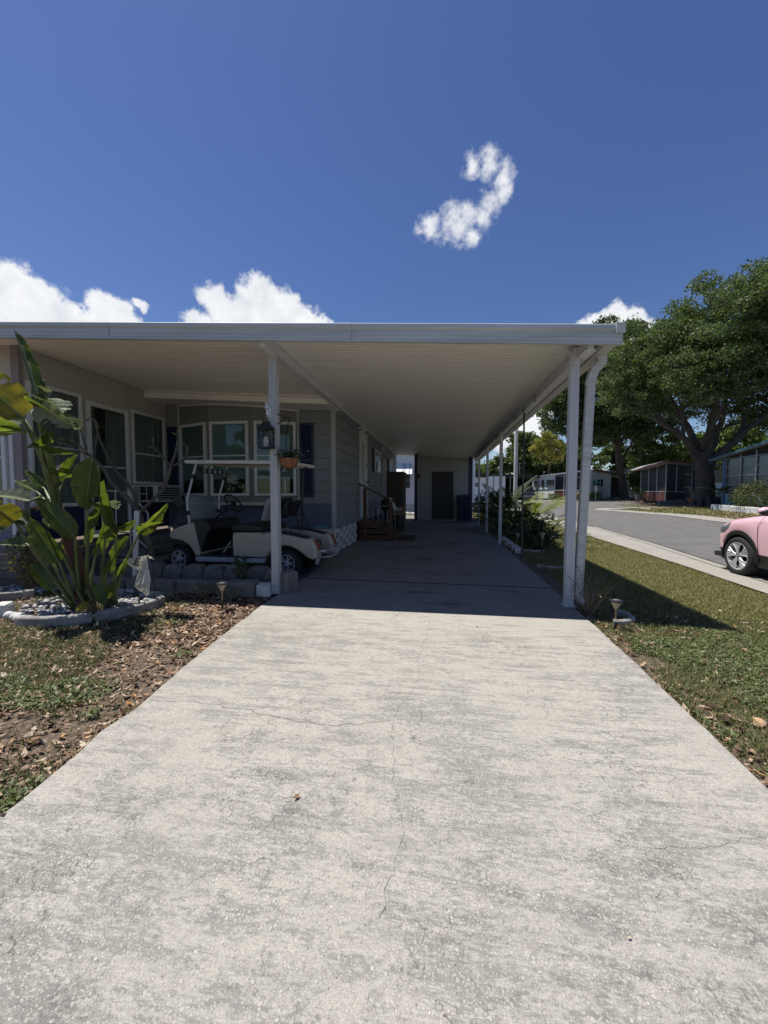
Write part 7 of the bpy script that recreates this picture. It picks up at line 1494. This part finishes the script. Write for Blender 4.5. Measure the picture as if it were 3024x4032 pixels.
q = MB(); q.tube([(8.9,46.4,3.3),(8.9,46.4,4.75)], .025, 6); q.bar((8.2,46.4,4.72),(9.6,46.4,4.72),.04,.03); q.bar((8.6,46.4,4.15),(9.4,46.4,4.15),.04,.03); q.build('mast', alu, an)
pt = thing('potted_succulent', (20.6, 35.2, .3), 'branching plant in a large terracotta pot by the brown porch post', 'potted plant')
q = MB(); q.lathe((20.6,35.2,.28), [(0,0),(.28,0),(.42,.5),(.46,.52),(.46,.60),(.36,.60),(0,.55)], 20); q.build('pot', clay_m, pt)
q = MB()
for k in range(12): a = random.uniform(0,6.28); q.tube([(20.6,35.2,.8),(20.6+.2*math.cos(a),35.2+.2*math.sin(a),1.3),(20.6+.45*math.cos(a),35.2+.4*math.sin(a),1.5+random.uniform(0,.5))], [.05,.035,.015], 6)
q.build('stems', mat('grey_stem', (.22,.22,.17), .8), pt)
def pot(x, y, z, s, lab, plant=True):
    t = thing('planter', (x,y,z), lab, 'planter'); q = MB(); q.lathe((x,y,z), [(0,0),(.16*s,0),(.22*s,.3*s),(.23*s,.33*s),(0,.31*s)], 14); q.build('pot', mat('grey_pot', (.14,.13,.12), .8), t)
    if plant: npmesh('foliage', leafquads(np.column_stack([rng.normal(x,.14*s,120), rng.normal(y,.14*s,120), z+.33*s+np.abs(rng.normal(0,.18*s,120))]), .14*s, .05*s), 0, green_dark, t)
pot(23.0,37.2,.3,1.4,'dark round planter right of the oak trunk'); pot(23.9,37.2,.3,1.2,'dark planter below the window right of the oak trunk'); pot(18.4,39.4,.6,1.7,'pale green tub at the left corner of the brown porch')
q = MB(); q.lathe((23.5,36.9,.3), [(.03,0),(.02,1.2),(.30,1.28),(.36,1.38),(.30,1.36),(0,1.30)], 16); tag(q.build('bird_bath', mat('dark_stand', (.05,.05,.05), .6)), 'dark pedestal bird bath right of the oak trunk', 'bird bath')
for i in range(16):
    x = 18.2+.42*i; y = 35.9-.10*abs(i-6)+ (0 if i < 9 else -.15*(i-9)); q = MB(); rock(q, (x, y, TZ(x,y)-.05), .40, .3, .36+.05*random.random(), random.uniform(-.1,.1), .03, False); o = q.build('bed_block', stone_m, bevel=.03)
    tag(o, 'rough grey block in the low garden wall fronting the brown porch', 'block', 'garden wall blocks before the brown porch')
for i in range(12):
    y = 29.3-.62*i; q = MB(); rock(q, (18.55-.03*i, y, TZ(18.55,y)-.05), .30, .58, .40, 0, .015, False); o = q.build('bed_block', stone_w, bevel=.02)
    tag(o, 'weathered white block in the low kerb wall fronting the blue porch', 'block', 'kerb wall blocks before the blue porch')
def fronds(name, label, cat, c, n, L0, mt, arch_=.6, nl=26, wl=.02, ll=.22, h0=.0, col_stem=petm, group=None, yaw=None):
    t = thing(name, c, label, cat, group); V = []; q = MB()
    for k in range(n):
        a = random.uniform(0,6.283) if yaw is None else random.gauss(*yaw); el = random.uniform(.55,1.35); L_ = L0*random.uniform(.75,1.1); b0 = dn(c)+Vector((random.gauss(0,.05),random.gauss(0,.05),h0)); pts = []
        for i in range(10):
            t_ = i/9; e = el - arch_*t_*1.5; d = Vector((math.cos(a)*math.cos(e), math.sin(a)*math.cos(e), math.sin(e))); pts.append((pts[-1] if pts else b0) + d*L_/9)
        q.tube(pts, [.012*(1-i/10)+.002 for i in range(10)], 5)
        for i in range(nl):
            u = .25+.75*i/nl; f = u*9; j = min(int(f), 8); p = pts[j].lerp(pts[j+1], f-j); ax = (pts[j+1]-pts[j]).normalized(); sd = ax.cross(Vector((0,0,1))).normalized(); lf = ll*math.sin(math.pi*min(1,u*.9+.08))**.6
            for s in (1,-1):
                d = (sd*s*.85 + ax*.55 + Vector((0,0,-.15))).normalized(); w_ = ax*wl*.5; e = p+d*lf; m1 = p+d*lf*.5+Vector((0,0,.01)); V += [tuple(p), tuple(m1+w_), tuple(e), tuple(m1-w_)]
    q.build('frond_stems', col_stem, t); npmesh('fronds', np.array(V), 0, mt, t); return t
palm_m = leafmat('palm_leaflets', [(0,(.07,.11,.02)),(.5,(.15,.19,.04)),(1,(.30,.28,.08))], .4); palm_d = leafmat('dark_palm', [(0,(.015,.03,.01)),(1,(.05,.08,.025))], .25)
fronds('areca_palm', 'feathery yellow-green palm standing left of the light pole', 'palm', (2.75,13.0,-.05), 17, 2.1, palm_m, .55, 30, .035, .34)
fronds('fan_palm', 'dark spiky palm between the two far slab-side posts', 'palm', (2.2,14.2,-.05), 18, 1.75, palm_d, .5, 26, .04, .36, .35)
fronds('cycad', 'low dark feathery plant behind the dark pipe', 'plant', (2.35,11.0,-.05), 18, .95, palm_d, .7, 20, .03, .18)
def bush(name, label, c, r, hgt, n, mt, L0=.12, W0=.06):
    t = thing(name, c, label, 'shrub'); q = MB()
    for k in range(14): a = random.uniform(0,6.28); s = random.uniform(.3,.9)*r; q.tube([c,(c[0]+math.cos(a)*s*.4,c[1]+math.sin(a)*s*.4,c[2]+hgt*.5),(c[0]+math.cos(a)*s,c[1]+math.sin(a)*s,c[2]+hgt*random.uniform(.6,1))],[.014,.01,.004],5)
    q.build('stems', twig_m, t); d = rng.normal(size=(n,3)); d /= np.linalg.norm(d,axis=1)[:,None]; rr = rng.uniform(.45,1.05,n)[:,None]; P = np.array(c)+np.array([0,0,hgt*.5])+d*rr*np.array([r,r,hgt*.52]); npmesh('foliage', leafquads(P, L0, W0, d*.5), 0, mt, t); return t
bush('shrub', 'dark leafy shrub crowding the slab behind the third post', (2.25,9.6,-.05), .42, .62, 420, green_dark, .15, .05)
bush('shrub', 'dark broad shrub in front of the feathery palm', (2.55,12.2,-.05), .5, .85, 600, green_dark, .15, .06)
bush('shrub', 'dark shrub filling the space before the farthest post', (2.3,14.6,-.05), .5, .8, 500, green_dark, .15, .06)
bush('shrub', 'bright low shrub at the end of the slab beside the shed', (2.2,17.2,-.05), .5, .7, 700, weed_m, .12, .05)
bush('shrub', 'dark shrub near the shed corner behind the farthest post', (2.1,18.9,-.05), .6, 1.4, 900, green_dark, .14, .06)
t = thing('philodendron', (2.75,10.4,-.05), 'deeply cut dark philodendron spilling over the sunlit verge edge', 'plant'); V = []; q = MB()
for k in range(34):
    a = random.uniform(0,6.283); e = random.uniform(.35,1.25); L_ = random.uniform(.5,.95); b0 = Vector((2.7,10.4,-.05)); d = Vector((math.cos(a)*math.cos(e),math.sin(a)*math.cos(e),math.sin(e))); tip = b0+d*L_; q.tube([b0,b0.lerp(tip,.5)+Vector((0,0,.06)),tip],[.011,.008,.005],5)
    ax = (d+Vector((0,0,-.7))).normalized(); sd = ax.cross(Vector((0,0,1))).normalized(); up2 = sd.cross(ax)
    for i in range(9):
        u = i/8; p = tip+ax*(.30*u)
        for s in (1,-1):
            dd = (sd*s+ax*(.1+.8*u)).normalized(); lf = .15*(1-.5*u); w_ = ax*.017; V += [tuple(p), tuple(p+dd*lf*.5+w_+up2*.01), tuple(p+dd*lf), tuple(p+dd*lf*.5-w_+up2*.01)]
q.build('stems', petm, t); npmesh('cut_leaves', np.array(V), 0, palm_d, t)
for i, (x, y) in enumerate(((1.72,8.9),(1.70,9.25),(1.71,9.6),(1.69,9.95),(1.72,10.3),(1.70,10.65),(1.68,11.0))):
    q = MB(); rock(q, (x,y,-.04), .16, .3, .11, random.uniform(-.2,.2), .02, False); tag(q.build('edging_stone', stone_w, bevel=.02), 'pale rough stone lining the plant bed along the slab', 'edging stone', 'stones lining the bed along the slab')
arc_edging((2.05,9.3,-.04), .42, R(200), R(300), .07, .07, rail_w, 'curved_edging', 'white curved edging around the dark plants beside the slab')
arc_edging((2.0,7.35,-.04), .34, R(215), R(300), .07, .06, rail_w, 'curved_edging', 'short white curved edging between the front post and dark pipe')
fronds('small_palm', 'small palm in the bed before the blue porch', 'palm', (18.9,29.6,.15), 14, 1.4, palm_d, .9, 16, .05, .25, .9)
bush('shrub', 'wispy green shrubs in the bed before the blue porch', (19.2,26.8,.1), 1.1, 1.9, 1500, leafmat('wispy', [(0,(.05,.07,.02)),(1,(.16,.16,.06))],.3), .28, .05)
bush('shrub', 'leggy shrub beside the small palm at the blue porch', (19.2,28.3,.15), .5, 1.3, 400, weed_m, .2, .06)
bush('shrub', 'pale green shrub behind the street sign', (16.8,45.5,.45), .7, .95, 500, weed_m, .2, .09); bush('shrub', 'dark round shrub at the right end of the far white home', (22.6,47.5,.5), .9, 1.5, 800, green_dark, .2, .1)
bush('shrub', 'yellowish weeds at the wall of the far white home', (13.4,49.2,.5), .6, .7, 300, weed_m, .2, .08)
x = rng.uniform(12, 20.5, 12000); y = rng.uniform(17, 42, 12000); k = (x > 14.9) & ~((y > 29.5) & (x < 12.5)) ; k &= ~((y > 32) & (x < 17)); x, y = x[k], y[k]; k = (nz(x, y, .35, 44)+rng.normal(0,.25,len(x))) > -.05
tag(litter_mesh('leaf_litter', x[k], y[k], .17, lit_m), 'brown oak litter under the trees across the street', 'leaf litter', kind='stuff')
x = np.r_[rng.uniform(14.9,20,9000), rng.uniform(12.2,17,1500)]; y = np.r_[rng.uniform(14,36,9000), rng.uniform(26,32,1500)]; x, y = x[x > 13], y[x > 13]
tag(npmesh('far_grass', blades(x, y, .09, .05), 0, gr_m), 'shaded thin grass under the live oak across the street', 'grass', kind='stuff')
x, y = rng.uniform(4, 24, 30000), rng.uniform(44.9, 50, 30000); tag(npmesh('far_grass', blades(x, y, .09, .06), 0, gl_m), 'grass strip in front of the far white home', 'grass', kind='stuff')
